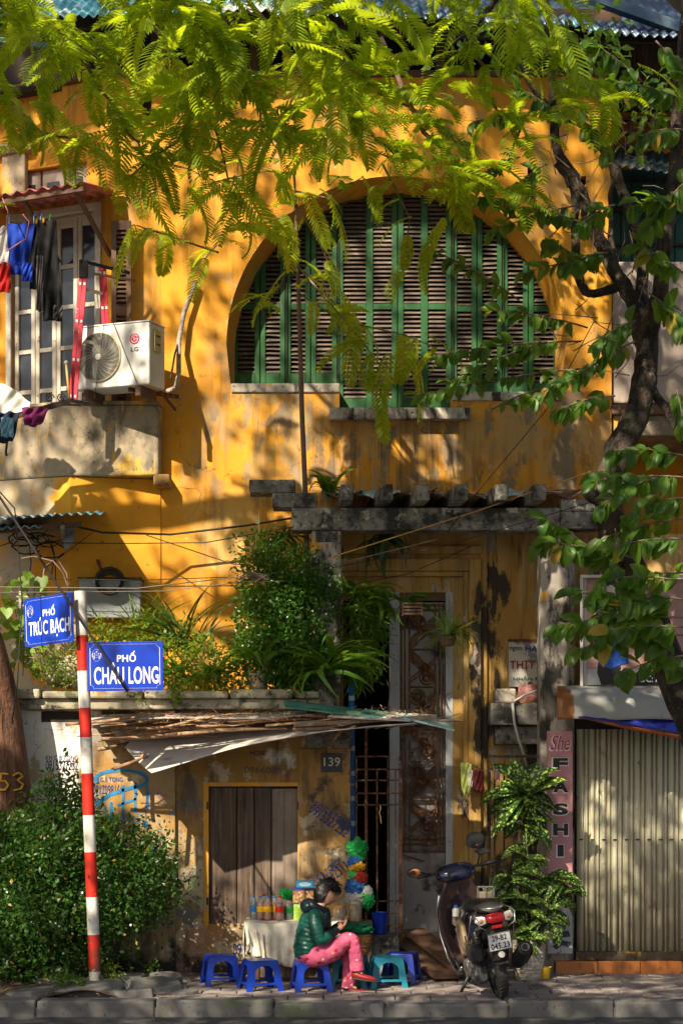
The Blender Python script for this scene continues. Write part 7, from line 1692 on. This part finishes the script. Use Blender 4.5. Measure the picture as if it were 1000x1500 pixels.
# chrome guards round the tail, grab rail
for s_ in (-1,1):
    sp(MB().tube([(-.20,s_*.10,.80),(-.30,s_*.155,.765),(-.37,s_*.165,.735),(-.385,s_*.15,.66),(-.37,s_*.09,.63)], .007, 8), 'tail_guard', chrome, smooth=True)
    sp(MB().tube([(-.20,s_*.165,.75),(-.10,s_*.19,.60),(.02,s_*.20,.50),(.10,s_*.19,.47),(.16,s_*.18,.55)], .006, 8), 'side_guard', chrome, smooth=True)
sp(MB().tube([(-.18,-.10,.82),(-.33,-.085,.80),(-.39,0,.795),(-.33,.085,.80),(-.18,.10,.82)], .009, 8), 'grab_rail', chrome, smooth=True)
# beige side panels
for s_ in (-1,1):
    b = MB(); prof_ = [(.32,.63),(.50,.66),(.60,.58),(.60,.42),(.52,.33),(.40,.36),(.30,.48)]
    n = len(prof_); b.add([(x,s_*.146,z) for x,z in prof_]+[(x*.9+.045,s_*.172,z*.9+.05) for x,z in prof_], [(i,(i+1)%n,(i+1)%n+n,i+n) for i in range(n)]+[tuple(range(n,2*n))])
    g_ = sp(b, 'side_panel', gold, bevel=.008)
    for k in range(4): sp(MB().bar((.36+.05*k,s_*.173,.40+.02*k),(.42+.05*k,s_*.173,.58),.010,.003), 'panel_stripe', brownp, g_)
# floorboard, leg shield, front
b = MB(); loft(b, [(.52,0,.30,.155,.05,3.5),(.80,0,.285,.17,.045,3.5),(.98,0,.30,.165,.05,3.5)], 20); sp(b, 'floorboard', brownp, auto=50)
b = MB()
def shield(u, v):
    z = .26+.70*v; wd = .17+.06*math.sin(math.pi*min(1,v*1.1))-.10*max(0,v-.75)*4*.5; y = (u-.5)*2*wd
    return (1.02+.05*math.sin(math.pi*v)-.02*v-.07*(2*u-1)**2*(1-.3*v), y, z)
b.grid(shield, 14, 16); sp(b, 'leg_shield', brownp, smooth=True, solid=.02)
b = MB(); loft(b, [(1.02,0,.60,.17,.30,2.6),(1.10,0,.62,.15,.28,2.4),(1.18,0,.62,.10,.22,2.2),(1.22,0,.60,.04,.14,2.2)], 20); sp(b, 'front_cowl', psh, auto=60)
b = MB(); b.grid(lambda u,v: (1.24+(.265)*math.cos(R(15+135*u)), (v-.5)*.13, .222+.265*math.sin(R(15+135*u))-.03*(2*v-1)**2), 14, 6); sp(b, 'front_fender', pbl, smooth=True, solid=.008)
for s_ in (-1,1): sp(MB().tube([(1.10,s_*.06,.62),(1.24,s_*.075,.222)], .017, 10), 'fork_leg', alu, smooth=True)
sp(MB().tube([(1.03,0,.90),(1.13,0,.50)], .03, 12), 'steering_column', matte, smooth=True)
b = MB(); loft(b, [(.90,0,1.00,.05,.03,2.4),(.93,0,1.01,.16,.055,2.4),(1.00,0,1.02,.185,.085,2.4),(1.08,0,.99,.16,.10,2.4),(1.14,0,.96,.08,.07,2.2)], 22); sp(b, 'handlebar_cowl', pbl, auto=60)
sp(MB().box((.905,-.09,.99),(.925,.09,1.045), Matrix.Rotation(R(0),4,'Y')), 'dashboard', matte, bevel=.015)
sp(MB().tube([(.90,-.34,1.055),(.94,-.20,1.05),(.97,0,1.04),(.94,.20,1.05),(.90,.34,1.055)], .013, 8), 'handlebar', matte, smooth=True)
for s_ in (-1,1):
    sp(MB().tube([(.895,s_*.36,1.056),(.925,s_*.24,1.052)], .019, 12), 'grip', matte, smooth=True)
    sp(MB().tube([(.96,s_*.20,1.045),(.99,s_*.36,1.04)], .006, 6), 'brake_lever', chrome, smooth=True)
# mirrors: left one visible, an orange glint painted into its glass colour
ml = bpy.data.objects.new('mirror', None); COL.objects.link(ml); ml.parent = scq
MB().tube([(.95,.22,1.05),(.93,.30,1.08),(.92,.33,1.09)], .007, 8).build('stem', matte, ml, smooth=True)
mm = Matrix.Translation((.91,.385,1.10)) @ Matrix.Rotation(R(-25),4,'Z') 
MB().ball((0,0,0), (.022,.062,.042), 18, 12, mm).build('shell', matte, ml, smooth=True)
MB().lathe([(0,-.003),(.9,-.002),(1,0)], (0,0,0), 24, Matrix.Translation((.889,.378,1.10)) @ Matrix.Rotation(R(-25),4,'Z') @ Matrix.Diagonal((1,.055,.036,1)), axis='x').build('mirror_glass', mat('mirror glass painted glint', (.55,.20,.07), .15, metal=.6, bump=0), ml, smooth=True)
mr = bpy.data.objects.new('mirror', None); COL.objects.link(mr); mr.parent = scq
MB().tube([(.95,-.20,1.05),(.93,-.23,1.14),(.93,-.22,1.22)], .007, 8).build('stem', matte, mr, smooth=True)
MB().ball((.93,-.22,1.25), (.02,.05,.04), 14, 10).build('shell', matte, mr, smooth=True)
# chrome crash guard down the left side and the footwell load
for s_ in (1,-1): sp(MB().tube([(.90,s_*.20,.86),(1.00,s_*.235,.70),(1.02,s_*.235,.50),(.92,s_*.225,.30),(.76,s_*.215,.21),(.60,s_*.205,.20),(.52,s_*.19,.25)], .011, 10), 'crash_guard', chrome, smooth=True)
sp(MB().tube([(.56,.20,.20),(.60,.22,.195),(.64,.21,.20)], .02, 8), 'foot_peg', matte)
# engine and drive on the left, silencer on the right
b = MB(); loft(b, [(-.10,.135,.235,.03,.05,2.4),(-.05,.135,.24,.055,.085,2.8),(.10,.14,.245,.06,.09,2.8),(.22,.14,.26,.06,.095,2.8),(.34,.13,.27,.055,.085,2.6),(.40,.12,.27,.03,.05,2.2)], 20); eng = sp(b, 'crankcase', alu, auto=50)
for x, z, r_ in ((-.02,.24,.062),(.12,.25,.05),(.27,.27,.072)): sp(MB().lathe([(0,.212),(r_*.8,.210),(r_,.200),(r_,.17)], (x,0,z), 22, axis='y'), 'round_cover', alu, eng, auto=40)
for i in range(8):
    a = i*.8; sp(MB().ball((.12+.23*math.cos(a),.2,.255+.085*math.sin(a)), .010, 8, 5), 'bolt', chrome, eng)
b = MB(); loft(b, [(-.14,.15,.41,.03,.05,3),(-.10,.15,.41,.055,.075,3.4),(.08,.15,.42,.06,.08,3.4),(.14,.145,.42,.04,.05,3)], 18); sp(b, 'air_filter_box', matte, auto=50)
b = MB(); loft(b, [(.18,.0,.36,.11,.10,2.6),(.42,0,.36,.11,.10,2.6)], 16); sp(b, 'engine_block', alu, auto=50)
sp(MB().tube([(.02,.125,.34),(-.06,.13,.60)], .016, 10), 'shock_rod', alu, smooth=True)
sp(MB().tube([(.015+(-.07)*t-.0+.036*math.cos(t*62), .128+.036*math.sin(t*62), .36+.22*t+.01*math.cos(t*62)) for t in [k/110 for k in range(111)]], .0065, 5), 'shock_spring', matte, smooth=True)
b = MB(); pts = [(.30,-.12,.22),(.10,-.16,.22),(-.05,-.175,.27)]; b.tube(pts, .020, 10); sp(b, 'exhaust_pipe', alu, smooth=True)
exm = Matrix.Translation((-.16,-.19,.335)) @ Matrix.Rotation(R(22),4,'Y')
b = MB(); b.lathe([(0,-.245),(.024,-.245),(.034,-.262),(.036,-.25),(.056,-.235),(.062,-.20),(.066,-.05),(.066,.10),(.055,.18),(.0,.20)], n=26, m=exm.to_3x3().to_4x4(), axis='x'); o = sp(b, 'silencer', matte, auto=40); o.location = exm.translation
b = MB(); b.lathe([(.022,-.25),(.024,-.263),(.030,-.268),(.034,-.268)], n=22, m=exm.to_3x3().to_4x4(), axis='x', caps=False); o = sp(b, 'silencer_outlet', alu, auto=40); o.location = exm.translation
b = MB(); b.grid(lambda u,v: tuple(exm @ Vector((-.2+.34*u, -.055-.02*math.sin(math.pi*v), -.05+.11*v))), 6, 6); sp(b, 'heat_shield', mat('heat shield grey', (.035,.035,.038), .4, bump=.05), smooth=True, solid=.004)
b = MB(); b.grid(lambda u,v: (.265*math.cos(R(20+110*u)), (v-.5)*.10, .222+.262*math.sin(R(20+110*u))), 12, 4); sp(b, 'rear_hugger', matte, smooth=True, solid=.006)
# stand
sp(MB().tube([(.42,.15,.20),(.44,.26,.04)], .013, 8), 'side_stand', matte, smooth=True); sp(MB().cbox((.44,.275,.030), (.09,.03,.012)), 'stand_foot', matte, bevel=.003)
# load between seat and shield
lean = Matrix.Translation((PX(735,-2.05),-2.02,0)) @ Matrix.Rotation(R(90+8),4,'Z') @ Matrix.Rotation(R(-11),4,'X')
scq.matrix_world = lean
def sc_local(p): return lean @ Vector(p)
hl = thing('helmet', sc_local((.80,.03,.62)), 'pale cream helmet resting on the scooter behind its leg shield', 'helmet'); hl.rotation_euler = (0,R(-10),R(100))
b = MB(); b.lathe([(.0,.115),(.05,.108),(.09,.08),(.112,.03),(.116,-.02),(.112,-.05),(.104,-.05),(.105,0),(.08,.07),(0,.10)], n=28); b.build('shell', mat('dull helmet', (.16,.14,.12), .35, vary=.1, coat=.3), hl, auto=50)
MB().grid(lambda u,v: (.10+.06*v, (u-.5)*.17*(1-.3*v), -.03-.02*v-.02*(2*u-1)**2), 8, 4).build('peak', brownp, hl, smooth=True, solid=.004)
bk_ = thing('folded_raincoat', sc_local((.80,.0,.48)), 'dark plum raincoat bundle stuffed in the scooter footwell', 'raincoat'); o = blob('bundle', (0,0,0), (.14,.13,.17), brownp, None, None, 4, amp=.25, parent=bk_)
b = MB().lathe([(0,-.03),(.03,-.03),(.032,.03),(.02,.045),(0,.045)], n=16); wb = thing('water_bottle', sc_local((.70,.12,.70)), 'small blue capped water bottle tucked into the scooter footwell', 'bottle'); b.build('body', clr, wb, auto=40); MB().lathe([(0,.045),(.018,.045),(.018,.07),(0,.07)], n=14).build('cap', CB, wb)
ba = thing('wire_basket', sc_local((.70,-.17,.80)), 'small metal framed side basket fixed in front of the scooter seat', 'basket')
b = MB()
for z in (-.06,.07): b.tube([(.07,-.06,z),(.07,.06,z),(-.07,.06,z),(-.07,-.06,z),(.07,-.06,z)], .006, 6)
for x, y in ((.07,-.06),(.07,.06),(-.07,.06),(-.07,-.06),(0,.06),(0,-.06)): b.tube([(x,y,-.06),(x,y,.07)], .005, 6)
b.build('frame', chrome, ba); MB().box((-.06,-.05,-.055),(.06,.05,.03)).build('lining', mat('beige lining', (.35,.28,.2), .7), ba, bevel=.01)
bpy.context.view_layer.update()
cap = thing('baseball_cap', sc_local((.93,-.22,1.27)), 'black baseball cap with a small pink emblem hung on the scooter\'s right mirror', 'cap'); cap.rotation_euler = (R(12),R(14),R(-35))
capm = mat('black cap cloth', (.012,.012,.013), .8, vary=.2, vs=20, bump=.4, bs=90)
b = MB(); b.lathe([(0,.075),(.03,.073),(.06,.06),(.082,.03),(.088,-.01),(.088,-.045),(.084,-.045),(.084,-.01),(.05,.055),(0,.068)], n=26); b.build('crown', capm, cap, auto=50)
MB().grid(lambda u,v: (.080*math.cos((u-.5)*2.2)+.075*v*math.cos((u-.5)*1.2), .080*math.sin((u-.5)*2.2), -.045-.02*v-.03*(2*u-1)**2), 12, 5).build('peak', capm, cap, smooth=True, solid=.004)
MB().ball((0,0,.076), .007, 8, 5).build('button', capm, cap)
em = MB()
for dx, dz, w_ in ((-.02,.0,.02),(.004,.004,.014),(.02,-.002,.012),(-.004,-.012,.026)): em.box((-.012+dx*.5+.075,-.055+dx,-.012+dz),(-.010+dx*.5+.080,-.055+dx+w_*.8,-.004+dz))
em.build('emblem', mat('emblem pink', (.5,.25,.3), .6, bump=0), cap)

# ================================================================ the seated woman
WY = -1.50
wom = thing('person', P(455,1411,WY), 'woman in green quilted jacket and pink trousers sitting on a blue stool', 'person')
WL = Vector(wom.location)
def wp(px, row, dy=0): return P(px,row,WY+dy)
skin = mat('skin', (.46,.235,.15), .5, vary=.08, vs=14, bump=.08, bs=90)
try:
    b_ = skin.node_tree.nodes['Principled BSDF']; b_.inputs['Subsurface Weight'].default_value = .12; b_.inputs['Subsurface Radius'].default_value = (.02,.008,.004)
except Exception: pass
def skinned(name, chains, m, parent, sub=2, base=WL):
    """chains = lists of (point, radius); each is its own tapered limb, blended where they overlap"""
    vs = []; es = []; rs = []; roots = []; idx = {}
    for chn in chains:
        prev = None
        for j, (p, r_) in enumerate(chn):
            key = tuple(round(c, 5) for c in p)
            if key in idx: k = idx[key]
            else: k = len(vs); idx[key] = k; vs.append(Vector(p)-base); rs.append(r_)
            if prev is None:
                if key not in idx or k == len(vs)-1 and j == 0: roots.append(k)
            else: es.append((prev,k))
            prev = k
    me = bpy.data.meshes.new(name); me.from_pydata(vs, es, []); me.materials.append(m)
    o = bpy.data.objects.new(name, me); COL.objects.link(o); o.parent = parent
    md = o.modifiers.new('skin', 'SKIN'); md.use_smooth_shade = True; md.branch_smoothing = .4
    sv = me.skin_vertices[0].data
    for i, r_ in enumerate(rs): sv[i].radius = r_ if isinstance(r_, tuple) else (r_, r_); sv[i].use_root = i in roots
    s_ = o.modifiers.new('sub', 'SUBSURF'); s_.levels = sub; s_.render_levels = sub
    return o
pel, wai, che, nek = wp(455,1393), wp(456,1372), wp(463,1345), wp(471,1325)
hd = wp(480,1309)
shn, shf = wp(464,1338,-.15), wp(468,1336,.15); eln, elf = wp(469,1373,-.20), wp(478,1368,.19); wrn, wrf = wp(493,1362,-.12), wp(497,1355,.08)
hpn, hpf = wp(458,1397,-.09), wp(458,1397,.09); knn, knf = wp(511,1376,-.10), wp(506,1384,.07); ann, anf = wp(518,1424,-.06), wp(511,1447,.05)
chains = [[(pel,.10),(wai,.085),(che,.095),(nek,.042),(wp(476,1317),.045)],
          [(che,.095),(shn,.045),(eln,.033),(wrn,.022)], [(che,.095),(shf,.045),(elf,.033),(wrf,.022)],
          [(pel,.09),(wp(464,1397,-.09),.062),(wp(488,1389,-.11),.052),(wp(510,1380,-.10),.042),(wp(519,1400,-.08),.036),(wp(523,1426,-.062),.026)], [(pel,.09),(wp(464,1399,.08),.062),(wp(486,1396,.08),.05),(wp(506,1391,.07),.040),(wp(510,1418,.055),.034),(wp(510,1449,.05),.026)]]
def hand(w_, d, up, side, curl):
    d = d.normalized(); up = (up-d*up.dot(d)).normalized(); lat = d.cross(up)*side
    pc = w_+d*.045; out = [[(w_,.019),(w_+d*.025,.021),(pc,.024),(w_+d*.065,.022)]]
    for k, (off, L) in enumerate(((-.027,.058),(-.009,.068),(.009,.063),(.026,.050))):
        a = w_+d*.06+lat*off*.7; c1 = a+d*L*.45+lat*off*.25+up*.006; c2 = c1+(d*.8+up*curl)*L*.32; c3 = c2+(d*.5+up*curl*1.5)*L*.26
        out.append([(a,.0095),(c1,.0085),(c2,.0078),(c3,.0062)])
    a = w_+d*.02-lat*.018; c1 = a-lat*.022+d*.025+up*.012; c2 = c1+d*.026+up*.012-lat*.004; out.append([(a,.011),(c1,.010),(c2,.0078)])
    return out
chains += hand(wrn, wp(512,1351,-.10)-wrn, Vector((-.3,0,1)), 1, .55)
chains += hand(wrf, wp(512,1346,.03)-wrf, Vector((-.3,0,1)), -1, .7)
skinned('body', chains, skin, wom, 2)
# head
def head_pt(v):
    x, y, z = v; f = Vector((x*.090, y*.074, z*.112))
    if x > 0: f.x *= 1-.10*max(0,z)-.05*abs(y)
    if z < 0: f.y *= 1+.28*z; f.x *= (1+.10*z) if x > 0 else (1+.42*z)
    n_ = math.exp(-((y/.13)**2+((z+.10)/.17)**2))*max(0,x); f.x += .020*n_
    n2 = math.exp(-((y/.13)**2+((z-.12)/.14)**2))*max(0,x); f.x += .004*n2
    for s_ in (-1,1): f.x -= .009*math.exp(-(((y-s_*.36)/.17)**2+((z-.10)/.10)**2))*max(0,x)
    f.x += .006*math.exp(-((y/.24)**2+((z+.42)/.09)**2))*max(0,x)-.004*math.exp(-((y/.3)**2+((z+.30)/.05)**2))*max(0,x)
    f.x += .008*math.exp(-((y/.3)**2+((z+.80)/.16)**2))*max(0,x)
    f.x += .006*math.exp(-(((abs(y)-.5)/.25)**2+((z+.2)/.25)**2))*max(0,x)
    return f
b = MB(); b.ball((0,0,0), 1, 44, 34); b.v = [tuple(head_pt(Vector(v))) for v in b.v]
hr = bpy.data.objects.new('head', None); COL.objects.link(hr); hr.parent = wom; hr.location = hd-WL; hr.rotation_euler = (0, R(28), R(-14)); hr.scale = (.97,.97,.97)
b.build('face', skin, hr, smooth=True)
lipm = mat('lips', (.36,.10,.08), .45, bump=0); eyem = mat('eye dark', (.02,.012,.01), .3, bump=0); hairm = mat('black hair', (.012,.009,.009), .38, vary=.3, vs=30, bump=.7, bs=70, bd=.006, spec=.6)
MB().ball((.083,0,-.047), (.008,.021,.0065), 12, 8).build('lips', lipm, hr, smooth=True)
for s_ in (-1,1):
    MB().ball((.0745,s_*.029,.010), (.008,.0145,.0045), 12, 8).build('eye', eyem, hr, smooth=True)
    MB().ball((.0745,s_*.029,.016), (.009,.016,.006), 12, 8).build('eyelid', skin, hr, smooth=True)
    MB().tube([(.083,s_*.014,.029),(.081,s_*.030,.034),(.070,s_*.046,.030)], [.003,.0032,.0015], 6).build('eyebrow', hairm, hr, smooth=True)
    MB().ball((-.006,s_*.073,-.004), (.016,.008,.026), 12, 8, Matrix.Rotation(R(15),3,'X').to_4x4()).build('ear', skin, hr, smooth=True)
# hair: cap, fringe, short tail of strands
b = MB(); b.ball((0,0,0), 1, 40, 28)
def hairpt(v):
    f = Vector((v.x*.104, v.y*.089, v.z*.128)); a = math.atan2(v.y, v.x)
    f *= 1+.035*math.sin(17*a+5*v.z)+.02*math.sin(31*a+9*v.z)
    if v.x > .15 and v.z < .62: k = min(1,(v.x-.15)/.25)*min(1,(.62-v.z)/.2); f = f.lerp(Vector((v.x*.05,v.y*.05,v.z*.07+.02)), k)
    if v.x < .1 and v.z < -.2: f.x -= .018; f.z *= .92; f.y *= 1.04
    return f+Vector((-.010,0,.008))
b.v = [tuple(hairpt(Vector(v))) for v in b.v]; b.build('hair', hairm, hr, smooth=True)
n = 2600; th_ = NR.uniform(0, 2*np.pi, n); ph_ = np.arccos(NR.uniform(-.75, 1, n)); dv = np.stack([np.sin(ph_)*np.cos(th_), np.sin(ph_)*np.sin(th_), np.cos(ph_)], 1)
ok = ~((dv[:,0] > .2) & (dv[:,2] < .55)); dv = dv[ok]
base_ = dv*np.array([.100,.087,.124])+np.array([-.010,0,.008]); down = np.stack([-.5*np.ones(len(dv)), .15*dv[:,1], -1.0*np.ones(len(dv))], 1); tang = nrm(down-dv*(down*dv).sum(1,keepdims=True)+NR.normal(size=dv.shape)*.13+dv*.05)
hs = scatter('hair_strands', T_NEED, base_, tang, dv, .050*(.6+.8*NR.rand(len(dv))), hairm, None); hs.parent = hr; hs['kind'] = 'stuff'
# jacket
jac = mat('green quilted nylon', (.004,.068,.052), .36, vary=.2, vs=9, bump=.3, bs=36, bd=.006, spec=.5, layers=[((.002,.022,.022), 5, .56, .70)])
jdk = mat('dark quilted nylon', (.006,.016,.022), .36, vary=.2, vs=9, bump=.3, bs=36, bd=.006)
def quilt(path, rads, name, m, pitch=.036, n=30, base=WL, amp=.035, seed=0):
    """rings along a path, puffed between the seams; rads = (in plane, sideways)"""
    P3 = [Vector(p) for p in path]; L = [0]
    for a, c in zip(P3[:-1], P3[1:]): L.append(L[-1]+(c-a).length)
    T = L[-1]; k = int(T/.006); b = MB(); vs = []; u = Vector((0,1,0))
    for i in range(k+1):
        s_ = T*i/k; j = max(jj for jj in range(len(L)-1) if L[jj] <= s_+1e-9) if s_ < T else len(L)-2
        t = (s_-L[j])/(L[j+1]-L[j]); p0 = P3[max(0,j-1)]; a = P3[j]; c = P3[j+1]; p3 = P3[min(len(P3)-1,j+2)]
        p = .5*((2*a)+(c-p0)*t+(2*p0-5*a+4*c-p3)*t*t+(-p0+3*a-3*c+p3)*t**3); d = (.5*((c-p0)+2*(2*p0-5*a+4*c-p3)*t+3*(-p0+3*a-3*c+p3)*t*t)).normalized()
        r0 = [rads[j][q_]*(1-t)+rads[j+1][q_]*t for q_ in (0,1)]
        w_ = (u-d*u.dot(d)).normalized(); e = d.cross(w_); pf = 1+amp*(abs(math.sin(math.pi*s_/pitch))**.6-.6)
        for q_ in range(n):
            an = 2*math.pi*q_/n; wr = 1+.022*math.sin(5*an+s_*60+seed)+.020*math.sin(9*an-s_*90+seed)+.012*math.sin(14*an+s_*170)
            vs.append(p+(w_*math.cos(an)*r0[1]+e*math.sin(an)*r0[0])*pf*wr-base)
    fs = [(i*n+q_, i*n+(q_+1)%n, (i+1)*n+(q_+1)%n, (i+1)*n+q_) for i in range(k) for q_ in range(n)]+[tuple(range(n)), tuple(k*n+q_ for q_ in range(n))]
    b.add(vs, fs); return b.build(name, m, wom, smooth=True)
quilt([wp(452,1402),wp(451,1388),wp(454,1368),wp(459,1350),wp(464,1337),wp(469,1325)], [(.118,.165),(.125,.175),(.122,.175),(.118,.18),(.095,.165),(.055,.075)], 'jacket', jac)
quilt([wp(462,1336,-.10),wp(461,1343,-.155),wp(463,1358,-.195),wp(467,1373,-.205),wp(472,1377,-.20),wp(482,1371,-.165)], [(.050,.05),(.060,.058),(.058,.055),(.054,.052),(.052,.05),(.046,.045)], 'jacket_sleeve', jac, .032, 22, amp=.045)
quilt([wp(480,1372,-.17),wp(487,1367,-.145),wp(494,1361.5,-.12)], [(.048,.047),(.041,.04),(.033,.033)], 'sleeve_end', jdk, .032, 22, amp=.045)
quilt([wp(468,1334,.10),wp(470,1342,.155),wp(474,1356,.19),wp(479,1368,.19),wp(488,1363,.14),wp(498,1354.5,.08)], [(.050,.05),(.058,.056),(.055,.052),(.050,.048),(.043,.042),(.033,.033)], 'jacket_sleeve', jdk, .032, 22, amp=.045, seed=3)
# front panel darker, hood
o = quilt([wp(470,1396,0),wp(472,1375,0),wp(474,1355,0),wp(475,1340,0),wp(474,1330,0)], [(.055,.11),(.065,.125),(.065,.125),(.055,.11),(.04,.07)], 'jacket_front', jdk)
for pts, rr in (([wp(452,1322,-.09),wp(458,1328,-.13),wp(470,1332,-.11),wp(477,1335,-.05),wp(479,1337,0)],.038),([wp(452,1322,.09),wp(458,1328,.13),wp(470,1332,.11),wp(477,1335,.05),wp(479,1337,0)],.034)):
    chs(MB().tube(pts, [rr*1.1,rr*1.1,rr*.9,rr*.75,rr*.5], 14), 'hood_edge', jdk, wom, smooth=True, subsurf=1)
o = blob('hood', wp(452,1328,0)-WL, (.075,.135,.075), jdk, None, None, 6, amp=.10, parent=wom)
# trousers
N = NT('pink patterned trousers'); c = N.mix(N.ramp(N.noise(7,5,.6,obj=True),.3,.7), (.48,.060,.150), (.62,.11,.22))
def spots(sc_, off, th_, col, c):
    mp = N.n('ShaderNodeMapping'); N.l(N.pos(True), mp.inputs[0]); mp.inputs['Location'].default_value = off
    v = N.n('ShaderNodeTexVoronoi'); v.inputs['Scale'].default_value = sc_; N.l(mp.outputs[0], v.inputs['Vector']); w_ = N.math('ADD', v.outputs['Distance'], N.math('MULTIPLY', N.noise(60,2,.5,obj=True), .18))
    return N.mix(N.ramp(w_, th_+.02, th_, 0, 1), c, col)
c = spots(13, (.1,.2,.3), .30, (.46,.015,.02), c); c = spots(13, (.125,.2,.325), .24, (.72,.36,.03), c); c = spots(11, (.5,.1,.7), .20, (.72,.60,.55), c)
N.l(c, N.b.inputs['Base Color']); N.b.inputs['Roughness'].default_value = .8; N.bump(N.noise(22,5,.6,obj=True), .6, .012); trm = N.m
def leg(path, rads, name, seed): return quilt(path, rads, name, trm, .07, 26, WL, .05, seed)
leg([wp(449,1396,-.03),wp(462,1400,-.09),wp(485,1393,-.11),wp(503,1380,-.11),wp(513,1377,-.10),wp(518,1386,-.09),wp(521,1402,-.075),wp(523,1421,-.065)], [(.105,.10),(.098,.10),(.088,.085),(.070,.070),(.064,.064),(.062,.060),(.060,.055),(.062,.050)], 'trouser_leg', 1)
leg([wp(449,1396,.03),wp(462,1400,.08),wp(484,1396,.08),wp(500,1388,.07),wp(508,1388,.07),wp(510,1400,.06),wp(511,1420,.05),wp(510,1447,.05)], [(.105,.10),(.098,.10),(.085,.085),(.070,.070),(.060,.060),(.056,.054),(.055,.050),(.058,.050)], 'trouser_leg', 5)
o = blob('trouser_seat', wp(452,1399,0)-WL, (.120,.175,.085), trm, None, None, 2, amp=.06, parent=wom)
# shoes
shm = mat('dark red slip on shoe', (.20,.014,.014), .3, vary=.15, vs=12, bump=.1, coat=.3); som = mat('shoe sole', (.05,.02,.015), .6)
for (hx, hr_, dy, tilt_) in ((521,1429,-.06,R(6)),(513,1452,.04,R(0))):
    t = bpy.data.objects.new('shoe', None); COL.objects.link(t); t.parent = wom; t.location = wp(hx,hr_,dy)-WL; t.rotation_euler = (0,tilt_,R(-8))
    b = MB(); loft(b, [(-.035,0,.010,.012,.020,2.2),(-.025,0,.012,.026,.034,2.2),(.0,0,.008,.032,.034,2.3),(.04,0,-.002,.034,.026,2.4),(.09,0,-.006,.038,.024,2.4),(.14,0,-.010,.034,.020,2.3),(.175,0,-.014,.018,.012,2.2),(.185,0,-.016,.006,.006,2)], 20); b.build('upper', shm, t, auto=60)
    b = MB(); loft(b, [(-.035,0,-.026,.022,.008,3),(.05,0,-.028,.034,.007,3),(.12,0,-.030,.038,.007,3),(.18,0,-.028,.018,.006,3)], 16); b.build('sole', som, t, auto=50)
    skb = MB(); loft(skb, [(-.012,0,.045,.020,.016,2),(.02,0,.040,.026,.018,2),(.055,0,.026,.026,.012,2)], 14); skb.build('instep', skin, t, auto=60)
print('figures ok')
